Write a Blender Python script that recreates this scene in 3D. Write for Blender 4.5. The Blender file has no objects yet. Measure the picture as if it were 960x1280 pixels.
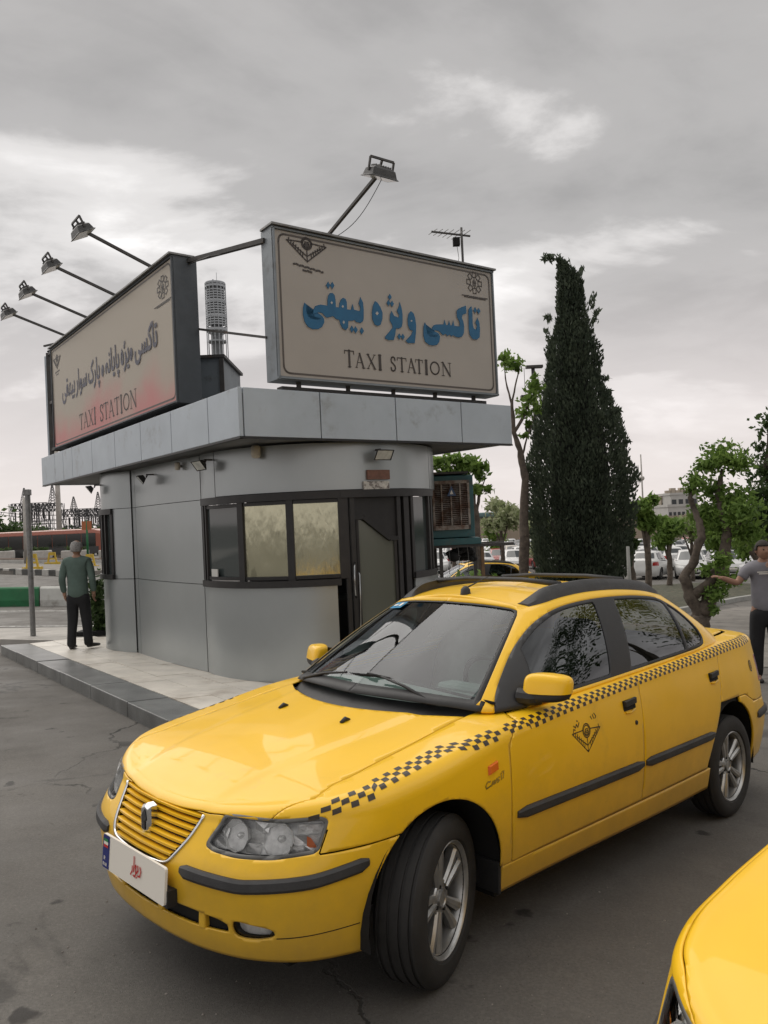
import bpy, bmesh, math, random
import numpy as np
from mathutils import Vector, Matrix
from mathutils.bvhtree import BVHTree

scene = bpy.context.scene
col = scene.collection
R_ = math.radians
random.seed(7)

# ------------------------------------------------------------------ camera
H = 1.587
cam_d = bpy.data.cameras.new('camera'); cam = bpy.data.objects.new('camera', cam_d); col.objects.link(cam)
cam_d.sensor_fit = 'VERTICAL'; cam_d.sensor_height = 36.0; cam_d.lens = 960/1280*36.0
cam_d.clip_start = .05; cam_d.clip_end = 6000
# phone held by hand: pitched up 0.6 degrees, rolled 2.6 degrees
MW = Matrix(((0.99897, 0.0, 0.045363), (0.00047, 0.999946, -0.010405), (-0.04536, 0.010416, 0.998916)))   # columns: right, forward, up -> world
right = Vector((MW[0][0], MW[1][0], MW[2][0])); fwd = Vector((MW[0][1], MW[1][1], MW[2][1])); up = Vector((MW[0][2], MW[1][2], MW[2][2]))
cam.matrix_world = Matrix(((right.x, up.x, -fwd.x, 0), (right.y, up.y, -fwd.y, 0), (right.z, up.z, -fwd.z, H), (0, 0, 0, 1)))
scene.camera = cam

# ------------------------------------------------------------------ sky, sun, exposure
SUN_EL, SUN_AZ = R_(52), R_(-38)          # azimuth from +Y towards +X
world = bpy.data.worlds.new('World'); scene.world = world; world.use_nodes = True
def build_world():
    nt = world.node_tree; N = nt.nodes; L = nt.links; N.clear()
    out = N.new('ShaderNodeOutputWorld'); bg = N.new('ShaderNodeBackground'); bg.inputs[1].default_value = .1
    sky = N.new('ShaderNodeTexSky'); sky.sky_type = 'NISHITA'; sky.sun_disc = False
    sky.sun_elevation = SUN_EL; sky.sun_rotation = SUN_AZ
    tc = N.new('ShaderNodeTexCoord'); sep = N.new('ShaderNodeSeparateXYZ'); L.new(tc.outputs['Generated'], sep.inputs[0])
    def math_(op, a, b=None, c=None):
        n = N.new('ShaderNodeMath'); n.operation = op
        for i, v in enumerate((a, b, c)):
            if v is None: continue
            if isinstance(v, (int, float)): n.inputs[i].default_value = v
            else: L.new(v, n.inputs[i])
        return n.outputs[0]
    zc = math_('MAXIMUM', sep.outputs[2], 0.0); den = math_('ADD', zc, .22)
    px = math_('DIVIDE', sep.outputs[0], den); py = math_('DIVIDE', sep.outputs[1], den)
    cmb = N.new('ShaderNodeCombineXYZ'); L.new(px, cmb.inputs[0]); L.new(py, cmb.inputs[1])
    mp = N.new('ShaderNodeMapping'); mp.inputs['Rotation'].default_value = (0, 0, R_(SKY_ROT)); mp.inputs['Location'].default_value = SKY_LOC
    mp.inputs['Scale'].default_value = (.8, 1.15, 1); L.new(cmb.outputs[0], mp.inputs[0])
    def noise(scale, detail, rough, dist=0, src=mp.outputs[0], lac=2.0):
        n = N.new('ShaderNodeTexNoise'); n.inputs['Scale'].default_value = scale; n.inputs['Detail'].default_value = detail
        n.inputs['Roughness'].default_value = rough; n.inputs['Distortion'].default_value = dist; L.new(src, n.inputs['Vector']); return n.outputs['Fac']
    big = noise(.55, 5, .5, .7); mid = noise(1.7, 9, .56, .5); fine = noise(6.0, 8, .6, .3)
    v = math_('ADD', math_('MULTIPLY', big, .62), math_('ADD', math_('MULTIPLY', mid, .30), math_('MULTIPLY', fine, .08)))
    rmp = N.new('ShaderNodeValToRGB'); L.new(v, rmp.inputs[0]); cr = rmp.color_ramp
    pts = [(.38, (2.05, 2.02, 1.98)), (.465, (2.6, 2.56, 2.51)), (.515, (4.1, 4.04, 3.97)), (.575, (6.0, 5.95, 5.88)), (.67, (7.1, 7.05, 7.0))]
    cr.elements[0].position = pts[0][0]; cr.elements[0].color = (*[c/8 for c in pts[0][1]], 1)
    cr.elements[1].position = pts[-1][0]; cr.elements[1].color = (*[c/8 for c in pts[-1][1]], 1)
    for p, c in pts[1:-1]:
        e = cr.elements.new(p); e.color = (*[k/8 for k in c], 1)
    cr.interpolation = 'EASE'
    sc = N.new('ShaderNodeMix'); sc.data_type = 'RGBA'; sc.blend_type = 'MULTIPLY'; sc.inputs[0].default_value = 1
    L.new(rmp.outputs[0], sc.inputs[6]); sc.inputs[7].default_value = (11.2, 11.0, 10.9, 1); sc.clamp_result = False
    # veil near the horizon: clouds merge into a pale, faintly pink layer
    hz = N.new('ShaderNodeMapRange'); hz.interpolation_type = 'SMOOTHSTEP'; L.new(sep.outputs[2], hz.inputs[0])
    hz.inputs[1].default_value = .0; hz.inputs[2].default_value = .36; hz.inputs[3].default_value = .94; hz.inputs[4].default_value = 0
    mx = N.new('ShaderNodeMix'); mx.data_type = 'RGBA'; mx.clamp_result = False; L.new(hz.outputs[0], mx.inputs[0]); L.new(sc.outputs[2], mx.inputs[6]); mx.inputs[7].default_value = (6.3, 5.75, 5.6, 1)
    # a thin share of clear sky seen through the overcast
    m2 = N.new('ShaderNodeMix'); m2.data_type = 'RGBA'; m2.clamp_result = False; m2.inputs[0].default_value = .96
    L.new(sky.outputs[0], m2.inputs[6]); L.new(mx.outputs[2], m2.inputs[7])
    L.new(m2.outputs[2], bg.inputs[0]); L.new(bg.outputs[0], out.inputs[0])
SKY_ROT = 110.0; SKY_LOC = (4.2, 2.0, 0)
build_world()
sun_d = bpy.data.lights.new('sun', 'SUN'); sun_d.energy = 1.5; sun_d.angle = R_(75); sun_d.color = (1, .95, .88)
sun = bpy.data.objects.new('sun', sun_d); col.objects.link(sun)
sdir = Vector((math.sin(SUN_AZ)*math.cos(SUN_EL), math.cos(SUN_AZ)*math.cos(SUN_EL), math.sin(SUN_EL)))
sun.rotation_euler = sdir.to_track_quat('Z', 'Y').to_euler()
scene.view_settings.view_transform = 'Standard'; scene.view_settings.look = 'None'; scene.view_settings.gamma = 1
scene.view_settings.exposure = 0.47
scene.cycles.max_bounces = 6; scene.cycles.transparent_max_bounces = 12; scene.cycles.caustics_reflective = False; scene.cycles.caustics_refractive = False
scene.cycles.use_denoising = True

# ------------------------------------------------------------------ helpers
def tag(o, label=None, cat=None, group=None, kind=None):
    if label: o['label'] = label
    if cat: o['category'] = cat
    if group: o['group'] = group
    if kind: o['kind'] = kind
    return o
def link(o, parent=None):
    col.objects.link(o)
    if parent is not None: o.parent = parent
    return o
def empty(name, loc=(0, 0, 0), rz=0.0, label=None, cat=None, group=None):
    o = bpy.data.objects.new(name, None); o.empty_display_size = .2; col.objects.link(o)
    o.location = loc; o.rotation_euler = (0, 0, rz)
    return tag(o, label, cat, group)
def children(o): return [c for c in bpy.data.objects if c.parent == o]
def kids_map():
    m = {}
    for c in bpy.data.objects:
        if c.parent is not None: m.setdefault(c.parent.name, []).append(c)
    return m
def copy_tree(o, parent=None, km=None):
    km = km or kids_map()
    c = o.copy(); col.objects.link(c)
    if parent is not None: c.parent = parent; c.matrix_parent_inverse = o.matrix_parent_inverse
    for ch in km.get(o.name, []): copy_tree(ch, c, km)
    return c
def mesh_obj(name, V, F, mat, parent=None, smooth=False, kind=None, angle=None):
    me = bpy.data.meshes.new(name); me.from_pydata([tuple(map(float, v)) for v in V], [], [tuple(f) for f in F]); me.update()
    for m in (mat if isinstance(mat, (list, tuple)) else [mat]): me.materials.append(m)
    if smooth: me.polygons.foreach_set('use_smooth', [True]*len(me.polygons))
    o = bpy.data.objects.new(name, me); link(o, parent)
    if angle is not None:
        try: me.set_sharp_from_angle(angle=angle)
        except Exception: pass
    if kind: o['kind'] = kind
    return o
class MB:
    """collects simple solids into one mesh"""
    def __init__(s): s.V = []; s.F = []; s.M = []; s.mi = 0; s.T = Matrix.Identity(4)
    def add(s, V, F):
        n = len(s.V); s.V += [tuple(s.T @ Vector(v)) for v in V]; s.F += [tuple(i+n for i in f) for f in F]; s.M += [s.mi]*len(F); return s
    def box(s, a, b):
        x0, y0, z0 = a; x1, y1, z1 = b
        return s.add([(x0, y0, z0), (x1, y0, z0), (x1, y1, z0), (x0, y1, z0), (x0, y0, z1), (x1, y0, z1), (x1, y1, z1), (x0, y1, z1)],
                     [(0, 3, 2, 1), (4, 5, 6, 7), (0, 1, 5, 4), (1, 2, 6, 5), (2, 3, 7, 6), (3, 0, 4, 7)])
    def bar(s, p, q, w, h=None, upv=(0, 0, 1)):
        p = Vector(p); q = Vector(q); h = h or w; d = (q-p).normalized(); u = Vector(upv)
        if abs(d.dot(u)) > .98: u = Vector((1, 0, 0))
        a = d.cross(u).normalized()*w/2; b = a.cross(d).normalized()*h/2
        V = [p-a-b, p+a-b, p+a+b, p-a+b, q-a-b, q+a-b, q+a+b, q-a+b]
        return s.add(V, [(0, 1, 2, 3), (7, 6, 5, 4), (0, 4, 5, 1), (1, 5, 6, 2), (2, 6, 7, 3), (3, 7, 4, 0)])
    def tube(s, pts, r, n=8, cap=True):
        pts = [Vector(p) for p in pts]; rr = r if isinstance(r, (list, tuple)) else [r]*len(pts)
        V = []; F = []; pa = None
        for i, p in enumerate(pts):
            d = (pts[min(i+1, len(pts)-1)]-pts[max(i-1, 0)]).normalized()
            if pa is None:
                u = Vector((0, 0, 1)) if abs(d.z) < .9 else Vector((1, 0, 0)); a = d.cross(u).normalized()
            else:
                a = (pa-d*pa.dot(d)).normalized()
            pa = a; b = d.cross(a)
            V += [p+(a*math.cos(t)+b*math.sin(t))*rr[i] for t in (2*math.pi*k/n for k in range(n))]
        for i in range(len(pts)-1):
            for k in range(n):
                k2 = (k+1) % n; F.append((i*n+k, i*n+k2, (i+1)*n+k2, (i+1)*n+k))
        if cap: F.append(tuple(range(n))[::-1]); F.append(tuple((len(pts)-1)*n+k for k in range(n)))
        return s.add(V, F)
    def lathe(s, prof, n=24, c=(0, 0, 0), axis='z'):
        V = []; F = []
        for r, z in prof:
            for k in range(n):
                t = 2*math.pi*k/n; x, y = r*math.cos(t), r*math.sin(t)
                V.append({'z': (c[0]+x, c[1]+y, c[2]+z), 'y': (c[0]+x, c[1]+z, c[2]+y), 'x': (c[0]+z, c[1]+x, c[2]+y)}[axis])
        for i in range(len(prof)-1):
            for k in range(n): F.append((i*n+k, i*n+(k+1) % n, (i+1)*n+(k+1) % n, (i+1)*n+k))
        return s.add(V, F)
    def prism(s, poly, z0, z1):
        n = len(poly); V = [(x, y, z0) for x, y in poly]+[(x, y, z1) for x, y in poly]
        F = [tuple(range(n))[::-1], tuple(range(n, 2*n))]+[(i, (i+1) % n, n+(i+1) % n, n+i) for i in range(n)]
        return s.add(V, F)
    def build(s, name, mat, parent=None, smooth=False, kind=None, bevel=None, angle=None, fix=True):
        o = mesh_obj(name, s.V, s.F, mat, parent, smooth, kind)
        if any(s.M): o.data.polygons.foreach_set('material_index', s.M)
        if fix:
            bm = bmesh.new(); bm.from_mesh(o.data); bmesh.ops.recalc_face_normals(bm, faces=bm.faces); bm.to_mesh(o.data); bm.free()
        if angle is not None: o.data.set_sharp_from_angle(angle=angle)
        if bevel:
            m = o.modifiers.new('bevel', 'BEVEL'); m.width = bevel; m.segments = 2; m.limit_method = 'ANGLE'; m.angle_limit = R_(40)
        return o

# ------------------------------------------------------------------ materials
def nodes_of(m): return m.node_tree.nodes, m.node_tree.links
def mat(name, colr, rough=.6, metal=0.0, spec=.5, noise=None, bump=None, coat=0.0, emit=None, dirt=None):
    """noise=(scale, amount) value variation; bump=(scale, strength); dirt=(scale, colour, low, high)"""
    m = bpy.data.materials.new(name); m.use_nodes = True; N, L = nodes_of(m); b = N['Principled BSDF']
    b.inputs['Base Color'].default_value = (*colr, 1); b.inputs['Roughness'].default_value = rough; b.inputs['Metallic'].default_value = metal
    b.inputs['Specular IOR Level'].default_value = spec; b.inputs['Coat Weight'].default_value = coat; b.inputs['Coat Roughness'].default_value = .04
    tc = N.new('ShaderNodeTexCoord'); cur = None
    def nz(scale, det=6, rg=.6):
        n = N.new('ShaderNodeTexNoise'); n.inputs['Scale'].default_value = scale; n.inputs['Detail'].default_value = det; n.inputs['Roughness'].default_value = rg
        L.new(tc.outputs['Object'], n.inputs['Vector']); return n.outputs['Fac']
    if noise:
        r = N.new('ShaderNodeMapRange'); L.new(nz(noise[0]), r.inputs[0]); r.inputs[1].default_value = .3; r.inputs[2].default_value = .7
        r.inputs[3].default_value = 1-noise[1]; r.inputs[4].default_value = 1+noise[1]
        mx = N.new('ShaderNodeMix'); mx.data_type = 'RGBA'; mx.blend_type = 'MULTIPLY'; mx.inputs[0].default_value = 1; mx.inputs[6].default_value = (*colr, 1)
        L.new(r.outputs[0], mx.inputs[7]); cur = mx.outputs[2]
    if dirt:
        r = N.new('ShaderNodeMapRange'); L.new(nz(dirt[0], 8, .65), r.inputs[0]); r.inputs[1].default_value = dirt[2]; r.inputs[2].default_value = dirt[3]; r.interpolation_type = 'SMOOTHSTEP'
        mx = N.new('ShaderNodeMix'); mx.data_type = 'RGBA'; L.new(r.outputs[0], mx.inputs[0])
        if cur: L.new(cur, mx.inputs[6])
        else: mx.inputs[6].default_value = (*colr, 1)
        mx.inputs[7].default_value = (*dirt[1], 1); cur = mx.outputs[2]
    if cur: L.new(cur, b.inputs['Base Color'])
    if bump:
        bp = N.new('ShaderNodeBump'); bp.inputs['Strength'].default_value = bump[1]; bp.inputs['Distance'].default_value = .01
        L.new(nz(bump[0], 8, .7), bp.inputs['Height']); L.new(bp.outputs[0], b.inputs['Normal'])
    if emit: b.inputs['Emission Color'].default_value = (*emit[0], 1); b.inputs['Emission Strength'].default_value = emit[1]
    return m
def glass_mat(name, tint, refl=1.5, rough=.0, haze=0.0):
    """thin pane: tinted see-through plus mirror by Fresnel"""
    m = bpy.data.materials.new(name); m.use_nodes = True; N, L = nodes_of(m); N.remove(N['Principled BSDF'])
    out = N['Material Output']; tr = N.new('ShaderNodeBsdfTransparent'); tr.inputs[0].default_value = (*tint, 1)
    gl = N.new('ShaderNodeBsdfGlossy'); gl.inputs['Roughness'].default_value = rough; gl.inputs[0].default_value = (.95, .97, 1, 1)
    fr = N.new('ShaderNodeFresnel'); fr.inputs[0].default_value = refl; mx = N.new('ShaderNodeMixShader')
    ge = N.new('ShaderNodeNewGeometry'); L.new(fr.outputs[0], mx.inputs[0])
    src = tr.outputs[0]
    if haze:
        df = N.new('ShaderNodeBsdfDiffuse'); df.inputs[0].default_value = (.45, .47, .45, 1); m2 = N.new('ShaderNodeMixShader'); m2.inputs[0].default_value = haze
        L.new(tr.outputs[0], m2.inputs[1]); L.new(df.outputs[0], m2.inputs[2]); src = m2.outputs[0]
    L.new(src, mx.inputs[1]); L.new(gl.outputs[0], mx.inputs[2]); L.new(mx.outputs[0], out.inputs['Surface'])
    return m
M = {}
M['yellow'] = mat('yellow_paint', (.90, .53, .012), rough=.36, coat=.35, spec=.4, noise=(2.2, .05), dirt=(3.5, (.42, .24, .05), .60, .95))
def grime(m, colr, lo, hi, amt):
    """road dust thrown up on the lower body: by height on the thing itself"""
    N, L = nodes_of(m); b = N['Principled BSDF']; src = b.inputs['Base Color'].links[0].from_socket; tc = N.new('ShaderNodeTexCoord'); sp = N.new('ShaderNodeSeparateXYZ'); L.new(tc.outputs['Object'], sp.inputs[0])
    n = N.new('ShaderNodeTexNoise'); n.inputs['Scale'].default_value = 5; n.inputs['Detail'].default_value = 8; n.inputs['Roughness'].default_value = .7; L.new(tc.outputs['Object'], n.inputs['Vector'])
    a = N.new('ShaderNodeMath'); a.operation = 'MULTIPLY_ADD'; L.new(n.outputs[0], a.inputs[0]); a.inputs[1].default_value = -.5; L.new(sp.outputs[2], a.inputs[2])
    r = N.new('ShaderNodeMapRange'); L.new(a.outputs[0], r.inputs[0]); r.inputs[1].default_value = lo; r.inputs[2].default_value = hi; r.inputs[3].default_value = amt; r.inputs[4].default_value = 0
    x = N.new('ShaderNodeMix'); x.data_type = 'RGBA'; L.new(r.outputs[0], x.inputs[0]); L.new(src, x.inputs[6]); x.inputs[7].default_value = (*colr, 1); L.new(x.outputs[2], b.inputs['Base Color'])
    q = N.new('ShaderNodeMapRange'); L.new(n.outputs[0], q.inputs[0]); q.inputs[3].default_value = .27; q.inputs[4].default_value = .5; L.new(q.outputs[0], b.inputs['Roughness'])
grime(M['yellow'], (.24, .16, .07), -.10, .42, .55)
M['black_plastic'] = mat('black_plastic', (.018, .018, .019), rough=.5, noise=(12, .2), bump=(220, .15))
M['grey_plastic'] = mat('weathered_plastic', (.035, .035, .036), rough=.55, noise=(9, .35), bump=(160, .2))
M['seal'] = mat('lamp_seal', (.11, .11, .105), rough=.35, noise=(9, .2))
M['rubber'] = mat('tyre_rubber', (.022, .021, .020), rough=.75, noise=(7, .3), dirt=(5, (.06, .055, .05), .55, .9), bump=(120, .15))
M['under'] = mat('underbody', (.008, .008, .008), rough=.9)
M['alloy'] = mat('wheel_alloy', (.46, .46, .45), rough=.34, metal=.75, noise=(14, .15), dirt=(9, (.12, .11, .10), .5, .85))
M['chrome'] = mat('chrome', (.75, .76, .77), rough=.12, metal=1, noise=(20, .05))
M['reflector'] = mat('lamp_reflector', (.90, .90, .88), rough=.18, metal=.55, noise=(30, .2), bump=(25, .6))
M['lampbowl'] = mat('lamp_bowl', (.93, .93, .91), rough=.3, metal=.0, noise=(30, .25), bump=(20, .5))
M['glass'] = glass_mat('car_glass', (.42, .50, .47), 1.62)
M['windscreen'] = glass_mat('windscreen_glass', (.72, .85, .81), 1.62)
M['side_glass'] = glass_mat('tinted_side_glass', (.20, .24, .23), 1.75)
M['lens'] = glass_mat('lamp_lens', (.97, .97, .97), 1.45)
M['decal'] = mat('decal_black', (.035, .024, .012), rough=.4, noise=(30, .25))
M['amber'] = mat('amber_lens', (.75, .16, .02), rough=.15, coat=.5)
M['red_lens'] = mat('red_lens', (.35, .01, .01), rough=.15, coat=.5)
M['seat'] = mat('seat_cover', (.50, .51, .50), rough=.85, noise=(6, .15))
M['dash'] = mat('dashboard', (.30, .33, .32), rough=.7, noise=(5, .15))
M['white'] = mat('white_print', (.80, .76, .68), rough=.5)
M['blue'] = mat('blue_print', (.01, .02, .16), rough=.4)
M['red'] = mat('red_print', (.5, .02, .015), rough=.5)
M['green'] = mat('green_print', (.02, .22, .06), rough=.5)
M['black'] = mat('black_print', (.02, .02, .02), rough=.5)

# ------------------------------------------------------------------ terrain: the forecourt falls gently to the back and to the right
def smoothstep(t): t = np.clip(t, 0, 1); return t*t*(3-2*t)
def gz(x, y):
    x = np.asarray(x, float); y = np.asarray(y, float)
    s = .045786*x+.047259*y
    s = np.where(s > .9, .9+3*(1-np.exp(-(np.maximum(s, .9)-.9)/3)), s); s = np.where(s < -.4, -.4-1.0*(1-np.exp((np.minimum(s, -.4)+.4)/1.0)), s)
    return -s+.9*smoothstep((y-18)/50)*smoothstep(-x/20)
def gzf(x, y): return float(gz(x, y))

def asphalt_mat():
    m = bpy.data.materials.new('asphalt'); m.use_nodes = True; N, L = nodes_of(m); b = N['Principled BSDF']; tc = N.new('ShaderNodeTexCoord')
    def nz(scale, det=8, rg=.6, dist=0):
        n = N.new('ShaderNodeTexNoise'); n.inputs['Scale'].default_value = scale; n.inputs['Detail'].default_value = det; n.inputs['Roughness'].default_value = rg; n.inputs['Distortion'].default_value = dist
        L.new(tc.outputs['Object'], n.inputs['Vector']); return n
    def mr(src, a, b_, c, d, st=True):
        r = N.new('ShaderNodeMapRange'); L.new(src, r.inputs[0]); r.inputs[1].default_value = a; r.inputs[2].default_value = b_; r.inputs[3].default_value = c; r.inputs[4].default_value = d
        if st: r.interpolation_type = 'SMOOTHSTEP'
        return r.outputs[0]
    def mix(fac, a, b_, blend='MIX'):
        x = N.new('ShaderNodeMix'); x.data_type = 'RGBA'; x.blend_type = blend
        if isinstance(fac, (int, float)): x.inputs[0].default_value = fac
        else: L.new(fac, x.inputs[0])
        for i, v in ((6, a), (7, b_)):
            if isinstance(v, tuple): x.inputs[i].default_value = (*v, 1)
            else: L.new(v, x.inputs[i])
        return x.outputs[2]
    base = mix(mr(nz(.45, 5).outputs[0], .35, .68, 0, 1), (.130, .121, .109), (.172, .161, .145))
    base = mix(mr(nz(2.6, 7, .65).outputs[0], .42, .72, 0, .55), base, (.095, .089, .080))
    sp = nz(150, 3, .6).outputs[0]
    base = mix(mr(sp, .58, .70, 0, .75), base, (.27, .26, .24)); base = mix(mr(sp, .30, .42, .75, 0), base, (.035, .033, .030))
    base = mix(mr(nz(75, 5, .7).outputs[0], .36, .60, .0, .5), base, (.085, .08, .073))
    # oil spots and damp stains
    st = nz(1.15, 6, .62, .6).outputs[0]; base = mix(mr(st, .58, .68, 0, .6), base, (.032, .030, .028))
    sm = nz(3.2, 4, .5).outputs[0]; base = mix(mr(sm, .665, .71, 0, .8), base, (.022, .020, .019))
    # pale dust
    base = mix(mr(nz(.8, 9, .72, 1.0).outputs[0], .56, .75, 0, .35), base, (.19, .175, .155))
    # hairline cracks: cell borders bent by noise
    w = nz(1.3, 6, .6); sc = N.new('ShaderNodeVectorMath'); sc.operation = 'MULTIPLY_ADD'; L.new(w.outputs['Color'], sc.inputs[0]); sc.inputs[1].default_value = (.9, .9, 0); L.new(tc.outputs['Object'], sc.inputs[2])
    vo = N.new('ShaderNodeTexVoronoi'); vo.feature = 'DISTANCE_TO_EDGE'; vo.inputs['Scale'].default_value = .26; L.new(sc.outputs[0], vo.inputs['Vector'])
    cr = mr(vo.outputs[0], .0015, .0042, .85, 0); gate = mr(nz(.35, 3).outputs[0], .44, .56, 0, 1)
    mu = N.new('ShaderNodeMath'); mu.operation = 'MULTIPLY'; L.new(cr, mu.inputs[0]); L.new(gate, mu.inputs[1]); base = mix(mu.outputs[0], base, (.018, .017, .016))
    L.new(base, b.inputs['Base Color']); L.new(mr(nz(1.4, 6).outputs[0], .3, .7, .62, .88), b.inputs['Roughness']); b.inputs['Specular IOR Level'].default_value = .35
    bp = N.new('ShaderNodeBump'); bp.inputs['Strength'].default_value = .5; bp.inputs['Distance'].default_value = .006; L.new(nz(190, 5, .7).outputs[0], bp.inputs['Height'])
    b2 = N.new('ShaderNodeBump'); b2.inputs['Strength'].default_value = .5; b2.inputs['Distance'].default_value = .02; b2.invert = True; L.new(mu.outputs[0], b2.inputs['Height']); L.new(bp.outputs[0], b2.inputs['Normal']); L.new(b2.outputs[0], b.inputs['Normal'])
    return m
M['asphalt'] = asphalt_mat()
def ground_grid():
    def axis(lim, n, p): t = np.linspace(-1, 1, n); return np.sign(t)*np.abs(t)**p*lim
    xs = axis(2500, 121, 4.2); ys = axis(2500, 121, 4.2)
    V = [(x, y, gzf(x, y)) for x in xs for y in ys]; n = len(ys)
    F = [(i*n+j, (i+1)*n+j, (i+1)*n+j+1, i*n+j+1) for i in range(len(xs)-1) for j in range(n-1)]
    return mesh_obj('ground', V, F, M['asphalt'], None, True, 'structure')
ground_grid()

def clip_poly(poly, clip):
    """convex clip polygon (counter-clockwise)"""
    out = list(poly)
    for i in range(len(clip)):
        ax, ay = clip[i]; bx, by = clip[(i+1) % len(clip)]; inp = out; out = []
        f = lambda p: (bx-ax)*(p[1]-ay)-(by-ay)*(p[0]-ax)
        for k in range(len(inp)):
            p, q = inp[k], inp[(k+1) % len(inp)]; fp, fq = f(p), f(q)
            if fp >= 0: out.append(p)
            if (fp >= 0) != (fq >= 0): t = fp/(fp-fq); out.append((p[0]+(q[0]-p[0])*t, p[1]+(q[1]-p[1])*t))
        if len(out) < 3: return []
    return out
def slab(name, poly, lo, hi, mt, parent=None, kind=None, bevel=None, jitter=0.0):
    """block following the slope: bottom at ground+lo, top at ground+hi"""
    n = len(poly); j = random.uniform(-jitter, jitter)
    V = [(x, y, gzf(x, y)+lo) for x, y in poly]+[(x, y, gzf(x, y)+hi+j) for x, y in poly]
    F = [tuple(range(n))[::-1], tuple(range(n, 2*n))]+[(i, (i+1) % n, n+(i+1) % n, n+i) for i in range(n)]
    o = mesh_obj(name, V, F, mt, parent)
    bm = bmesh.new(); bm.from_mesh(o.data); bmesh.ops.recalc_face_normals(bm, faces=bm.faces); bm.to_mesh(o.data); bm.free()
    if kind: o['kind'] = kind
    if bevel:
        m = o.modifiers.new('bevel', 'BEVEL'); m.width = bevel; m.segments = 2
    return o
def sheet(name, poly, lift, mt, kind='structure', sub=1):
    o = mesh_obj(name, [(x, y, gzf(x, y)+lift) for x, y in poly], [tuple(range(len(poly)))], mt, None, False, kind); return o

# ------------------------------------------------------------------ raised plinth of the kiosk: marble slabs inside a dark granite kerb
M['marble'] = mat('marble_paving', (.70, .655, .58), rough=.42, noise=(2.4, .16), dirt=(1.7, (.36, .30, .24), .50, .80), bump=(40, .1))
M['granite'] = mat('granite_kerb', (.14, .143, .14), rough=.30, noise=(3, .4), dirt=(4, (.22, .20, .17), .58, .85), bump=(60, .25))
M['joint'] = mat('joint_fill', (.14, .12, .10), rough=.9, noise=(20, .4))
M['concrete'] = mat('pale_concrete', (.40, .38, .35), rough=.85, noise=(1.5, .2), dirt=(2.2, (.22, .20, .18), .5, .8), bump=(50, .3))
K1 = Vector((-6.25, 12.42)); K2 = Vector((-1.15, 5.70)); K3 = Vector((3.9, 10.6))          # outer kerb line: far left corner, near corner, right end
PL_POLY = [(K1.x, K1.y), (K2.x, K2.y), (K3.x, K3.y), (1.2, 15.5), (-4.6, 15.2)]
plinth = slab('plinth', PL_POLY, -.4, .125, M['joint'], None, 'structure')
kd = (K2-K1).normalized(); kn = Vector((-kd.y, kd.x))          # inward (to the right-back)
if kn.dot(Vector((-2, 11))-K1) < 0: kn = -kn
KW = .42
def kerb_run(A, B, nrm, n, w, seed):
    rnd = random.Random(seed); L = (B-A).length; d = (B-A).normalized(); cuts = [0]+[L*(i+rnd.uniform(-.12, .12))/n for i in range(1, n)]+[L]
    for c0, c1 in zip(cuts[:-1], cuts[1:]):
        p = A+d*(c0+.005)-nrm*.03; q = A+d*(c1-.005)-nrm*.03
        poly = [tuple(p), tuple(q), tuple(q+nrm*w), tuple(p+nrm*w)]
        if (q-p).cross(nrm) if False else 0: pass
        o = slab('kerb_stone', poly, -.05, .155, M['granite'], plinth, None, .008, .006)
kerb_run(K1, K2, kn, 7, KW, 3)
d2 = (K3-K2).normalized(); n2 = Vector((-d2.y, d2.x))
if n2.dot(Vector((-2, 11))-K2) < 0: n2 = -n2
kerb_run(K2+d2*.46, K3, n2, 6, KW, 5)
_a = K1+kn*(KW-.02); _b = K2+n2*(KW-.02); _t = (_b-_a).cross(d2)/kd.cross(d2)
inner = [tuple(_a), tuple(_a+kd*_t), tuple(K3+n2*(KW-.02)), (1.2, 15.4), (-4.6, 15.0)]
def ccw(p): return p if sum(p[i][0]*p[(i+1) % len(p)][1]-p[(i+1) % len(p)][0]*p[i][1] for i in range(len(p))) > 0 else p[::-1]
inner = ccw(inner)
L_, W_ = .62, .40; ccount = 0
for i in range(-2, 16):
    for j in range(-1, 16):
        off = (j % 2)*L_*.5
        o = K1+kd*(i*L_+off)+kn*(KW-.02+j*W_)
        q = [o+kd*.003+kn*.003, o+kd*(L_-.003)+kn*.003, o+kd*(L_-.003)+kn*(W_-.003), o+kd*.003+kn*(W_-.003)]
        pl_ = clip_poly(ccw([tuple(v) for v in q]), inner)
        c = o+kd*L_/2+kn*W_/2
        if len(pl_) < 3 or (c-Vector((-.87, 10.22))).length < 1.25 or (c-Vector((-3.3, 12.4))).length < .8 or c.y > 13.6 or (c.x > 1.3): continue
        if (c-Vector((-2.0, 11.4))).length < .9: continue
        slab('paving_slab', pl_, .10, .150, M['marble'], plinth, None, None, .003); ccount += 1
# pavement behind the plinth, running left
fp = slab('pavement', [(-26, 12.2), (-6.9, 13.75), (-5.9, 13.55), (-4.7, 13.6), (-4.9, 16.6), (-7.6, 15.9), (-26, 14.6)], -.1, .10, M['concrete'], None, 'structure')
# low step between the two
M['line'] = mat('road_paint', (.50, .50, .47), rough=.7, noise=(6, .3), dirt=(9, (.12, .11, .10), .48, .62))
sheet('road_line', ccw([(-26, 15.9), (-8.1, 17.3), (-4.5, 17.7), (-4.5, 17.85), (-8.1, 17.45), (-26, 16.05)]), .004, M['line'])
sheet('road_line', ccw([(-30, 20.6), (-10.2, 22.0), (-6, 22.3), (-6, 22.45), (-10.2, 22.15), (-30, 20.75)]), .004, M['line'])
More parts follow.
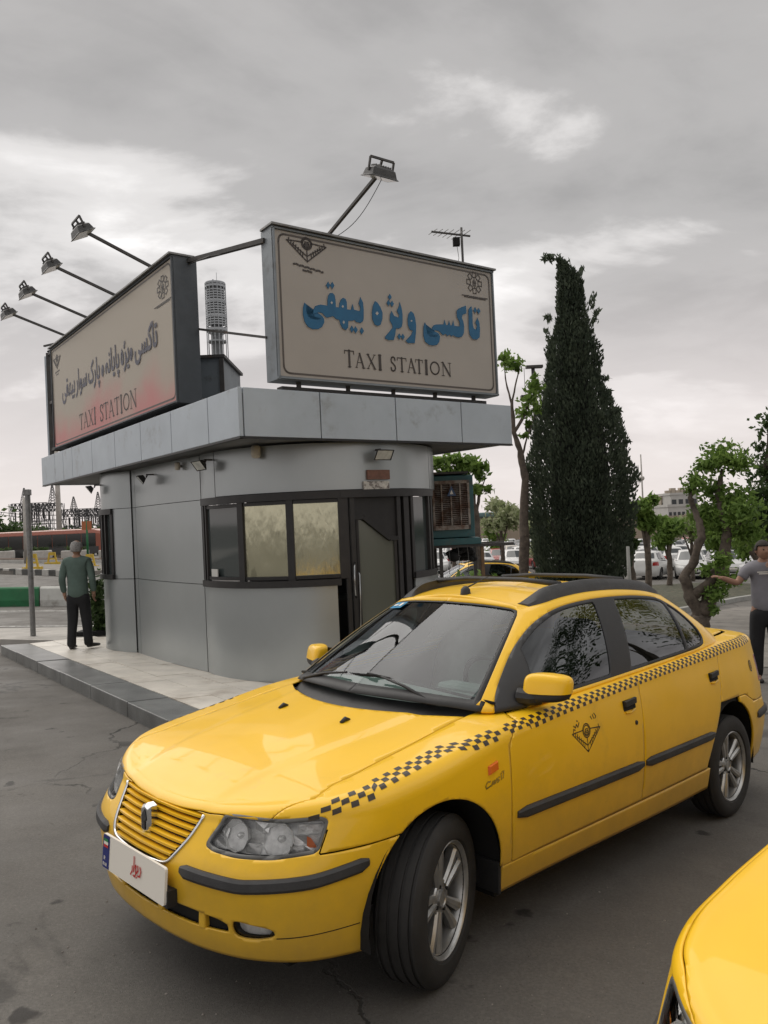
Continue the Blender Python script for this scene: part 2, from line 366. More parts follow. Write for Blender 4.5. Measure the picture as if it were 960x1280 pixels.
# worn bay marking beside the near taxi
M['worn'] = mat('worn_marking', (.30, .275, .24), rough=.85, noise=(14, .3), dirt=(7, (.085, .08, .073), .40, .54))
sheet('worn_marking', ccw([(.36, 2.42), (.43, 2.35), (1.22, 1.62), (1.30, 1.72), (.80, 2.16)]), .004, M['worn'])
# kerbed verge at the right, in front of the car park
M['grass'] = mat('verge_soil', (.06, .062, .038), rough=.95, noise=(4, .5), dirt=(6, (.12, .09, .06), .5, .7), bump=(30, .8))
M['kerb'] = mat('verge_kerb', (.30, .30, .28), rough=.8, noise=(3, .2), dirt=(3, (.15, .14, .12), .5, .75))
verge = slab('verge', ccw([(2.5, 20.5), (6.3, 19.2), (11.5, 25.5), (17.5, 31.5), (14.5, 35), (5.0, 30)]), -.1, .12, M['grass'], None, 'structure')
for (p, q, n) in ((Vector((6.3, 19.2)), Vector((11.5, 25.5)), 9), (Vector((11.5, 25.5)), Vector((17.5, 31.5)), 9), (Vector((2.5, 20.5)), Vector((6.3, 19.2)), 5)):
    d = (q-p).normalized(); nn = Vector((d.y, -d.x))
    for k in range(n):
        a_ = p+(q-p)*((k+.01)/n); b_ = p+(q-p)*((k+.99)/n)
        slab('verge_kerb_stone', ccw([tuple(a_), tuple(b_), tuple(b_+nn*.18), tuple(a_+nn*.18)]), -.05, .14, M['kerb'], verge)
# pale pavement on the right side where people walk
M['pave'] = mat('dusty_paving', (.20, .185, .165), rough=.9, noise=(1.2, .25), dirt=(2, (.10, .092, .082), .5, .75), bump=(60, .3))
sheet('footway', ccw([(4.6, 11.0), (9.5, 11.0), (16, 19), (10.6, 23.2), (6.8, 18.7)]), .008, M['pave'])
# loose grit on the near asphalt: uncountable, one object
def grit():
    rn = np.random.default_rng(9); V = []; F = []
    while len(V) < 6*420:
        y = 1.2+rn.exponential(3.2); x = rn.uniform(-.6, .6)*y
        if y > 12 or (y > 5.5 and x > -1.5-.75*(y-5.5)): continue
        r = rn.uniform(.002, .007); z = gzf(x, y); a = rn.uniform(0, 3); n = len(V); c, s = math.cos(a), math.sin(a)
        for dx, dy, dz in ((1, 0, .3), (0, .8, .2), (-.9, 0, .3), (0, -.7, .2), (.1, 0, .9), (0, 0, -.2)): V.append((x+(dx*c-dy*s)*r, y+(dx*s+dy*c)*r, z+dz*r))
        F += [(n, n+1, n+4), (n+1, n+2, n+4), (n+2, n+3, n+4), (n+3, n, n+4), (n+1, n, n+5), (n+2, n+1, n+5), (n+3, n+2, n+5), (n, n+3, n+5)]
    mesh_obj('road_grit', V, F, mat('grit', (.22, .20, .18), rough=.9, noise=(4, .7)), None, False, 'stuff')
grit()

# ------------------------------------------------------------------ car body surfaces (x = towards the tail, y = half width, z up; front axle at x = 0)
def crm(P, n, closed=False):
    """Catmull-Rom (centripetal-ish, chord spaced) through P sampled at n points, equal in chord parameter"""
    P = np.array(P, float)
    d = np.r_[0, np.cumsum(np.maximum(np.linalg.norm(np.diff(P[:, :2], axis=0), axis=1), 1e-6))]
    return cri(d, P, np.linspace(0, d[-1], n))
def cri(d, P, q):
    """C1 cubic (monotone-limited tangents) through samples P at parameters d, evaluated at q"""
    d = np.asarray(d, float); P = np.asarray(P, float)
    one = P.ndim == 1
    if one: P = P[:, None]
    h = np.diff(d)[:, None]; m = np.diff(P, axis=0)/h
    T = np.zeros_like(P); T[0] = m[0]; T[-1] = m[-1]
    a, b = m[:-1], m[1:]; ha, hb = h[:-1], h[1:]
    T[1:-1] = (a*hb + b*ha)/(ha+hb)
    q = np.asarray(q, float); i = np.clip(np.searchsorted(d, q, side='right')-1, 0, len(d)-2)
    t = ((q-d[i])/(d[i+1]-d[i])); t = t[..., None]; H = (d[i+1]-d[i])[..., None]
    r = (2*t**3-3*t**2+1)*P[i] + (t**3-2*t**2+t)*H*T[i] + (-2*t**3+3*t**2)*P[i+1] + (t**3-t**2)*H*T[i+1]
    return r[..., 0] if one else r

class CarSurf:
    def __init__(s, plan, width_z, front_z, rear_z, hood, crown, shoulder, zbot, rx):
        s.plan = crm(plan, 700); s.plan[0, 1] = 0; s.plan[-1, 1] = 0
        s.a = np.r_[0, np.cumsum(np.linalg.norm(np.diff(s.plan, axis=0), axis=1))]
        t = np.gradient(s.plan, s.a, axis=0); t /= np.linalg.norm(t, axis=1)[:, None]
        t[0] = (0, 1); t[-1] = (0, -1)
        s.nrm = np.stack([t[:, 1], -t[:, 0]], 1)*-1      # outward
        if s.nrm[0, 0] > 0: s.nrm *= -1
        s.L = s.a[-1]
        s.wz, s.fz, s.rz, s.hd, s.cr, s.sh, s.zb = map(lambda q: np.array(q, float), (width_z, front_z, rear_z, hood, crown, shoulder, zbot))
        s.rx = rx
    def top(s, x, y):
        yc = .30+.13*(x+.7); rg = np.clip((yc-np.abs(y))/.055+.5, 0, 1)*np.clip((x+.78)/.2, 0, 1)*np.clip((.45-x)/.3, 0, 1)
        return .008*rg*rg*(3-2*rg)+cri(s.hd[:, 0], s.hd[:, 1], np.clip(x, s.hd[0, 0]-.3, s.hd[-1, 0]+.3)) - cri(s.cr[:, 0], s.cr[:, 1], x)*np.asarray(y)**2
    def base(s, a, z):
        x = np.interp(a, s.a, s.plan[:, 0]); y = np.interp(a, s.a, s.plan[:, 1])
        nx = np.interp(a, s.a, s.nrm[:, 0]); ny = np.interp(a, s.a, s.nrm[:, 1])
        w = cri(s.wz[:, 0], s.wz[:, 1], z)
        ff = np.clip((.1-x)/.75, 0, 1)**1.3; rr = np.clip((x-s.rx)/.75, 0, 1)**1.3
        f = cri(s.fz[:, 0], s.fz[:, 1], z)*ff; r = cri(s.rz[:, 0], s.rz[:, 1], z)*rr
        return x+f-r, y*w, nx, ny
    def pt(s, a, v):
        """v in 0..1 straight side, 1..2 shoulder arc, 2.. inward on the top (v-2 metres)"""
        a, v = np.broadcast_arrays(np.asarray(a, float), np.asarray(v, float))
        x0 = np.interp(a, s.a, s.plan[:, 0])
        r = cri(s.sh[:, 0], s.sh[:, 1], x0); zb = cri(s.zb[:, 0], s.zb[:, 1], x0)
        xe, ye, nx, ny = s.base(a, .7+0*a)
        for _ in range(3):
            zt = s.top(xe-nx*r, ye-ny*r)
            xe, ye, nx, ny = s.base(a, zt-r)
        zt = s.top(xe-nx*r, ye-ny*r)
        z = zb+(zt-r-zb)*np.clip(v, 0, 1)
        x, y, nx, ny = s.base(a, z)
        th = np.clip(v-1, 0, 1)*np.pi/2
        x = x-nx*r*(1-np.cos(th)); y = y-ny*r*(1-np.cos(th)); z = z+r*np.sin(th)
        d = np.clip(v-2, 0, 9)
        x = x-nx*d; y = y-ny*d
        z = np.where(v > 2, s.top(x, y), z)
        return np.stack([x, y, z], -1)

SAM = CarSurf(
    plan=[(-.845, 0), (-.835, .20), (-.80, .40), (-.735, .56), (-.62, .695), (-.45, .775), (-.2, .815), (.1, .832), (.6, .84), (1.3, .845), (2.0, .843), (2.67, .832),
          (3.1, .80), (3.38, .72), (3.52, .58), (3.58, .35), (3.60, 0)],
    width_z=[(.15, .93), (.30, .965), (.45, .99), (.58, 1.0), (.72, .995), (.85, .975), (.95, .95), (1.1, .92)],
    front_z=[(.15, .06), (.28, .015), (.38, .0), (.52, 0.0), (.60, .045), (.70, .10), (.85, .16), (1.1, .22)],
    rear_z=[(.15, .12), (.30, .03), (.42, 0), (.55, 0), (.65, .05), (.8, .07), (1.0, .10), (1.2, .16)],
    hood=[(-.9, .60), (-.78, .655), (-.70, .70), (-.55, .755), (-.3, .815), (0, .872), (.3, .925), (.6, .955), (1.0, .985), (1.5, 1.015), (2.2, 1.055), (2.8, 1.085), (3.2, 1.085), (3.5, 1.06), (3.8, 1.02)],
    crown=[(-.9, .0), (-.6, .04), (-.3, .07), (.3, .08), (1.0, .08), (2.5, .07), (3.6, .06)],
    shoulder=[(-.9, .05), (-.7, .05), (-.4, .075), (.2, .07), (.6, .05), (1, .045), (2.4, .05), (3.0, .06), (3.6, .05)],
    zbot=[(-.9, .235), (-.5, .235), (0, .23), (.5, .24), (2.4, .25), (2.9, .27), (3.6, .28)], rx=2.6)

# ------------------------------------------------------------------ clipping patches on a parametric surface
class Patch:
    """polygons over parameters (p, q); pos(P) gives points; clipped by scalar functions"""
    def __init__(s, us, vs, pos):
        U, V = np.meshgrid(us, vs, indexing='ij'); s.P = np.stack([U.ravel(), V.ravel()], 1); nu, nv = len(us), len(vs)
        i = np.arange(nu*nv).reshape(nu, nv)
        s.F = [tuple(f) for f in np.stack([i[:-1, :-1].ravel(), i[1:, :-1].ravel(), i[1:, 1:].ravel(), i[:-1, 1:].ravel()], 1)]
        s.pos = pos; s.X = pos(s.P[:, 0], s.P[:, 1])
    def copy(s):
        c = object.__new__(Patch); c.P = s.P; c.F = s.F; c.pos = s.pos; c.X = s.X; return c
    def clip(s, fn):
        phi = fn(s.P[:, 0], s.P[:, 1], s.X); c = s.copy(); keep = phi >= 0
        newP = []; cache = {}; F = []; n0 = len(s.P)
        def cut(i, j):
            k = (i, j) if i < j else (j, i)
            if k not in cache:
                a, b = k; t0, t1, f0, f1 = 0., 1., phi[a], phi[b]
                t = f0/(f0-f1); p = s.P[a]*(1-t)+s.P[b]*t
                cache[k] = n0+len(newP); newP.append((a, b, t))
            return cache[k]
        for f in s.F:
            k = [keep[i] for i in f]
            if all(k): F.append(f); continue
            if not any(k): continue
            out = []
            for m in range(len(f)):
                i, j = f[m], f[(m+1) % len(f)]
                if keep[i]: out.append(i)
                if keep[i] != keep[j]: out.append(cut(i, j))
            if len(out) > 2: F.append(tuple(out))
        if newP:
            ab = np.array([(a, b) for a, b, t in newP]); t = np.array([t for a, b, t in newP])
            lo = np.zeros(len(t)); hi = np.ones(len(t)); fa = phi[ab[:, 0]]
            for _ in range(3):
                Q = s.P[ab[:, 0]]*(1-t)[:, None]+s.P[ab[:, 1]]*t[:, None]; X = s.pos(Q[:, 0], Q[:, 1]); f = fn(Q[:, 0], Q[:, 1], X)
                same = np.sign(f) == np.sign(fa); lo = np.where(same, t, lo); hi = np.where(same, hi, t)
                flo = fn(*(lambda Qq: (Qq[:, 0], Qq[:, 1], s.pos(Qq[:, 0], Qq[:, 1])))(s.P[ab[:, 0]]*(1-lo)[:, None]+s.P[ab[:, 1]]*lo[:, None]))
                fhi = fn(*(lambda Qq: (Qq[:, 0], Qq[:, 1], s.pos(Qq[:, 0], Qq[:, 1])))(s.P[ab[:, 0]]*(1-hi)[:, None]+s.P[ab[:, 1]]*hi[:, None]))
                d = flo-fhi; t = np.where(np.abs(d) > 1e-12, lo+(hi-lo)*flo/np.where(np.abs(d) > 1e-12, d, 1), (lo+hi)/2); t = np.clip(t, 0, 1)
            Q = s.P[ab[:, 0]]*(1-t)[:, None]+s.P[ab[:, 1]]*t[:, None]
            c.P = np.vstack([s.P, Q]); c.X = np.vstack([s.X, s.pos(Q[:, 0], Q[:, 1])])
        c.F = F
        return c
    def mesh(s, side=1, off=None):
        used = sorted({i for f in s.F for i in f}); mp = {k: n for n, k in enumerate(used)}
        X = s.X[used].copy(); X[:, 1] *= side
        F = [tuple(mp[i] for i in f) for f in s.F]
        if side > 0: F = [f[::-1] for f in F]
        return X, F
def panel(name, meshes, mt, parent, thick=.006, merge=True, smooth=True):
    V = []; F = []
    for X, f in meshes:
        n = len(V); V += list(X); F += [tuple(i+n for i in q) for q in f]
    o = mesh_obj(name, V, F, mt, parent, smooth)
    bm = bmesh.new(); bm.from_mesh(o.data)
    if merge: bmesh.ops.remove_doubles(bm, verts=bm.verts, dist=.0007)
    bmesh.ops.dissolve_degenerate(bm, edges=bm.edges, dist=.0003)
    for f in bm.faces:                                          # outside faces out
        c = f.calc_center_median(); d = c-Vector((min(max(c.x, 0), 2.8), 0, .5))
        if f.normal.dot(d) < 0: f.normal_flip()
    bm.to_mesh(o.data); bm.free()
    if thick:
        m = o.modifiers.new('thickness', 'SOLIDIFY'); m.thickness = thick; m.offset = -1
    return o
def poly_phi(poly):
    """signed distance to a polygon, positive inside"""
    P = np.array(poly, float); Q = np.roll(P, -1, 0)
    def f(x, y):
        x = np.asarray(x); y = np.asarray(y); d = np.full(x.shape, 1e9); ins = np.zeros(x.shape, bool)
        for (ax, ay), (bx, by) in zip(P, Q):
            ex, ey = bx-ax, by-ay; L2 = ex*ex+ey*ey+1e-12; t = np.clip(((x-ax)*ex+(y-ay)*ey)/L2, 0, 1)
            d = np.minimum(d, np.hypot(x-ax-t*ex, y-ay-t*ey))
            c = ((ay > y) != (by > y)) & (x < (bx-ax)*(y-ay)/((by-ay) if by != ay else 1e-12)+ax); ins ^= c
        return np.where(ins, d, -d)
    return f
def curve(pts):
    """monotone cubic through the points"""
    P = np.array(pts, float); x, y = P[:, 0], P[:, 1]; h = np.diff(x); m = np.diff(y)/h; t = np.zeros(len(x)); t[0], t[-1] = m[0], m[-1]
    for k in range(1, len(x)-1): t[k] = 0 if m[k-1]*m[k] <= 0 else 2*m[k-1]*m[k]/(m[k-1]+m[k])
    def f(q):
        q = np.clip(q, x[0], x[-1]); i = np.clip(np.searchsorted(x, q, side='right')-1, 0, len(x)-2); s = (q-x[i])/h[i]
        return (2*s**3-3*s**2+1)*y[i]+(s**3-2*s**2+s)*h[i]*t[i]+(-2*s**3+3*s**2)*y[i+1]+(s**3-s**2)*h[i]*t[i+1]
    return f
def smooth_poly(pts, n=8):
    P = np.array(list(pts)+[pts[0], pts[1], pts[2]], float); P = np.vstack([np.array(pts[-1])[None], P])
    out = []
    for i in range(1, len(pts)+1):
        p0, p1, p2, p3 = P[i-1], P[i], P[i+1], P[i+2]
        for t in np.linspace(0, 1, n, endpoint=False):
            out.append(.5*((2*p1)+(-p0+p2)*t+(2*p0-5*p1+4*p2-p3)*t*t+(-p0+3*p1-3*p2+p3)*t**3))
    return np.array(out)
def round_poly(pts, r, n=5):
    """polygon with its corners rounded by radius-ish r"""
    P = [np.array(p, float) for p in pts]; out = []
    for i in range(len(P)):
        a, b, c = P[i-1], P[i], P[(i+1) % len(P)]; u = a-b; v = c-b; lu, lv = np.linalg.norm(u), np.linalg.norm(v)
        k = min(r, lu*.45, lv*.45); p, q = b+u/lu*k, b+v/lv*k
        for t in np.linspace(0, 1, n): out.append((1-t)**2*p+2*t*(1-t)*b+t*t*q)
    return np.array(out)

GREEN_BASE = [(.20, 0, .945), (.24, .30, .945), (.32, .53, .932), (.42, .665, .915), (.54, .715, .92), (.90, .745, .935), (1.4, .752, .965), (1.9, .752, .995), (2.4, .74, 1.022), (2.72, .69, 1.04), (2.90, .60, 1.045), (2.98, .3, 1.07), (3.0, 0, 1.075)]
GREEN_TOP = [(.93, 0, 1.362), (.94, .25, 1.354), (.965, .38, 1.340), (1.0, .452, 1.324), (1.07, .488, 1.335), (1.26, .515, 1.366), (1.52, .528, 1.388), (1.86, .530, 1.388), (2.17, .522, 1.366), (2.38, .49, 1.335), (2.45, .44, 1.318), (2.50, .25, 1.333), (2.51, 0, 1.338)]
GB, GT = np.array(GREEN_BASE), np.array(GREEN_TOP)
gk = np.r_[0, np.cumsum(np.linalg.norm(np.diff((GB+GT)/2, axis=0), axis=1))]; GU = gk[-1]
def green_pt(u, w):
    """greenhouse wall: u round the plan, w from belt (0) to roof edge (1)"""
    u = np.asarray(u, float); w = np.asarray(w, float)
    b = cri(gk, GB, u); t = cri(gk, GT, u); p = b+(t-b)*w[..., None]
    # slight barrel bulge outwards
    bd = np.gradient if False else None
    e = 1e-3; tg = cri(gk, GB, np.clip(u+e, 0, GU))-cri(gk, GB, np.clip(u-e, 0, GU)); tg = tg/(np.linalg.norm(tg, axis=-1, keepdims=True)+1e-12)
    nrm = np.stack([-tg[..., 1], tg[..., 0], 0*tg[..., 0]], -1)
    k = .028*4*w*(1-w)
    return p+nrm*k[..., None]
def roof_pt(u, r):
    """roof: r = 0 roof edge .. 1 centre line"""
    e = cri(gk, GT, np.asarray(u, float)); r = np.asarray(r, float)
    y = e[..., 1]*(1-r); x = e[..., 0]*1.0
    x = x+(np.clip(1.0+ (x-1.0), .93, 2.51)-x)*r
    z = e[..., 2]+.045*(1-(1-r)**2)*np.clip(e[..., 1]/.5, 0, 1)
    return np.stack([x, y, z], -1)

def build_taxi_parts(root, seam=None):
    S = SAM; P = lambda a, v: S.pt(a, v)
    A = np.unique(np.r_[np.linspace(0, 1.3, 100), np.linspace(1.3, 4.2, 150), np.linspace(4.2, S.L, 60)])
    Vv = np.r_[np.linspace(0, 1, 42), np.linspace(1, 2, 9)[1:], np.linspace(2, 2.45, 16)[1:]]
    shell = Patch(A, Vv, P)
    hoodv = curve([(0, 1.30), (.30, 1.30), (.364, 1.32), (.45, 1.20), (.565, 1.08), (.60, 1.42), (.64, 1.72), (.70, 1.97), (.76, 2.04), (.854, 2.08), (1.3, 2.13), (1.85, 2.165), (2.1, 2.175)])
    if seam: hoodv = curve(seam)
    seam_z = lambda x: np.interp(x, [-.9, -.56, -.40, -.2], [.592, .590, .600, .612])
    def arch(cx, cz, rx, rz):
        return lambda a, v, X: np.where(X[:, 2] < cz, np.abs(X[:, 0]-cx)-rx*(1-.10*((cz-X[:, 2])/.25)), (np.hypot((X[:, 0]-cx)/rx, (X[:, 2]-cz)/rz)-1)*rx)
    fa = arch(-.055, .345, .345, .335); ra = arch(2.61, .36, .345, .338)
    door_x = curve([(.2, .39), (.36, .362), (.6, .340), (.80, .345), (.86, .385), (.90, .47), (.93, .57), (1.0, .65)])
    b_x = curve([(.2, 1.435), (.6, 1.437), (.9, 1.455), (1.1, 1.49)])
    r_x = curve([(.2, 2.19), (.362, 2.215), (.49, 2.27), (.60, 2.335), (.72, 2.40), (.85, 2.44), (1.0, 2.47), (1.2, 2.48)])
    sill_z = lambda x: np.interp(x, [0, 2.3], [.342, .366])
    G = .0028                       # half of a shut line
    head_poly = round_poly([(.350, .582), (.372, .640), (.392, .685), (.47, .690), (.60, .690), (.750, .703), (.778, .690), (.780, .604), (.765, .592), (.63, .572), (.50, .566), (.40, .570)], .02)
    hp = poly_phi(head_poly)
    head_in = lambda a, v, X: hp(a, X[:, 2])
    grille_poly = round_poly([(-.30, .668), (.30, .668), (.262, .572), (.205, .500), (.12, .486), (-.12, .486), (-.205, .500), (-.262, .572)], .02)
    gp = poly_phi(grille_poly)
    lhs = lambda f, s=1: (lambda a, v, X: s*f(a, v, X))
    fog_p = poly_phi(smooth_poly([(.525, .366), (.60, .362), (.665, .350), (.668, .325), (.60, .310), (.530, .318)], 5))
    int_p = poly_phi(round_poly([(.0, .372), (.35, .372), (.46, .364), (.505, .352), (.505, .322), (.40, .318), (.0, .318), (-.4, .32), (-.4, .372)], .012))
    def is_fascia(a, v, X): return np.maximum(np.minimum(.783-a, np.maximum(.572-a, .66-X[:, 2])), np.minimum(seam_z(X[:, 0])-X[:, 2], -.1-X[:, 0]))
    mv = lambda v: np.where(v < 2, (v-2)*.10, v-2)
    hood_f = lambda a, v, X: mv(hoodv(a))-mv(v)

    fascia = shell.clip(lambda a, v, X: .55-a*0-X[:, 0]-.6).clip(lambda a, v, X: fa(a, v, X)-0).clip(lambda a, v, X: is_fascia(a, v, X)-G).clip(lambda a, v, X: hood_f(a, v, X)-G)
    fascia = fascia.clip(lambda a, v, X: -head_in(a, v, X)).clip(lambda a, v, X: -gp(a, X[:, 2])).clip(lambda a, v, X: -fog_p(a, X[:, 2])).clip(lambda a, v, X: -int_p(a, X[:, 2]))
    panel('front_bumper', [fascia.mesh(-1), fascia.mesh(1)], M['yellow'], root, .012)
    for sd in (-1, 1):
        fe = shell.clip(lambda a, v, X: np.where(v > 1.99, .9-X[:, 0], door_x(X[:, 2])-X[:, 0])-G).clip(lambda a, v, X: fa(a, v, X)).clip(lambda a, v, X: -is_fascia(a, v, X)-G)
        fe = fe.clip(lambda a, v, X: hood_f(a, v, X)-G).clip(lambda a, v, X: -head_in(a, v, X)).clip(lambda a, v, X: door_x(X[:, 2])-X[:, 0]-G)
        fe = fe.clip(lambda a, v, X: np.where(X[:, 0] > 0, X[:, 2]-sill_z(X[:, 0]), 1)-G)
        panel('fender', [fe.mesh(sd)], M['yellow'], root)
        d1 = shell.clip(lambda a, v, X: X[:, 0]-door_x(X[:, 2])-G).clip(lambda a, v, X: b_x(X[:, 2])-X[:, 0]-G).clip(lambda a, v, X: X[:, 2]-sill_z(X[:, 0])-G).clip(lambda a, v, X: 2.07-v)
        panel('front_door', [d1.mesh(sd)], M['yellow'], root)
        d2 = shell.clip(lambda a, v, X: X[:, 0]-b_x(X[:, 2])-G).clip(lambda a, v, X: r_x(X[:, 2])-X[:, 0]-G).clip(lambda a, v, X: X[:, 2]-sill_z(X[:, 0])-G).clip(lambda a, v, X: 2.07-v).clip(lambda a, v, X: ra(a, v, X))
        panel('rear_door', [d2.mesh(sd)], M['yellow'], root)
        sl = shell.clip(lambda a, v, X: sill_z(X[:, 0])-X[:, 2]-G).clip(lambda a, v, X: X[:, 0]-.305).clip(lambda a, v, X: 2.26-X[:, 0]).clip(fa).clip(ra)
        panel('sill', [sl.mesh(sd)], M['yellow'], root, .02)
        rb_z = lambda x: np.interp(x, [2.8, 2.95, 3.3, 3.6], [.72, .66, .64, .64])
        tail_p = poly_phi(round_poly([(4.62, .75), (4.62, .93), (5.12, .90), (5.12, .75)], .03))
        q = shell.clip(lambda a, v, X: X[:, 0]-r_x(X[:, 2])-G).clip(ra).clip(lambda a, v, X: X[:, 2]-rb_z(X[:, 0])-G).clip(lambda a, v, X: -tail_p(a, X[:, 2])).clip(lambda a, v, X: 2.10-v).clip(lambda a, v, X: (S.L-.52)-a)
        panel('rear_quarter', [q.mesh(sd)], M['yellow'], root)
        tl = shell.clip(lambda a, v, X: tail_p(a, X[:, 2])).clip(lambda a, v, X: (S.L-.52)-a)
        panel('tail_light', [tl.mesh(sd)], M['red_lens'], root, .01)
    rb = shell.clip(lambda a, v, X: rb_z(X[:, 0])-X[:, 2]-G).clip(lambda a, v, X: X[:, 0]-2.7).clip(ra)
    panel('rear_bumper', [rb.mesh(-1), rb.mesh(1)], M['yellow'], root, .012)
    tk = shell.clip(lambda a, v, X: a-(S.L-.52)-G).clip(lambda a, v, X: X[:, 2]-rb_z(X[:, 0])-G)
    # ---- hood and trunk lid: the inward part of the shell plus a height field
    def lid(name, region, a0, a1, xclip):
        vs_in = region
        rim = shell.clip(lambda a, v, X: vs_in(a, v, X)-G).clip(lambda a, v, X: 2.20-v)
        if xclip: rim = rim.clip(xclip)
        aa = A[(A >= a0-1e-6) & (A <= a1+1e-6)]
        e = P(aa, aa*0+2.20); ww = np.linspace(-1, 1, 41)
        GXd = {}
        def pos(u, w):
            x = np.interp(u, aa, e[:, 0]); y = np.interp(u, aa, e[:, 1])*w; return np.stack([x, y, S.top(x, y)], -1)
        inner = Patch(aa, ww, pos)
        if xclip: inner = inner.clip(xclip)
        X, F = inner.mesh(-1); X[:, 1] *= -1; F = [f for f in F]
        ms = [rim.mesh(-1), rim.mesh(1), (X, [f[::-1] for f in F])]
        return ms
    cowl_x = lambda y: .105+.62*np.abs(y)**2
    ms = lid('hood', lambda a, v, X: -hood_f(a, v, X), 0, 2.0, lambda a, v, X: cowl_x(X[:, 1])-X[:, 0])
    hood = panel('hood', ms, M['yellow'], root)
    a3 = S.L-.02
    ms = lid('trunk', lambda a, v, X: (v-2.10)*.1, 3.9, S.L, lambda a, v, X: X[:, 0]-(2.70-.42*np.abs(X[:, 1])**2))
    panel('trunk_lid', ms+[tk.clip(lambda a, v, X: 2.11-v).mesh(-1), tk.clip(lambda a, v, X: 2.11-v).mesh(1)], M['yellow'], root)
    # ---- greenhouse
    U = np.unique(np.r_[np.linspace(0, GU, 190)]); W = np.linspace(0, 1, 22)
    gh = Patch(U, W, green_pt)
    uw = gk[3]
    dlo = smooth_poly([(.43, .900), (.50, .985), (.66, 1.105), (.80, 1.19), (.95, 1.262), (1.10, 1.312), (1.28, 1.342), (1.5, 1.358), (1.75, 1.362), (1.98, 1.355), (2.18, 1.335), (2.31, 1.288), (2.40, 1.215), (2.455, 1.135), (2.45, 1.075), (2.38, 1.046), (2.1, 1.026), (1.7, 1.002), (1.3, .977), (.9, .952), (.62, .925), (.48, .893)], 6)
    dp = poly_phi(dlo)
    dlo_in = lambda a, v, X: dp(X[:, 0], X[:, 2])
    def seg(x0, z0, x1, z1): return lambda X: ((X[:, 0]-x0)*(z1-z0)-(X[:, 2]-z0)*(x1-x0))/math.hypot(x1-x0, z1-z0)     # positive to the rear
    mir = seg(.62, .90, .80, 1.25); bf = seg(1.305, .96, 1.482, 1.37); br = seg(1.475, .96, 1.650, 1.37); qf = seg(2.165, 1.0, 2.255, 1.37)
    u0, u1 = gk[3]-.02, gk[4]+.0
    side_rng = lambda a, v, X: np.minimum(a-(gk[3]-.03), (gk[10]-.08)-a)
    ws_w = lambda a: .955
    wsc = poly_phi(round_poly([(-.5, .03), (gk[3]-.045, .03), (gk[3]-.05, .965), (-.5, .965)], .05))
    ws_in = lambda a, v, X: np.minimum(wsc(a, v), 1)
    bwc = poly_phi(round_poly([(gk[10]+.03, .08), (GU+.5, .08), (GU+.5, .95), (gk[10]+.03, .95)], .05))
    pill = gh.clip(lambda a, v, X: -np.minimum(dlo_in(a, v, X), side_rng(a, v, X))).clip(lambda a, v, X: -ws_in(a, v, X)).clip(lambda a, v, X: -bwc(a, v)).clip(lambda a, v, X: np.maximum(v-.05, a-gk[3]+.03))
    rp = Patch(U, np.linspace(0, 1, 18), roof_pt)
    panel('roof', [pill.mesh(-1), pill.mesh(1), rp.mesh(-1), rp.mesh(1)], M['yellow'], root, .01)
    ws = gh.clip(ws_in)
    def inset(Pm, d, sd):
        X, F = Pm.mesh(sd)
        return X, F
    wso = panel('windscreen', [ws.mesh(-1), ws.mesh(1)], M['windscreen'], root, 0)
    wso.location = (.004, 0, -.004)
    frit = gh.clip(lambda a, v, X: gk[3]-.029-a).clip(lambda a, v, X: .955-v+.0).clip(lambda a, v, X: np.maximum(np.minimum(ws_in(a, v, X), .022-ws_in(a, v, X)), .085-v))
    fo = panel('windscreen_seal', [frit.mesh(-1), frit.mesh(1)], M['black_plastic'], root, .004)
    bw = gh.clip(lambda a, v, X: bwc(a, v))
    bwo = panel('rear_windscreen', [bw.mesh(-1), bw.mesh(1)], M['glass'], root, 0); bwo.location = (-.004, 0, -.004)
    for sd in (-1, 1):
        D = gh.clip(lambda a, v, X: np.minimum(dlo_in(a, v, X), side_rng(a, v, X)))
        mk = lambda f: D.clip(f)
        gm = .013
        g1 = mk(lambda a, v, X: mir(X)-gm).clip(lambda a, v, X: -bf(X)-gm).clip(lambda a, v, X: dlo_in(a, v, X)-gm*1.2)
        g2 = mk(lambda a, v, X: br(X)-gm).clip(lambda a, v, X: -qf(X)-gm).clip(lambda a, v, X: dlo_in(a, v, X)-gm*1.2)
        g3 = mk(lambda a, v, X: qf(X)-gm).clip(lambda a, v, X: dlo_in(a, v, X)-gm*1.2)
        inside = lambda X: np.maximum(np.maximum(np.minimum(mir(X), -bf(X)), np.minimum(br(X), -qf(X))), qf(X))-gm
        fr = mk(lambda a, v, X: -np.minimum(inside(X), dlo_in(a, v, X)-gm*1.2))
        f_o = panel('window_frame', [fr.mesh(sd)], M['black_plastic'], root, .012)
        for nm, g in (('side_window', g1), ('side_window', g2), ('quarter_window', g3)):
            o = panel(nm, [g.mesh(sd)], M['side_glass'], root, 0); o.location = (0, -.006*sd, 0)
    return dict(shell=shell, head_in=head_in, fog_p=fog_p, int_p=int_p, gp=gp, fa=fa, ra=ra, gh=gh, dp=dp)
def root_children(root, names):
    return [c for c in bpy.data.objects if c.parent == root and c.name.split('.')[0] in names]

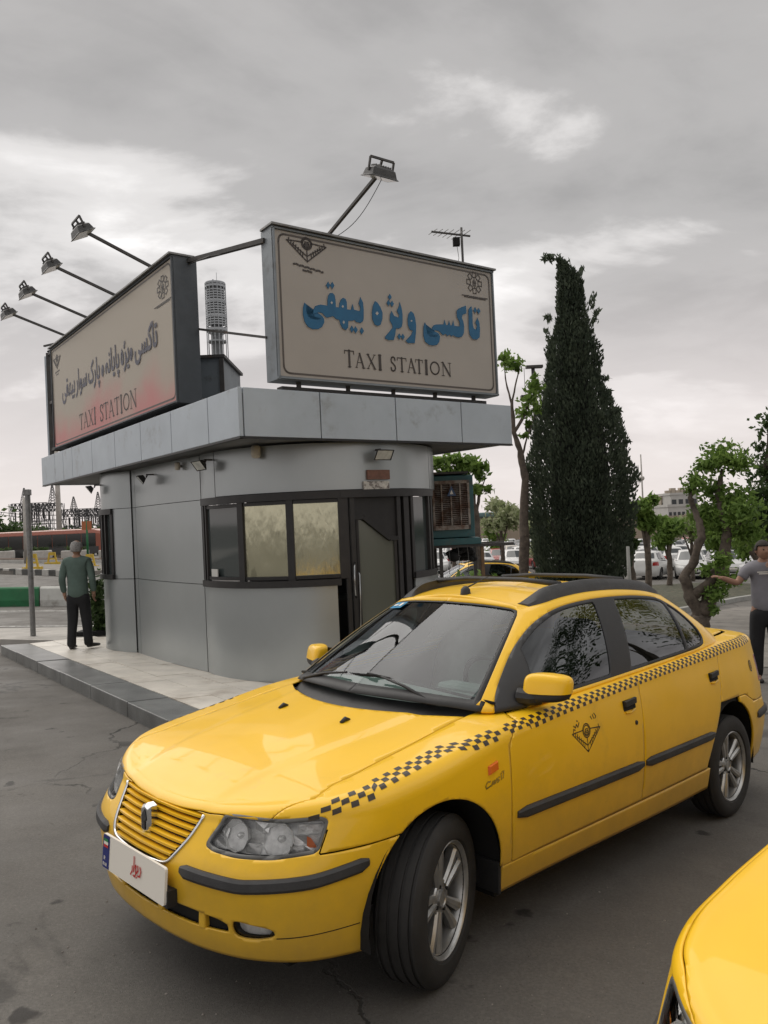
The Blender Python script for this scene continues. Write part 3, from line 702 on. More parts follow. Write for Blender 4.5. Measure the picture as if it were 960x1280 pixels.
# ------------------------------------------------------------------ wheels, lamps, trim
TA = np.linspace(0, SAM.L, 900); TV = np.linspace(0, 2.45, 246); TP = SAM.pt(TA[:, None], TV[None, :])
TN = np.cross(np.gradient(TP, axis=0), np.gradient(TP, axis=1)); TN /= np.linalg.norm(TN, axis=-1, keepdims=True)+1e-12
_c = np.stack([np.clip(TP[..., 0], 0, 2.8), 0*TP[..., 0], np.full(TP.shape[:2], .5)], -1); TN *= np.sign(((TP-_c)*TN).sum(-1, keepdims=True))
TXa = TA[(TA > .9) & (TA < SAM.L-.9)]; TXx = TP[(TA > .9) & (TA < SAM.L-.9), 70, 0]
def surf_frame(a, v, side, lift=0.0):
    """point and outward normal of the shell (looked up in a fine table)"""
    fa_ = min(max(a/SAM.L*899, 0), 898.999); fv = min(max(v/.01, 0), 244.999); i, j = int(fa_), int(fv); s, t = fa_-i, fv-j
    w = ((1-s)*(1-t), s*(1-t), (1-s)*t, s*t)
    p = w[0]*TP[i, j]+w[1]*TP[i+1, j]+w[2]*TP[i, j+1]+w[3]*TP[i+1, j+1]; n = w[0]*TN[i, j]+w[1]*TN[i+1, j]+w[2]*TN[i, j+1]+w[3]*TN[i+1, j+1]
    n = n/np.linalg.norm(n); p = p+n*lift; return Vector((p[0], p[1]*side, p[2])), Vector((n[0], n[1]*side, n[2]))
def v_at(a, z): return float(np.interp(z, TP[int(min(max(a/SAM.L*899+.5, 0), 899)), :201, 2], TV[:201]))
def a_at(x, z): return float(np.interp(x, TXx, TXa))
def strip(mb, path, side, w, h, tip=True):
    """moulding along (a, z) path: raised rounded bar on the shell"""
    rows = []
    for i, (a, z) in enumerate(path):
        v = v_at(a, z); p, n = surf_frame(a, v, side); k = 1.0
        if tip and i in (0, len(path)-1): k = .55
        zz = Vector((0, 0, 1)); upv = (zz-n*n.z).normalized()
        prof = [(-w/2, -.004), (-w/2, h*.55), (-w*.28, h), (w*.28, h), (w/2, h*.55), (w/2, -.004)]
        rows.append([p+upv*(a_*k)+n*(b_*(k if b_ > 0 else 1)) for a_, b_ in prof])
    n6 = 6; V = [q for r in rows for q in r]; F = []
    for i in range(len(rows)-1):
        for j in range(n6-1): F.append((i*n6+j, i*n6+j+1, (i+1)*n6+j+1, (i+1)*n6+j))
    F.append(tuple(range(n6))); F.append(tuple((len(rows)-1)*n6+j for j in range(n6)))
    mb.add(V, F)

def make_wheel(root, x, side, steer=0.0, y=.70):
    """tyre > rim; axis y, centre at hub"""
    R, w = .302, .185
    tm = MB()
    prof = [(.205, -w*.43), (.215, -w*.50), (.245, -w*.53), (.275, -w*.50), (.290, -w*.45), (.297, -w*.40)]
    tread = []
    g = .007
    for c in (-.33, -.12, .12, .33):
        tread += [(.301, w*(c-.035)), (.301-g, w*(c-.03)), (.301-g, w*(c+.03)), (.301, w*(c+.035))]
    prof = prof+[(.2995, -w*.39)]+tread+[(.2995, w*.39), (.297, w*.40), (.290, w*.45), (.275, w*.50), (.245, w*.53), (.215, w*.50), (.205, w*.43), (.19, w*.38), (.19, -w*.38), (.205, -w*.43)]
    tm.lathe(prof, 96, axis='y')
    t = tm.build('tyre', M['rubber'], root, True, angle=R_(35))
    # lateral tread cuts: small dark-edged ribs
    t.location = (x, side*y, .302); t.rotation_euler = (0, 0, steer)
    rm = MB(); o = side
    f = w*.43*1.0
    rm.lathe([(.206, o*f), (.208, o*(f+.004)), (.203, o*(f+.007)), (.197, o*(f+.002)), (.190, o*(f-.012)), (.186, o*(f-.05)), (.186, o*(f-.15)), (.20, o*(f-.16))], 64, axis='y')
    bk = MB(); bk.lathe([(0.001, o*(f-.085)), (.187, o*(f-.085))], 40, axis='y')          # dark brake side
    # five twin spokes
    for k in range(5):
        ang = math.pi/2+k*2*math.pi/5+.25
        for sgn in (-1, 1):
            pts = []
            for i, r in enumerate((.048, .085, .13, .170, .194)):
                t_ = max(0, (r-.05)/.145); off = sgn*(.014+.024*t_**1.2); ca, sa = math.cos(ang), math.sin(ang)
                dep = o*(f-.014-.012*(1-t_)+(.0 if r < .17 else -.002)); wd = .0125+.010*t_
                cx, cz = ca*r-sa*off, sa*r+ca*off
                tx, tz = -sa, ca
                pts.append([(cx-tx*wd, dep-o*.006, cz-tz*wd), (cx-tx*wd*.45, dep+o*.004, cz-tz*wd*.45), (cx+tx*wd*.45, dep+o*.004, cz+tz*wd*.45), (cx+tx*wd, dep-o*.006, cz+tz*wd), (cx+tx*wd*.8, dep-o*.034, cz+tz*wd*.8), (cx-tx*wd*.8, dep-o*.034, cz-tz*wd*.8)])
            V = [q for r_ in pts for q in r_]; F = []
            for i in range(len(pts)-1):
                for j in range(6): F.append((i*6+j, i*6+(j+1) % 6, (i+1)*6+(j+1) % 6, (i+1)*6+j))
            rm.add(V, F)
    rm.lathe([(.0, o*(f-.020)), (.026, o*(f-.020)), (.030, o*(f-.016)), (.034, o*(f-.016)), (.036, o*(f-.026)), (.062, o*(f-.026)), (.066, o*(f-.032)), (.064, o*(f-.06))], 32, axis='y')
    rim = rm.build('rim', M['alloy'], t, True, angle=R_(32))
    hb = MB()
    for k in range(4):
        a = k*math.pi/2+.4; hb.lathe([(.0, o*(f-.019)), (.007, o*(f-.019)), (.008, o*(f-.035))], 8, c=(.050*math.cos(a), 0, .050*math.sin(a)), axis='y')
    hb.build('wheel_bolts', M['under'], t, kind='stuff')
    bk.lathe([(.0, o*(f-.05)), (.045, o*(f-.05)), (.12, o*(f-.07)), (.121, o*(f-.085))], 32, axis='y')
    bk.build('brake_disc', M['under'], t)
    return t

def polyline_print(mb, segs, w, place):
    """flat strokes: segs = list of point lists in sign units; place maps (x, y) to 3D"""
    for pts in segs:
        for (x0, y0), (x1, y1) in zip(pts[:-1], pts[1:]):
            dx, dy = x1-x0, y1-y0; L = math.hypot(dx, dy)
            if L < 1e-6: continue
            nx, ny = -dy/L*w/2, dx/L*w/2; ex, ey = dx/L*w*.3, dy/L*w*.3
            q = [(x0+nx-ex, y0+ny-ey), (x0-nx-ex, y0-ny-ey), (x1-nx+ex, y1-ny+ey), (x1+nx+ex, y1+ny+ey)]
            mb.add([place(*p) for p in q], [(0, 1, 2, 3)])
def circle_pts(cx, cy, r, n=24, a0=0, a1=2*math.pi): return [(cx+r*math.cos(a0+(a1-a0)*k/n), cy+r*math.sin(a0+(a1-a0)*k/n)) for k in range(n+1)]
def wing_emblem():
    """winged taxi badge: ring with a small car and two barred wings; unit ~ 1 wide"""
    s = [circle_pts(0, .12, .13, 22), circle_pts(0, .12, .10, 18), [(-.06, .08), (-.04, .15), (.04, .15), (.06, .08), (-.06, .08)], [(-.06, .05), (.06, .05)], [(-.05, .11), (.05, .11)]]
    for d in (-1, 1):
        s += [[(d*.5, .12), (d*.13, .14)], [(d*.5, .12), (0, -.28)], [(d*.36, .06), (0, -.16)]]
        for k in range(7):
            t = k/7; x0, y0 = d*(.46-.40*t), .09-.33*t
            s.append([(x0, y0), (x0-d*.02, y0+.09+.02*t)])
    s.append([(0, -.28), (0, -.02)])
    return s

def build_taxi(label, group, steer=R_(19), seam=None, band=True):
    root = empty('taxi', label=label, cat='taxi', group=group)
    K = build_taxi_parts(root, seam); S = SAM; shell = K['shell']
    # ---- dark lining behind the shut lines, with wheel wells
    def inner(a, v, X): return X
    lin = Patch(np.linspace(0, S.L, 130), np.r_[np.linspace(.02, 1, 14), np.linspace(1, 2, 6)[1:], 2.08], S.pt)
    lin = lin.clip(lambda a, v, X: (np.hypot((X[:, 0]+.055)/.36, (X[:, 2]-.33)/.35)-1)*.35).clip(lambda a, v, X: (np.hypot((X[:, 0]-2.61)/.36, (X[:, 2]-.35)/.35)-1)*.35)
    lin = lin.clip(lambda a, v, X: np.where((X[:, 2] < .35) & ((np.abs(X[:, 0]+.055) < .36) | (np.abs(X[:, 0]-2.61) < .36)), -1., 1.))
    lin = lin.clip(lambda a, v, X: -K['head_in'](a, v, X)-.004).clip(lambda a, v, X: -K['fog_p'](a, X[:, 2])-.002)
    ms = []
    for sd in (-1, 1):
        X, F = lin.mesh(sd); c = np.stack([np.clip(X[:, 0], 0, 2.8), 0*X[:, 0], np.full(len(X), .55)], 1); d = c-X; d /= np.linalg.norm(d, axis=1)[:, None]
        ms.append((X+d*.022, F))
    panel('inner_lining', ms, M['under'], root, 0)
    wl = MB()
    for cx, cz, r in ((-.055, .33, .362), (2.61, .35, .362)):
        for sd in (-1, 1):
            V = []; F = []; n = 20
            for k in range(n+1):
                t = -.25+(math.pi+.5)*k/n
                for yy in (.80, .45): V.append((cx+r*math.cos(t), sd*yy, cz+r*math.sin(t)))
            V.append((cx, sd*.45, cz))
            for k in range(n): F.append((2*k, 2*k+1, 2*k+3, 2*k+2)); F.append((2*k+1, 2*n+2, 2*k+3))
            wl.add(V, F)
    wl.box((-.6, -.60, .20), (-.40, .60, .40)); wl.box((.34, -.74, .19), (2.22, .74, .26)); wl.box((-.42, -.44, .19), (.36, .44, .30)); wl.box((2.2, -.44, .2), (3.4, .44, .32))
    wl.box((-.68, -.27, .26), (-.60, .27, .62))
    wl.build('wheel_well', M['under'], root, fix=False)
    for sd in (-1, 1):
        mf = MB(); mf.box((.285, min(sd*.62, sd*.81), .235), (.300, max(sd*.62, sd*.81), .36)); mf.build('mud_flap', M['black_plastic'], root, bevel=.004)
    for x, st in ((0.0, steer), (2.66, 0.0)):
        for sd in (-1, 1): make_wheel(root, x-.03 if x == 0 else x-.03, sd, st, .715)
    # ---- headlamps
    hin = K['head_in']
    for sd in (-1, 1):
        lens = shell.clip(lambda a, v, X: hin(a, v, X)-.012); X, F = lens.mesh(sd)
        bowl = shell.clip(lambda a, v, X: hin(a, v, X)-.002); Xb, Fb = bowl.mesh(sd)
        Xb = Xb+np.array([.038, -.02*sd, 0]); 
        lo = panel('headlight', [(X, F)], M['lens'], root, 0)
        seal = shell.clip(lambda a, v, X: hin(a, v, X)-.0).clip(lambda a, v, X: .013-hin(a, v, X))
        panel('lamp_seal', [seal.mesh(sd)], M['seal'], lo, .012)
        panel('lamp_housing', [(Xb, Fb)], M['lampbowl'], lo, 0)
        rf = MB()
        for a_c, r_, z_c in ((.455, .052, .628), (.615, .058, .632)):
            p, n = surf_frame(a_c, v_at(a_c, z_c), sd, -.012); n = (n+Vector((-1.2, 0, 0))).normalized()
            zz = Vector((0, 0, 1)); u = n.cross(zz).normalized(); w_ = u.cross(n)
            ns = 18; rings = [(1.0, 0), (.86, -.02), (.62, -.045), (.30, -.060), (.22, -.060), (.20, -.02), (.12, -.012), (.01, -.010)]
            V = []; F = []
            for rr, dd in rings:
                for k in range(ns):
                    t = 2*math.pi*k/ns; wob = 1+(.05 if k % 2 else 0)*(1 if rr > .5 else 0)
                    V.append(p+u*(r_*rr*wob*math.cos(t)*1.12)+w_*(r_*rr*wob*math.sin(t))+n*dd)
            for i in range(len(rings)-1):
                for k in range(ns): F.append((i*ns+k, i*ns+(k+1) % ns, (i+1)*ns+(k+1) % ns, (i+1)*ns+k))
            rf.add(V, F)
        # faceted filler around the bowls
        for a_c in (.385, .535, .70, .755):
            for zc in (.600, .632, .664):
                p, n = surf_frame(a_c, v_at(a_c, zc), sd, -.030); w_ = .024+.006*random.random()
                u = Vector((0, 0, 1)); s_ = n.cross(u).normalized(); tl = random.uniform(-.012, .012)
                q = [p-s_*w_-u*.018+n*tl, p+s_*w_-u*.018-n*tl, p+s_*w_+u*.018+n*tl*.5, p-s_*w_+u*.018-n*tl]; rf.add(q, [(0, 1, 2, 3)])
        rf.build('reflector', M['reflector'], lo, False)
        am = MB(); p, n = surf_frame(.742, v_at(.742, .625), sd, -.018); s_ = n.cross(Vector((0, 0, 1))).normalized(); u = Vector((0, 0, 1))
        am.add([p-s_*.018-u*.016, p+s_*.018-u*.016, p+s_*.018+u*.022, p+s_*.004+u*.016], [(0, 1, 2, 3)]); am.build('indicator', M['amber'], lo)
        # fog lamp
        fg = shell.clip(lambda a, v, X: K['fog_p'](a, X[:, 2])); X, F = fg.mesh(sd); X = X+np.array([.012, -.004*sd, 0])
        fo = panel('fog_light', [(X, F)], M['lens'], root, 0); X2 = X+np.array([.03, -.012*sd, 0])
        panel('fog_reflector', [(X2, F)], M['lampbowl'], fo, 0)
    # ---- lower intake: dark opening with dividing fins
    it = shell.clip(lambda a, v, X: K['int_p'](a, X[:, 2])+.004)
    ms = []
    for sd in (-1, 1):
        X, F = it.mesh(sd); ms.append((X+np.array([.05, 0, 0]), F))
    panel('air_intake', ms, M['under'], root, 0)
    for sd in (-1, 1):
        for a_c in (.15, .385):
            fn = MB(); p, n = surf_frame(a_c, v_at(a_c, .345), sd, -.012); fn.bar(p-Vector((-.004, 0, .033)), p+Vector((.004, 0, .031)), .030, .03, upv=n); fn.build('intake_fin', M['yellow'], root, bevel=.006)
    # ---- grille: eight blades, chrome side rims, badge
    gp = K['gp']
    gb = shell.clip(lambda a, v, X: gp(a, X[:, 2])+.004); ms = []
    for sd in (-1, 1):
        X, F = gb.mesh(sd); ms.append((X+np.array([.045, 0, 0]), F))
    g_o = panel('grille', ms, M['under'], root, 0)
    nb = 8
    edge_hi = [(.30, .668), (.262, .572), (.205, .500), (.17, .488)]
    def half_w(z): return float(np.interp(z, [.488, .500, .572, .668], [.165, .200, .258, .295]))
    for k in range(nb):
        z = .503+k*(.655-.503)/(nb-1); hw = half_w(z)-.006; bm_ = MB(); rows = []
        for j in range(17):
            a_ = -hw+2*hw*j/16; sd = -1 if a_ < 0 else 1
            p, n = surf_frame(abs(a_), v_at(abs(a_), z), sd)
            rows.append([p+Vector((-.002, 0, .004)), p+Vector((-.001, 0, -.005)), p+Vector((.006, 0, -.0075)), p+Vector((.028, 0, -.001)), p+Vector((.028, 0, .004)), p+Vector((.006, 0, .0055))])
        V = [q for r in rows for q in r]; F = []
        for i in range(16):
            for j in range(6): F.append((i*6+j, i*6+(j+1) % 6, (i+1)*6+(j+1) % 6, (i+1)*6+j))
        bm_.add(V, F); bm_.build('grille_slat', M['yellow'], g_o, True, angle=R_(40))
    rim = MB()
    path = [(-.297, .664), (-.262, .572), (-.206, .502), (-.12, .488), (0, .486), (.12, .488), (.206, .502), (.262, .572), (.297, .664)]
    pp = []
    P2 = np.array(path); d2 = np.r_[0, np.cumsum(np.linalg.norm(np.diff(P2, axis=0), axis=1))]
    for q in cri(d2, P2, np.linspace(0, d2[-1], 50)):
        sd = -1 if q[0] < 0 else 1; p, n = surf_frame(abs(q[0]), v_at(abs(q[0]), q[1]), sd, .001); pp.append(p)
    rim.tube(pp, .0065, 6); rim.build('grille_rim', M['chrome'], g_o, True)
    bd = MB(); p, n = surf_frame(0, v_at(0, .592), 1, .006); p.y = 0
    # shield-like emblem: facetted horse-head plaque
    out = [(-.030, .052), (.0, .060), (.034, .046), (.036, .0), (.030, -.045), (.004, -.058), (-.026, -.046), (-.036, -.01)]
    V = [(p.x-.004, p.y+y, p.z+z) for y, z in out]+[(p.x-.016, p.y+y*.72, p.z+z*.78) for y, z in out]+[(p.x+.02, p.y+y, p.z+z) for y, z in out]
    n8 = 8; F = [tuple(range(n8, 2*n8))]+[(i, (i+1) % n8, n8+(i+1) % n8, n8+i) for i in range(n8)]+[(2*n8+i, 2*n8+(i+1) % n8, (i+1) % n8, i) for i in range(n8)]
    bd.add(V, F); bo = bd.build('front_badge', M['chrome'], root, False, bevel=.002)
    hs = MB(); hp_ = [(-.012, -.036), (.012, -.036), (.016, -.008), (.018, .016), (.004, .034), (-.004, .040), (-.010, .028), (-.020, .008), (-.018, -.002), (-.008, .002), (-.010, -.014)]
    hs.add([(p.x-.0175, p.y+y, p.z+z) for y, z in hp_]+[(p.x-.021, p.y+y*.8, p.z+z*.85) for y, z in hp_], [tuple(range(11, 22))]+[(i, (i+1) % 11, 11+(i+1) % 11, 11+i) for i in range(11)])
    hs.build('badge_relief', M['grey_plastic'], bo)
    # ---- registration plate in front of the bumper
    pl = empty_part('number_plate', root)
    def plate_pt(y, z, d=0): return (-.872-d+.03*(z-.44), y, z)
    pb = MB(); y0, y1, z0, z1 = -.255, .235, .372, .500
    c8 = round_poly([(y0, z0), (y1, z0), (y1, z1), (y0, z1)], .012, 4)
    V = [plate_pt(y, z, .004) for y, z in c8]+[plate_pt(y, z, -.006) for y, z in c8]; n = len(c8)
    pb.add(V, [tuple(range(n))]+[(i, (i+1) % n, n+(i+1) % n, n+i) for i in range(n)]+[tuple(range(n, 2*n))[::-1]])
    pb.build('plate_board', M['white'], pl)
    hd = MB(); hd.box((-.868, y0-.006, z0-.008), (-.83, y1+.006, z0+.05)); hd.build('plate_holder', M['black_plastic'], pl)
    bl = MB(); yb = y1-.058
    c8 = [(yb, z0+.002), (y1-.008, z0+.002), (y1-.002, z0+.010), (y1-.002, z1-.010), (y1-.008, z1-.002), (yb, z1-.002)]
    bl.add([plate_pt(y, z, .0055) for y, z in c8], [tuple(range(6))]); bl.build('plate_band', M['blue'], pl)
    for nm, zz, mm in (('green', .474, 'green'), ('white', .463, 'white'), ('red', .452, 'red')):
        f_ = MB(); f_.add([plate_pt(yb+.010, zz, .007), plate_pt(yb+.046, zz, .007), plate_pt(yb+.046, zz+.011, .007), plate_pt(yb+.010, zz+.011, .007)], [(0, 1, 2, 3)]); f_.build('flag_stripe', M[mm], pl)
    # lettering seen from the front: +y is to the viewer's left, so x runs along -y
    def on_plate(cx, cz, s): return lambda x, y: plate_pt(cx-x*s, cz+y*s, .0075)
    tx = MB(); L5 = {'I': [[(0, 0), (0, 1)]], 'R': [[(0, 0), (0, 1), (.5, .9), (.5, .6), (0, .5), (.55, 0)]], 'A': [[(0, 0), (.3, 1), (.6, 0)], [(.12, .4), (.48, .4)]], 'N': [[(0, 0), (0, 1), (.5, 0), (.5, 1)]]}
    def word(w, cx, cz, s):
        x = 0
        for ch in w:
            for sg in L5[ch]: polyline_print(tx, [[(x+a, b) for a, b in sg]], .16, on_plate(cx, cz, s))
            x += {'I': .35}.get(ch, .85)
    word('IR', y1-.018, .406, .013); word('IRAN', y1-.012, .384, .012)
    tx.build('plate_country_print', M['white'], pl)
    dv = MB(); pp_ = on_plate(-.03, .432, .078)
    # small red handwritten word
    polyline_print(dv, [[(.62, .30), (.70, .12), (.62, -.12), (.42, -.14)], [(.40, .30), (.44, .10), (.30, -.05), (.22, .02)], [(.25, .22), (.18, .28), (.13, .18), (.20, .12), (.22, -.10), (.10, -.26), (-.02, -.22)], [(.0, .62), (.02, .1), (.0, -.06)], [(-.14, .16), (-.14, -.06), (-.30, -.26)], [(.31, -.22), (.29, -.26)]], .085, pp_)
    dv.build('plate_word_print', M['red'], pl)
    for sd in (-1, 1):
        m_ = MB(); aa = np.linspace(.68, .97, 20); polyline_print(m_, [[(a, .322+.02*(a-.68)/.3) for a in aa]], .0035, lambda a, z: surf_frame(a, v_at(a, z), sd, .0008)[0]); m_.build('bumper_crease', M['under'], root, fix=False)
    # ---- rub strips
    for sd in (-1, 1):
        m_ = MB(); strip(m_, [(a, z) for a, z in zip(np.linspace(.285, .985, 26), np.interp(np.linspace(.285, .985, 26), [.285, .55, .80, .985], [.494, .488, .512, .545]))], sd, .044, .016); m_.build('bumper_strip', M['grey_plastic'], root, True, angle=R_(35))
        for xa, xb in ((.375, 1.425), (1.450, 2.285)):
            aa = [a_at(x, .55) for x in np.linspace(xa, xb, 18)]; zz = [np.interp(x, [.375, 2.3], [.536, .556]) for x in np.linspace(xa, xb, 18)]
            m_ = MB(); strip(m_, list(zip(aa, zz)), sd, .046, .017); m_.build('door_strip', M['grey_plastic'], root, True, angle=R_(35))
        aa = np.linspace(4.42, S.L-.3, 24); m_ = MB(); strip(m_, [(a, .56) for a in aa], sd, .05, .016); m_.build('bumper_strip', M['grey_plastic'], root, True, angle=R_(35))
        # arch lips
        # door handles
        for hx, hz in ((1.325, .845), (2.345, .872)):
            a_ = a_at(hx, hz); v_ = v_at(a_, hz); p, n = surf_frame(a_, v_, sd, .002)
            hh = MB(); hh.add([], [])
            q = []
            for (dx, dz, d) in [(-.060, .028, 0), (.060, .032, 0), (.062, -.014, 0), (.050, -.020, 0), (-.055, -.022, 0), (-.062, -.010, 0)]:
                aa_ = a_at(hx+dx, hz+dz); pp1, nn = surf_frame(aa_, v_at(aa_, hz+dz), sd, .0015); q.append(pp1)
            hh.add(q+[p-n*.0+Vector((0, 0, .0))], [(0, 1, 6), (1, 2, 6), (2, 3, 6), (3, 4, 6), (4, 5, 6), (5, 0, 6)])
            a1 = surf_frame(a_at(hx-.056, hz+.014), v_at(a_, hz+.014), sd, .010)[0]; a2 = surf_frame(a_at(hx+.056, hz+.018), v_at(a_, hz+.018), sd, .010)[0]
            ho = hh.build('door_handle', M['under'], root)
            bb = MB(); bb.bar(a1, a2, .016, .030, upv=(0, 0, 1)); bb.build('handle_grip', M['black_plastic'], ho, bevel=.004)
            cc = MB(); c1 = surf_frame(a_at(hx-.045, hz-.026), v_at(a_, hz-.026), sd, .004)[0]; c2 = surf_frame(a_at(hx+.045, hz-.024), v_at(a_, hz-.024), sd, .004)[0]; cc.tube([c1, c1.lerp(c2, .5)-Vector((0, 0, .008)), c2], .006, 6); cc.build('handle_cup', M['yellow'], ho, True)
        a_ = a_at(1.372, .757); p, n = surf_frame(a_, v_at(a_, .757), sd); lk = MB(); lk.T = Matrix.Translation(p); lk.lathe([(.0, sd*.006), (.010, sd*.005), (.013, -sd*.004)], 12, axis='y'); lk.build('door_lock', M['black_plastic'], root)
        # indicator repeater + script badge
        a_ = a_at(.225, .748); ps = [surf_frame(a_at(.225+dx, .748+dz), v_at(a_, .748+dz), sd, .001)[0] for dx, dz in ((-.030, -.018), (.030, -.015), (.030, .019), (-.030, .016))]
        nn = surf_frame(a_, v_at(a_, .748), sd)[1]; rp_ = MB(); rp_.add(ps+[p_+nn*.010+(sum(ps, Vector())/4-p_)*.2 for p_ in ps], [(4, 5, 6, 7), (0, 1, 5, 4), (1, 2, 6, 5), (2, 3, 7, 6), (3, 0, 4, 7)]); rp_.build('side_indicator', M['amber'], root)
        sb = MB(); pl_ = lambda x, y: surf_frame(a_at(.175+x*(1 if sd < 0 else -1)+(0 if sd < 0 else .13), .692+y), v_at(a_, .692+y), sd, .002)[0]
        polyline_print(sb, [[(.03, .012), (.012, .016), (.0, .006), (.004, -.006), (.03, -.004)], [(.035, -.006), (.045, .008), (.052, -.004), (.040, .0)], [(.056, .008), (.060, -.004), (.068, .010)], [(.085, .010), (.072, .004), (.084, -.002), (.072, -.006)]], .006, pl_)
        polyline_print(sb, [[(.098, .020), (.098, -.004)], [(.104, .022), (.116, .022), (.108, -.002)]], .005, pl_)
        sb.build('script_badge', M['chrome'], root)
        # fuel flap badge: dark round sticker with ring
        if sd < 0:
            fb = MB(); a_ = a_at(2.99, .875)
            def fpl(x, y): return surf_frame(a_at(2.99+x, .875+y), v_at(a_, .875+y), sd, .002)[0]
            ring = [fpl(.032*math.cos(t), .036*math.sin(t)) for t in np.linspace(0, 2*math.pi, 16, endpoint=False)]
            fb.add(ring, [tuple(range(16))]); fs = fb.build('side_sticker', M['black'], root)
            fc = MB(); polyline_print(fc, [circle_pts(0, 0, .024, 16), [(-.012, -.01), (-.006, .01), (.006, .01), (.012, -.01)]], .004, lambda x, y: Vector(fpl(x, y))+Vector((0, sd*.001, 0))); fc.build('sticker_print', M['yellow'], fs)
    # ---- checker band: three rows of small dark squares from lamp to tail
    for sd in (-1, 1) if band else ():
        gh_skip = lambda a: False
        top = [(-.554, .642), (-.331, .665), (.036, .690), (.31, .752), (.345, .762), (.52, .770), (1.02, .765), (1.6, .768), (2.38, .768), (2.9, .760), (3.12, .745)]
        cd = MB(); S_ = SAM
        # path given as (x, v): v runs over the shoulder
        path = [(-.56, 1.50), (-.45, 1.85), (-.331, 2.02), (.036, 2.05), (.20, 1.98), (.31, 1.90), (.52, 1.86), (1.02, 1.86), (1.6, 1.86), (2.4, 1.84), (2.9, 1.90), (3.14, 2.0)]
        PX = [p[0] for p in path]; PV = [p[1] for p in path]
        xs = np.linspace(-.56, 3.14, 1400); aa = []
        tabA = np.linspace(.5, 5.0, 900); tabX = S_.pt(tabA, np.full(900, 1.5))[:, 0]
        def at(x, d):
            """point d metres below the band's upper edge"""
            a = float(np.interp(x, tabX, tabA)); v = float(np.interp(x, PX, PV)); rr = .07 if x < .5 else .05
            # walk down over arc then side
            arc = (v-1)*math.pi/2*rr if v <= 2 else math.pi/2*rr+(v-2)
            arc2 = arc-d
            if arc2 > math.pi/2*rr: v2 = 2+(arc2-math.pi/2*rr)
            elif arc2 > 0: v2 = 1+arc2/rr/(math.pi/2)
            else: v2 = 1+arc2/.55
            return a, v2
        at0 = at
        if sd > 0: at = lambda x, d: at0(x, d+.045)
        x = -.555; i = 0
        while x < 3.10:
            sq = .029 if x < .30 else .0275; rowh = .0225 if x < .30 else .0205
            nrow = 3; near_join = (.325 < x+sq/2 < .345) or (1.44 < x+sq/2 < 1.452) or False
            for r in range(nrow):
                if (i+r) % 2 == 0 and not near_join:
                    if x < -.50 and r == 0: continue
                    m_ = .05
                    c = [(x+sq*m_, r*rowh), (x+sq*(1-m_), r*rowh), (x+sq*(1-m_), (r+1)*rowh*.985), (x+sq*m_, (r+1)*rowh*.985)]
                    V = []
                    for fx in (0, .5, 1):
                        for fy in (0, .5, 1):
                            xx = c[0][0]+(c[1][0]-c[0][0])*fx; dd = c[0][1]+(c[2][1]-c[0][1])*fy; a_, v_ = at(xx, dd); V.append(surf_frame(a_, v_, sd, .0012)[0])
                    cd.add(V, [(0, 1, 4, 3), (1, 2, 5, 4), (3, 4, 7, 6), (4, 5, 8, 7)])
            x += sq; i += 1
        cd.build('checker_band', M['decal'], root, fix=False)
        # door emblem, drawn with strokes
        em = MB(); sc = .235
        def dpl(x, y):
            xx = .915+x*sc*(1 if sd < 0 else -1); zz = .760+y*sc; a_ = a_at(xx, zz); return surf_frame(a_, v_at(a_, zz), sd, .0012)[0]
        polyline_print(em, wing_emblem(), .020, dpl)
        polyline_print(em, [[(-.42, .26), (-.36, .22), (-.32, .28), (-.28, .22), (-.22, .30)], [(-.44, .20), (-.38, .18)], [(.20, .36), (.24, .30)], [(.28, .38), (.32, .30)], [(.34, .40), (.40, .34), (.36, .30)], [(-.30, .34), (-.26, .33)]], .022, dpl)
        em.build('door_emblem', M['decal'], root, fix=False)
    # ---- mirrors
    for sd in (-1, 1):
        tri = MB(); tri.tube([(.59, sd*.685, .965), (.61, sd*.74, .962), (.64, sd*.78, .965)], [.040, .034, .030], 10)
        base = tri.build('door_mirror', M['black_plastic'], root, bevel=.006)
        def ell(cx, cy, cz, ax, ay, az, lo, hi, n=24, m=10, taper=0):
            """rounded block: superellipsoid slice between heights lo..hi"""
            V = []; F = []
            sp = lambda c, e: math.copysign(abs(c)**e, c)
            for i in range(m+1):
                ph = lo+(hi-lo)*i/m
                for k in range(n):
                    t = 2*math.pi*k/n; X = ax*sp(math.cos(ph), .35)*sp(math.cos(t), .7); Y = ay*sp(math.cos(ph), .35)*sp(math.sin(t), .45); Z = az*sp(math.sin(ph), .55)
                    Z *= 1-.14*max(0, Y*1/ay)
                    V.append((cx+X+.012*(Z/az)+.035*(Y/ay), cy+sd*Y, cz+Z))
            for i in range(m):
                for k in range(n): F.append((i*n+k, i*n+(k+1) % n, (i+1)*n+(k+1) % n, (i+1)*n+k))
            F.append(tuple(range(n))); F.append(tuple(m*n+k for k in range(n)))
            return V, F
        mm = MB(); mm.add(*ell(.66, sd*.800, 1.010, .052, .092, .058, R_(-14), R_(90))); mm.build('mirror_cap', M['yellow'], base, True, angle=R_(60))
        mk = MB(); mk.add(*ell(.66, sd*.798, 1.008, .050, .090, .062, R_(-90), R_(-13))); mk.box((.700, sd*.798-.08, .960), (.708, sd*.798+.08, 1.050)); mk.build('mirror_shell', M['black_plastic'], base, True, angle=R_(50))
    # ---- cowl, wipers, washer jets, aerial
    cw = MB(); n = 25; V = []
    for k in range(n):
        y = -.60+1.20*k/(n-1); xh = .098+.62*y*y; xg = .215+.46*y*y
        V += [(xh, y, float(SAM.top(xh, y))-.012), ((xh+xg)/2, y, float(SAM.top(xh, y))-.022), (xg+.03, y, float(SAM.top(xg, y))+.012)]
    F = []
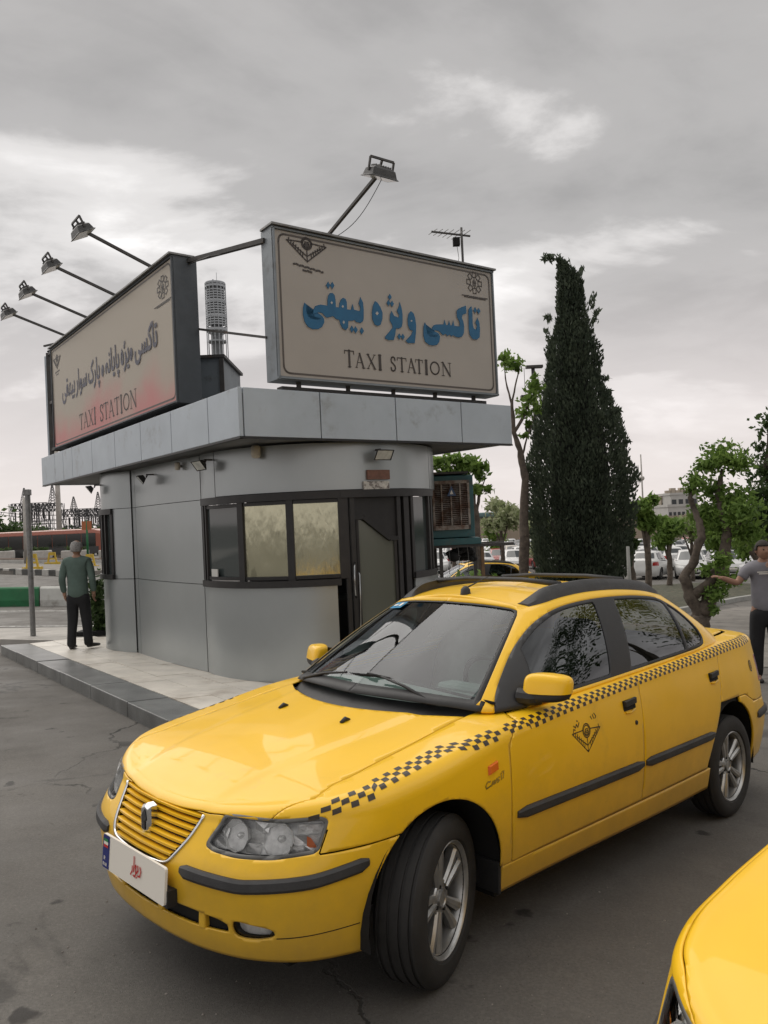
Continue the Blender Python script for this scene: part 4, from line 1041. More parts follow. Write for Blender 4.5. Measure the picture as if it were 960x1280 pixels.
    for k in range(n-1):
        for j in range(2): F.append((3*k+j, 3*k+j+1, 3*k+4+j, 3*k+3+j))
    cw.add(V, F); co = cw.build('cowl', M['black_plastic'], root, fix=False)
    def ws_pt(u, w, lift, sd):
        p = green_pt(np.array([u]), np.array([w]))[0]; return Vector((p[0]-lift*.5, sd*p[1], p[2]+lift*.85))
    for (sA, uA, tip) in ((1, .30, None), (-1, .02, None)):
        wp = MB()
        if sA == 1: piv = Vector((.235, .12*1, .955)); tipp = ws_pt(.60, .13, .02, 1); e0 = ws_pt(.10, .075, .012, 1); e1 = ws_pt(.66, .17, .012, 1)
        else: piv = Vector((.300, -.42, .930)); tipp = ws_pt(.12, .14, .02, -1); e0 = ws_pt(.60, .055, .012, -1); e1 = ws_pt(.02, .16, .012, -1)
        if sA == 1: piv = Vector((.30, .46, .935)); tipp = ws_pt(.10, .13, .02, 1); e0 = ws_pt(.52, .06, .012, 1); e1 = ws_pt(.07, .15, .012, -1)
        wp.tube([piv, piv+Vector((0, 0, .02))], .014, 8); wp.tube([piv+Vector((0, 0, .015)), piv.lerp(tipp, .5)+Vector((0, 0, .018)), tipp], [.010, .007, .005], 6)
        wo = wp.build('wiper', M['black_plastic'], root, True)
        bl_ = MB(); bl_.tube([e0, e0.lerp(e1, .5)+Vector((-.004, 0, .006)), e1], .007, 6); bl_.build('wiper_blade', M['under'], wo, True)
    for y in (-.22, .22):
        jt = MB(); z = float(SAM.top(-.02, y)); jt.tube([(-.04, y, z-.002), (-.015, y, z+.012), (.01, y, z+.004)], [.008, .010, .006], 8); jt.build('washer_jet', M['black_plastic'], root, True)
    an = MB(); ax_ = 1.06; z = float(roof_pt(np.array([0.]), np.array([1.]))[0][2])
    zr = 1.392
    an.lathe([(.030, -.02), (.026, .010), (.012, .026), (.001, .028)], 12, c=(ax_, 0, zr)); an.tube([(ax_, 0, zr+.015), (ax_+.20, 0, zr+.075)], [.005, .0022], 6); an.build('aerial', M['black_plastic'], root, True)
    # ---- roof rack: side rails with thick feet and two cross bars
    for sd in (-1, 1):
        rr = MB(); rows = []; N_ = 40
        for k in range(N_+1):
            t = k/N_; x = 1.02+1.36*t
            e = cri(GT[3:11, 0], GT[3:11], np.array([x]))[0]; foot = min(1, t/.13, (1-t)/.13); foot = math.sin(min(1, foot)*math.pi/2)
            y = e[1]-.055-.03*foot*0; z0 = e[2]-.006+.012; h = .010+.050*foot; w_ = .030+.012*(1-foot)
            lean = .02*foot
            rows.append([(x, sd*(y+w_), z0-.006), (x, sd*(y+w_*.8-lean*.4), z0+h*.6), (x, sd*(y+w_*.2-lean), z0+h), (x, sd*(y-w_*.5-lean), z0+h), (x, sd*(y-w_), z0+h*.5), (x, sd*(y-w_), z0)])
        V = [q for r in rows for q in r]; F = []
        for i in range(N_):
            for j in range(5): F.append((i*6+j, i*6+j+1, (i+1)*6+j+1, (i+1)*6+j))
            F.append((i*6+5, i*6, (i+1)*6, (i+1)*6+5))
        F.append(tuple(range(6))); F.append(tuple(N_*6+j for j in range(6)))
        rr.add(V, F); rr.build('roof_rail', M['grey_plastic'], root, True, angle=R_(38))
    for x, z in ((1.32, 1.445), (1.98, 1.455)):
        cb = MB(); cb.tube([(x, -.44, z-.01), (x, -.2, z+.008), (x, .2, z+.008), (x, .44, z-.01)], [.016, .013, .013, .016], 8); cb.build('rack_bar', M['grey_plastic'], root, True)
    # ---- windscreen sticker
    st = MB(); st.add([ws_pt(u, w, .003, 1) for u, w in ((.30, .86), (.44, .86), (.44, .935), (.30, .935))], [(0, 1, 2, 3)]); so = st.build('screen_sticker', mat('blue_sticker', (.03, .25, .45), rough=.4), root)
    s2 = MB(); s2.add([ws_pt(u, w, .005, 1) for u, w in ((.32, .88), (.35, .88), (.35, .92), (.32, .92))]+[ws_pt(u, w, .005, 1) for u, w in ((.37, .885), (.42, .885), (.42, .905), (.37, .905))], [(0, 1, 2, 3), (4, 5, 6, 7)]); s2.build('sticker_print', M['white'], so)
    # ---- cabin
    def sblock(mb, c, s_, tilt=0.0, taper=1.0):
        T0 = mb.T; mb.T = T0 @ Matrix.Translation(c) @ Matrix.Rotation(tilt, 4, 'Y')
        x, y, z = s_; V = []
        for zz, k in ((-z, 1), (z*.6, 1), (z, taper)):
            for a, b in ((-1, -1), (1, -1), (1, 1), (-1, 1)): V.append((a*x, b*y*k, zz))
        mb.add(V, [(3, 2, 1, 0), (8, 9, 10, 11)]+[(i*4+j, i*4+(j+1) % 4, i*4+4+(j+1) % 4, i*4+4+j) for i in range(2) for j in range(4)]); mb.T = T0
    for y in (-.36, .36):
        sm = MB(); sblock(sm, (1.20, y, .50), (.25, .23, .09)); sblock(sm, (1.50, y, .82), (.075, .23, .30), R_(14), .78)
        so_ = sm.build('front_seat', M['seat'], root, True, bevel=.04, angle=R_(50)); hr = MB(); sblock(hr, (1.585, y, 1.16), (.045, .125, .075), R_(12), .9); hr.build('headrest', M['seat'], so_, True, bevel=.03, angle=R_(50))
    sm = MB(); sblock(sm, (2.15, 0, .50), (.24, .60, .09)); sblock(sm, (2.42, 0, .80), (.07, .60, .27), R_(18)); sm.build('rear_seat', M['seat'], root, True, bevel=.04, angle=R_(50))
    ds = MB(); prof = [(.36, .86), (.46, .925), (.62, .94), (.74, .90), (.76, .80), (.70, .60), (.70, .45), (.36, .45)]
    V = [(x, sd*.56, z) for sd in (-1, 1) for x, z in prof]; n = len(prof)
    ds.add(V, [tuple(range(n)), tuple(range(n, 2*n))[::-1]]+[(i, (i+1) % n, n+(i+1) % n, n+i) for i in range(n)])
    ds.T = Matrix.Translation((.66, -.36, .93)); ds.box((-.06, -.17, 0), (.06, .17, .04)); ds.build('dashboard', M['dash'], root, bevel=.02)
    sw = MB(); c = Vector((.86, -.36, .92)); ax = Vector((.90, 0, .42)).normalized(); u = Vector((0, 1, 0)); w_ = ax.cross(u)
    sw.tube([c+(u*math.cos(t)+w_*math.sin(t))*.185 for t in np.linspace(0, 2*math.pi, 29)], .014, 6, cap=False); sw.tube([c, c-ax*.25], .03, 8)
    for t in (0, math.pi, -math.pi/2): sw.bar(c, c+(u*math.cos(t)+w_*math.sin(t))*.18, .03, .015)
    sw.build('steering_wheel', M['black_plastic'], root, True, angle=R_(50))
    fl = MB(); fl.box((.2, -.7, .255), (2.9, .7, .30)); fl.box((2.60, -.64, .3), (2.66, .64, .96)); fl.box((2.60, -.60, .955), (2.92, .60, .975)); fl.build('cabin_floor', M['under'], root)
    hl = Patch(np.linspace(0, GU, 40), np.linspace(0, 1, 6), roof_pt); ms = []
    for sd in (-1, 1):
        X, F = hl.mesh(sd); ms.append((X-np.array([0, 0, .03]), F))
    panel('headlining', ms, M['dash'], root, 0)
    rmv = MB(); rmv.box((1.05, -.11, 1.23), (1.075, .11, 1.285)); rmv.bar((1.04, 0, 1.28), (1.02, 0, 1.33), .02); rmv.build('rear_view_mirror', M['black_plastic'], root, bevel=.008)
    return root
def empty_part(name, parent):
    o = bpy.data.objects.new(name, None); o.empty_display_size = .1; col.objects.link(o); o.parent = parent; return o


# ------------------------------------------------------------------ taxi kiosk
P0 = Vector((-1.4166, 7.7395, 0)); AL = Vector((-.60617, .79534, 0)); BR = Vector((.81158, .58424, 0)); UP = Vector((0, 0, 1))
NR = Vector((.58424, -.81158, 0)); NL = Vector((-.79534, -.60617, 0))
ZB, ZT = 2.50, 3.0
M['alu'] = mat('brushed_cladding', (.37, .395, .40), rough=.33, metal=.6, noise=(1.3, .05), dirt=(1.1, (.27, .26, .245), .60, 1.0))
M['alu_top'] = mat('fascia_cladding', (.44, .49, .535), rough=.45, metal=.15, noise=(1.6, .08), dirt=(2.6, (.24, .24, .235), .55, .8))
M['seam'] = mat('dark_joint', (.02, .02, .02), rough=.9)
M['frame'] = mat('window_frame_black', (.016, .015, .015), rough=.45, noise=(8, .3))
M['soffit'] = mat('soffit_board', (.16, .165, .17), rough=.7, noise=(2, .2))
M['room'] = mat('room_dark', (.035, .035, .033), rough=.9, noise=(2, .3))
def film(name, tint, glossy, rough, wr=True):
    m = bpy.data.materials.new(name); m.use_nodes = True; N, L = nodes_of(m); b = N['Principled BSDF']; b.inputs['Base Color'].default_value = (*tint, 1)
    b.inputs['Metallic'].default_value = glossy; b.inputs['Roughness'].default_value = rough; b.inputs['Specular IOR Level'].default_value = .8
    if wr:
        tc = N.new('ShaderNodeTexCoord'); mp = N.new('ShaderNodeMapping'); mp.inputs['Scale'].default_value = (2.6, 2.6, .9); L.new(tc.outputs['Object'], mp.inputs[0])
        n = N.new('ShaderNodeTexVoronoi'); n.feature = 'DISTANCE_TO_EDGE'; n.inputs['Scale'].default_value = 2.6; L.new(mp.outputs[0], n.inputs['Vector'])
        n2 = N.new('ShaderNodeTexNoise'); n2.inputs['Scale'].default_value = 2.5; n2.inputs['Detail'].default_value = 3; L.new(mp.outputs[0], n2.inputs['Vector'])
        ad = N.new('ShaderNodeMath'); ad.operation = 'MULTIPLY_ADD'; L.new(n.outputs[0], ad.inputs[0]); ad.inputs[1].default_value = .25; L.new(n2.outputs[0], ad.inputs[2])
        bp = N.new('ShaderNodeBump'); bp.inputs['Strength'].default_value = .22; bp.inputs['Distance'].default_value = .02; L.new(ad.outputs[0], bp.inputs['Height']); L.new(bp.outputs[0], b.inputs['Normal'])
        r = N.new('ShaderNodeMapRange'); L.new(n2.outputs[0], r.inputs[0]); r.inputs[1].default_value = .62; r.inputs[2].default_value = .66; r.inputs[3].default_value = 0; r.inputs[4].default_value = .45
        mx = N.new('ShaderNodeMix'); mx.data_type = 'RGBA'; L.new(r.outputs[0], mx.inputs[0]); mx.inputs[6].default_value = (*tint, 1); mx.inputs[7].default_value = (tint[0]*.35, tint[1]*.35, tint[2]*.33, 1); L.new(mx.outputs[2], b.inputs['Base Color'])
    return m
M['film'] = film('crinkled_window_film', (.52, .51, .37), .75, .12)
M['dark_pane'] = film('dark_pane', (.05, .062, .062), .0, .06, False)
M['door_pane'] = film('door_pane', (.12, .125, .10), .15, .12, False)

kiosk = empty('taxi_kiosk', (0, 0, 0), 0, 'grey metal-clad taxi kiosk with rounded front, black window band and overhanging flat roof', 'kiosk')
CC = Vector((-.87, 10.22)); CR = 1.55; C3 = Vector((-3.42, 12.52)); R3 = 1.12
J = CC+Vector((math.cos(R_(-154)), math.sin(R_(-154))))*CR
K = C3+Vector((math.cos(R_(-107)), math.sin(R_(-107))))*R3
def outline(step=4):
    """plan of the wall as (point, tag) from the far left round the front to the right"""
    pts = []
    for t in range(-235, -106, step): pts.append((C3+Vector((math.cos(R_(t)), math.sin(R_(t))))*R3, 'end'))
    pts.append((K.copy(), 'K'))
    m = (J+K)/2; out = Vector((-(J-K).y, (J-K).x)).normalized()
    if out.dot(Vector((-4, 9))-m) < 0: out = -out
    for i in range(1, 6): t = i/6; pts.append((K.lerp(J, t)+out*.05*math.sin(math.pi*t), 'mid'))
    for t in np.arange(-154, 41, 3.): pts.append((CC+Vector((math.cos(R_(t)), math.sin(R_(t))))*CR, float(t)))
    return pts
OUT = [p for p, _ in outline()]
ZF = -.16                       # paving level near the door
def wall_strip(name, pts, z0, z1, mt, out=.0, thick=.03, parent=kiosk, smooth=True):
    """vertical sheet along plan points, pushed outwards by out"""
    n = len(pts); nrm = []
    for i in range(n):
        d = (pts[min(i+1, n-1)]-pts[max(i-1, 0)]).normalized(); nrm.append(Vector((d.y, -d.x)))
    V = []
    for lay in (out, out-thick):
        for p, q in zip(pts, nrm):
            for z in (z0, z1): V.append((p.x+q.x*lay, p.y+q.y*lay, z(p) if callable(z) else z))
    F = []; o = 2*n
    for i in range(n-1):
        F += [(2*i, 2*i+2, 2*i+3, 2*i+1), (o+2*i, o+2*i+1, o+2*i+3, o+2*i+2), (2*i+1, 2*i+3, o+2*i+3, o+2*i+1), (2*i, o+2*i, o+2*i+2, 2*i+2)]
    F += [(0, 1, o+1, o), (2*n-2, o+2*n-2, o+2*n-1, 2*n-1)]
    ob = mesh_obj(name, V, F, mt, parent, smooth)
    ob.data.set_sharp_from_angle(angle=R_(35)); return ob
def arc(t0, t1, step=3.): n = max(2, int(abs(t1-t0)/step)+1); return [CC+Vector((math.cos(R_(t)), math.sin(R_(t))))*CR for t in np.linspace(t0, t1, n)]
def arc3(t0, t1, n=9): return [C3+Vector((math.cos(R_(t)), math.sin(R_(t))))*R3 for t in np.linspace(t0, t1, n)]
def mid(t0, t1, n=7):
    out = Vector((-(J-K).y, (J-K).x)).normalized()
    if out.dot(Vector((-4, 9))-(J+K)/2) < 0: out = -out
    return [K.lerp(J, t)+out*.05*math.sin(math.pi*t) for t in np.linspace(t0, t1, n)]
# orientation check: outward normal is (d.y, -d.x) when the outline runs left end -> front -> right
low = lambda p: gzf(p.x, p.y)+.10
wall_strip('inner_wall', arc3(-235, -107, 16)[:-1]+mid(0, 1, 8)[:-1]+arc(-154, -82, 4), low, .90, M['seam'], -.035, .02)
wall_strip('inner_wall', arc(-39, 40, 4), low, .90, M['seam'], -.035, .02)
wall_strip('inner_wall', arc3(-235, -107, 16)[:-1]+mid(0, 1, 8)[:-1]+arc(-154, 40, 5), 1.93, ZB, M['seam'], -.035, .02)
wall_strip('inner_wall', arc3(-128, -107, 4)[:-1]+mid(0, 1, 8)[:-1]+arc(-154, -150.5, 3), .89, 1.94, M['seam'], -.035, .02)
g = .6
SILL, HEAD = .885, 1.935
lowp = lambda p: gzf(p.x, p.y)+.152
# cladding panels
for (pts, z0, z1) in (
        (arc3(-228, -108.2, 14), lowp, SILL-.01), (mid(.004, .062, 3), lowp, SILL+.0), (mid(.067, .995, 8), lowp, SILL+.0), (arc(-153.6, -78.6), lowp, SILL-.006), (arc(-38.5, 40), lowp, SILL-.006),
        (arc3(-128, -108.2, 5), SILL+.0, HEAD+.0), (mid(.004, .062, 3), SILL+.008, HEAD), (mid(.067, .995, 8), SILL+.008, HEAD), (arc(-153.6, -151.4, 1), SILL+.004, HEAD),
        (arc3(-228, -108.2, 14), HEAD+.008, ZB-.01), (mid(.004, .062, 3), HEAD+.008, ZB-.01), (mid(.067, .995, 8), HEAD+.008, ZB-.01), (arc(-153.6, -137.2), HEAD+.008, ZB-.01), (arc(-136.7, -20), HEAD+.02, ZB-.01), (arc(-19.5, 40), HEAD+.02, ZB-.01)):
    wall_strip('wall_panel', pts, z0, z1, M['alu'], .0, .02)
# dark recess strip where the long panel meets the end cylinder
# ---- window band on the front curve
def flat_pane(name, t0, t1, z0, z1, mt, out=.012, parent=None):
    a_ = CC+Vector((math.cos(R_(t0)), math.sin(R_(t0))))*(CR+out); b_ = CC+Vector((math.cos(R_(t1)), math.sin(R_(t1))))*(CR+out)
    m = MB(); n = Vector(((b_-a_).y, -(b_-a_).x)).normalized()*.012
    m.add([(a_.x, a_.y, z0), (b_.x, b_.y, z0), (b_.x, b_.y, z1), (a_.x, a_.y, z1), (a_.x-n.x, a_.y-n.y, z0), (b_.x-n.x, b_.y-n.y, z0), (b_.x-n.x, b_.y-n.y, z1), (a_.x-n.x, a_.y-n.y, z1)],
          [(0, 1, 2, 3), (7, 6, 5, 4), (0, 4, 5, 1), (1, 5, 6, 2), (2, 6, 7, 3), (3, 7, 4, 0)])
    return m.build(name, mt, parent)
def post(parent, t, z0, z1, w=.05, d=.05, out=.02, name='mullion'):
    c = CC+Vector((math.cos(R_(t)), math.sin(R_(t))))*(CR+out-d/2); rd = Vector((math.cos(R_(t)), math.sin(R_(t)))); td = Vector((-rd.y, rd.x))
    m = MB(); q = [c-td*w/2-rd*d/2, c+td*w/2-rd*d/2, c+td*w/2+rd*d/2, c-td*w/2+rd*d/2]
    m.prism([tuple(v) for v in q], z0, z1); return m.build(name, M['frame'], parent, bevel=.004)
win = empty_part('front_window', kiosk)
wall_strip('window_head', arc(-151, -74, 4), HEAD-.075, HEAD+.012, M['frame'], .035, .07, win)
wall_strip('window_sill', arc(-151, -77, 4), SILL-.012, SILL+.065, M['frame'], .045, .08, win)
for t, w in ((-150, .055), (-146.6, .03), (-120.6, .085), (-97.3, .085), (-75.0, .11)): post(win, t, SILL+.06, HEAD-.07, w)
for t0, t1 in ((-146, -122.5), (-118.8, -99.0), (-95.6, -77.0)):      # slim sash frames round each pane
    for z in (SILL+.095, HEAD-.10): wall_strip('sash', arc(t0, t1, 6), z-.02, z+.02, M['frame'], .008, .02, win)
flat_pane('window_pane', -146, -122, SILL+.09, HEAD-.09, M['dark_pane'], -.012, win)
flat_pane('window_pane', -119, -98.8, SILL+.09, HEAD-.09, M['film'], -.012, win)
flat_pane('window_pane', -95.8, -76.8, SILL+.09, HEAD-.09, M['film'], -.012, win)
st = flat_pane('window_sticker', -143, -137.5, SILL+.115, SILL+.205, mat('pale_sticker', (.55, .55, .52), rough=.6), .006, win)
# ---- door
door = empty_part('door', kiosk)
for t, w in ((-73.6, .05), (-70.9, .055), (-48.0, .06), (-43.3, .09)): post(door, t, ZF, HEAD-.0, w, .05, .015, 'door_frame')
wall_strip('door_head', arc(-76, -40, 4), HEAD-.075, HEAD+.012, M['frame'], .040, .075, door)
def door_pt(s, z, out=0.0):
    a_ = CC+Vector((math.cos(R_(-70.5)), math.sin(R_(-70.5))))*(CR-.01+out); b_ = CC+Vector((math.cos(R_(-48.5)), math.sin(R_(-48.5))))*(CR-.01+out); p = a_.lerp(b_, s); return Vector((p.x, p.y, z))
def door_poly(name, poly, mt, o0, o1, parent=door):
    n = len(poly); m = MB(); m.add([door_pt(s, z, o0) for s, z in poly]+[door_pt(s, z, o1) for s, z in poly], [tuple(range(n)), tuple(range(n, 2*n))[::-1]]+[(i, (i+1) % n, n+(i+1) % n, n+i) for i in range(n)])
    return m.build(name, mt, parent)
door_poly('door_panel', [(.0, 1.86), (1, 1.86), (1, 1.36), (.80, 1.36), (.22, 1.62), (.0, 1.62)], M['frame'], -.01, -.04)
door_poly('door_pane', [(.10, .02), (.93, .02), (.93, 1.34), (.80, 1.34), (.20, 1.60), (.10, 1.60)], M['door_pane'], -.02, -.03)
door_poly('door_panel', [(.0, ZF+.02), (1, ZF+.02), (1, .05), (.6, .05), (.35, .18), (.0, .18)], M['frame'], -.005, -.04)
dm = MB()
for pl_ in ([(.0, 1.63), (.22, 1.63), (.80, 1.37), (1, 1.37)],):
    for (s0, z0), (s1, z1) in zip(pl_[:-1], pl_[1:]): dm.bar(door_pt(s0, z0, .005), door_pt(s1, z1, .005), .035, .05)
dm.bar(door_pt(.09, .1, -.01), door_pt(.09, 1.62, -.01), .03, .03); dm.bar(door_pt(.95, .1, -.01), door_pt(.95, 1.36, -.01), .04, .03)
dm.build('door_rail', M['frame'], door)
hd = MB(); hd.tube([door_pt(-.02, 1.12, .03), door_pt(-.06, 1.08, .08), door_pt(-.07, .92, .09), door_pt(-.06, .76, .08), door_pt(-.02, .72, .03)], .009, 8); hd.tube([door_pt(.04, 1.02, .02), door_pt(.06, .98, .05), door_pt(.05, .70, .06), door_pt(.04, .45, .05), door_pt(.03, .2, .03)], .008, 8)
hd.build('door_handle', mat('steel_handle', (.35, .36, .36), rough=.25, metal=1, noise=(30, .1)), door, True)
lk = MB(); lk.box((door_pt(.02, 1, .0).x-.01, door_pt(.02, 1, .0).y-.03, .86), (door_pt(.02, 1, .0).x+.02, door_pt(.02, 1, .0).y+.01, 1.0)); lk.build('lock_case', M['frame'], door)
# ---- small window right of the door
rw = empty_part('side_window', kiosk)
for t in (-39.5, -24.0, -20.5): post(rw, t, SILL, HEAD-.06, .05)
wall_strip('window_head', arc(-41, -19, 3), HEAD-.075, HEAD+.012, M['frame'], .035, .07, rw); wall_strip('window_sill', arc(-40, -19, 3), SILL-.012, SILL+.065, M['frame'], .045, .08, rw)
flat_pane('window_pane', -38.5, -24.5, SILL+.06, HEAD-.08, M['dark_pane'], -.02, rw)
# ---- window on the far end cylinder
ew = empty_part('end_window', kiosk)
wall_strip('window_head', arc3(-190, -128.5, 10), HEAD-.075, HEAD+.01, M['frame'], .035, .07, ew); wall_strip('window_sill', arc3(-190, -127.5, 10), SILL-.012, SILL+.06, M['frame'], .05, .09, ew)
wall_strip('window_pane', arc3(-188, -129, 8), SILL+.05, HEAD-.07, M['dark_pane'], -.02, .01, ew)
for t, w in ((-187, .05), (-172, .04), (-158, .045), (-149, .05), (-140, .03), (-129.5, .06)):
    c = C3+Vector((math.cos(R_(t)), math.sin(R_(t))))*(R3+.0); rd = Vector((math.cos(R_(t)), math.sin(R_(t)))); td = Vector((-rd.y, rd.x)); m = MB(); m.prism([tuple(c-td*w/2-rd*.03), tuple(c+td*w/2-rd*.03), tuple(c+td*w/2+rd*.02), tuple(c-td*w/2+rd*.02)], SILL+.05, HEAD-.06); m.build('mullion', M['frame'], ew)
# ---- interior: floor, back wall
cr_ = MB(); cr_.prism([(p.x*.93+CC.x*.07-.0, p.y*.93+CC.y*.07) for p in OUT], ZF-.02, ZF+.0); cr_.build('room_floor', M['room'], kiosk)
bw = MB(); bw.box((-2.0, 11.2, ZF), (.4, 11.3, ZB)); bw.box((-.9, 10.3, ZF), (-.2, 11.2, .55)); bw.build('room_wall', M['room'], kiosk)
# ---- canopy: soffit, roof deck, fascia panels
LA, LB = 7.93, 3.86
def cp(u, v, z=0.0): p = P0+AL*u+BR*v; return Vector((p.x, p.y, z))
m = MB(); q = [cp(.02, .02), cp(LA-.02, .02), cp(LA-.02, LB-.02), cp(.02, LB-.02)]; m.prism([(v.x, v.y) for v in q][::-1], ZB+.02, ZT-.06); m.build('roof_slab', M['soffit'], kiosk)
def fascia(A, B, inward, name='fascia_panel'):
    d = (B-A).normalized(); A2 = A+d*.007; B2 = B-d*.007; i = inward*.045; m = MB()
    m.add([(A2.x, A2.y, ZB), (B2.x, B2.y, ZB), (B2.x, B2.y, ZT), (A2.x, A2.y, ZT), (A2.x+i.x, A2.y+i.y, ZB), (B2.x+i.x, B2.y+i.y, ZB), (B2.x+i.x, B2.y+i.y, ZT), (A2.x+i.x, A2.y+i.y, ZT)],
          [(0, 1, 2, 3), (7, 6, 5, 4), (0, 4, 5, 1), (1, 5, 6, 2), (2, 6, 7, 3), (3, 7, 4, 0)])
    return m.build(name, M['alu_top'], kiosk, bevel=.004)
ul = [0, .74, 1.78, 2.81, 3.84, 4.90, 5.96, 6.5, 7.03, LA]
for u0, u1 in zip(ul[:-1], ul[1:]): fascia(cp(u0, 0)+(BR*0 if u0 else BR*0), cp(u1, 0), BR)
vr = [.05, .96, 1.98, 2.99, LB]
for v0, v1 in zip(vr[:-1], vr[1:]): fascia(cp(0, v0), cp(0, v1), AL)
for v0, v1 in ((.05, 1.3), (1.3, 2.6), (2.6, LB)): fascia(cp(LA, v0), cp(LA, v1), -AL)
for u0, u1 in ((.05, 2), (2, 4), (4, 6), (6, LA-.05)): fascia(cp(u0, LB), cp(u1, LB), -BR)
ft = MB()
for (A, B, iw) in ((cp(0, 0), cp(LA, 0), BR), (cp(0, 0), cp(0, LB), AL)):
    o_ = -iw*.006; ft.bar((A+o_+iw*.03)+Vector((0, 0, ZB-.012)), (B+o_+iw*.03)+Vector((0, 0, ZB-.012)), .05, .02)
ft.build('drip_edge', M['frame'], kiosk)
m = MB(); m.box((-.02, -.01, 0), (0, 0, 0)) if False else None
# ---- plaque and number label above the door
def on_wall(t, z, out, w, h, mt, name, parent=kiosk):
    rd = Vector((math.cos(R_(t)), math.sin(R_(t)), 0)); td = Vector((-rd.y, rd.x, 0)); c = Vector((CC.x, CC.y, z))+rd*(CR+out); m = MB()
    m.add([c-td*w/2-UP*h/2, c+td*w/2-UP*h/2, c+td*w/2+UP*h/2, c-td*w/2+UP*h/2, c-td*w/2-UP*h/2-rd*.03, c+td*w/2-UP*h/2-rd*.03, c+td*w/2+UP*h/2-rd*.03, c-td*w/2+UP*h/2-rd*.03], [(0, 1, 2, 3), (7, 6, 5, 4), (0, 4, 5, 1), (1, 5, 6, 2), (2, 6, 7, 3), (3, 7, 4, 0)]); return m.build(name, mt, parent)
on_wall(-58.3, 2.115, .03, .30, .11, mat('brown_plaque', (.16, .075, .05), rough=.6, noise=(20, .3)), 'wall_plaque')
on_wall(-59.5, 1.99, .025, .34, .10, mat('number_label', (.48, .46, .42), rough=.7, noise=(25, .3), dirt=(18, (.15, .13, .12), .5, .62)), 'wall_label')

# ------------------------------------------------------------------ things on the kiosk wall
M['lampgrey'] = mat('floodlight_body', (.045, .045, .045), rough=.5, noise=(15, .3), dirt=(20, (.16, .15, .13), .55, .75))
M['lampglass'] = mat('floodlight_glass', (.55, .56, .52), rough=.2, noise=(12, .2))
M['galv'] = mat('galvanised_tube', (.22, .22, .215), rough=.5, metal=.5, noise=(12, .25), dirt=(8, (.12, .09, .07), .55, .75))
M['rusty'] = mat('dark_steel', (.055, .052, .050), rough=.6, noise=(9, .3), dirt=(7, (.10, .06, .04), .55, .72))
def wall_flood(p, out, label):
    t = empty('wall_floodlight', tuple(p), 0, label, 'floodlight', 'small floodlights under the kiosk roof')
    o = out.normalized(); s = Vector((-o.y, o.x, 0)); m = MB(); m.bar(-o*.02, o*.10, .02); m.bar(o*.08-UP*.0, o*.10-UP*.04, .02); m.build('bracket', M['rusty'], t)
    c = o*.15-UP*.05; d = (o*.8-UP*.6).normalized(); u = s.cross(d); V = []
    for k, (w, h) in ((-.035, (.05, .03)), (.03, (.11, .065)), (.04, (.115, .07))):
        for a_, b_ in ((-1, -1), (1, -1), (1, 1), (-1, 1)): V.append(c+d*k+s*a_*w+u*b_*h)
    m = MB(); m.add(V, [(3, 2, 1, 0)]+[(i*4+j, i*4+(j+1) % 4, i*4+4+(j+1) % 4, i*4+4+j) for i in range(2) for j in range(4)]); b_ = m.build('housing', M['lampgrey'], t)
    m = MB(); m.add([c+d*.038+s*a_*.10+u*q*.058 for a_, q in ((-1, -1), (1, -1), (1, 1), (-1, 1))], [(0, 1, 2, 3)]); m.build('glass', M['lampglass'], t)
def cpt(t, z): return Vector((CC.x+CR*math.cos(R_(t)), CC.y+CR*math.sin(R_(t)), z)), Vector((math.cos(R_(t)), math.sin(R_(t)), 0))
p, n = cpt(-58.6, 2.40); wall_flood(p, n, 'small grey floodlight above the brown plaque')
p, n = cpt(-138.6, 2.40); wall_flood(p, n, 'small dusty floodlight above the left end of the long window')
q = mid(.42, .43, 2)[0]; on = Vector((-(J-K).y, (J-K).x, 0)).normalized(); on = on if on.dot(Vector((-1, -1, 0))) > 0 else -on
wall_flood(Vector((q.x, q.y, 2.36)), on+Vector((-.3, .2, 0)), 'black floodlight with tilted head on the panelled side wall')
q = arc3(-150, -149, 2)[0]; wall_flood(Vector((q.x, q.y, 2.33)), Vector((-1, -.4, 0)), 'dark floodlight on the far rounded end of the kiosk')
def siren(p, n, s, label):
    t = empty('wall_lamp', tuple(p), 0, label, 'lamp', 'pale bulkhead lamps under the kiosk roof')
    m = MB(); m.bar(Vector((0, 0, 0)), n*.05*s, .05*s); m.build('bracket', M['galv'], t)
    m = MB(); c = n*.08*s; m.lathe([(.0, .07*s), (.04*s, .068*s), (.052*s, .05*s), (.055*s, -.03*s), (.048*s, -.065*s), (.02*s, -.075*s), (0, -.076*s)], 16, c=tuple(c)); m.build('shade', mat('pale_shade', (.52, .49, .42), rough=.5, noise=(9, .2)), t, True)
p, n = cpt(-109.7, 2.425); siren(p, n, 1.0, 'larger cream bulkhead lamp above the middle window pane')
q = mid(.80, .81, 2)[0]; siren(Vector((q.x, q.y, 2.40)), on, .7, 'small cream lamp near the joint of the side wall')

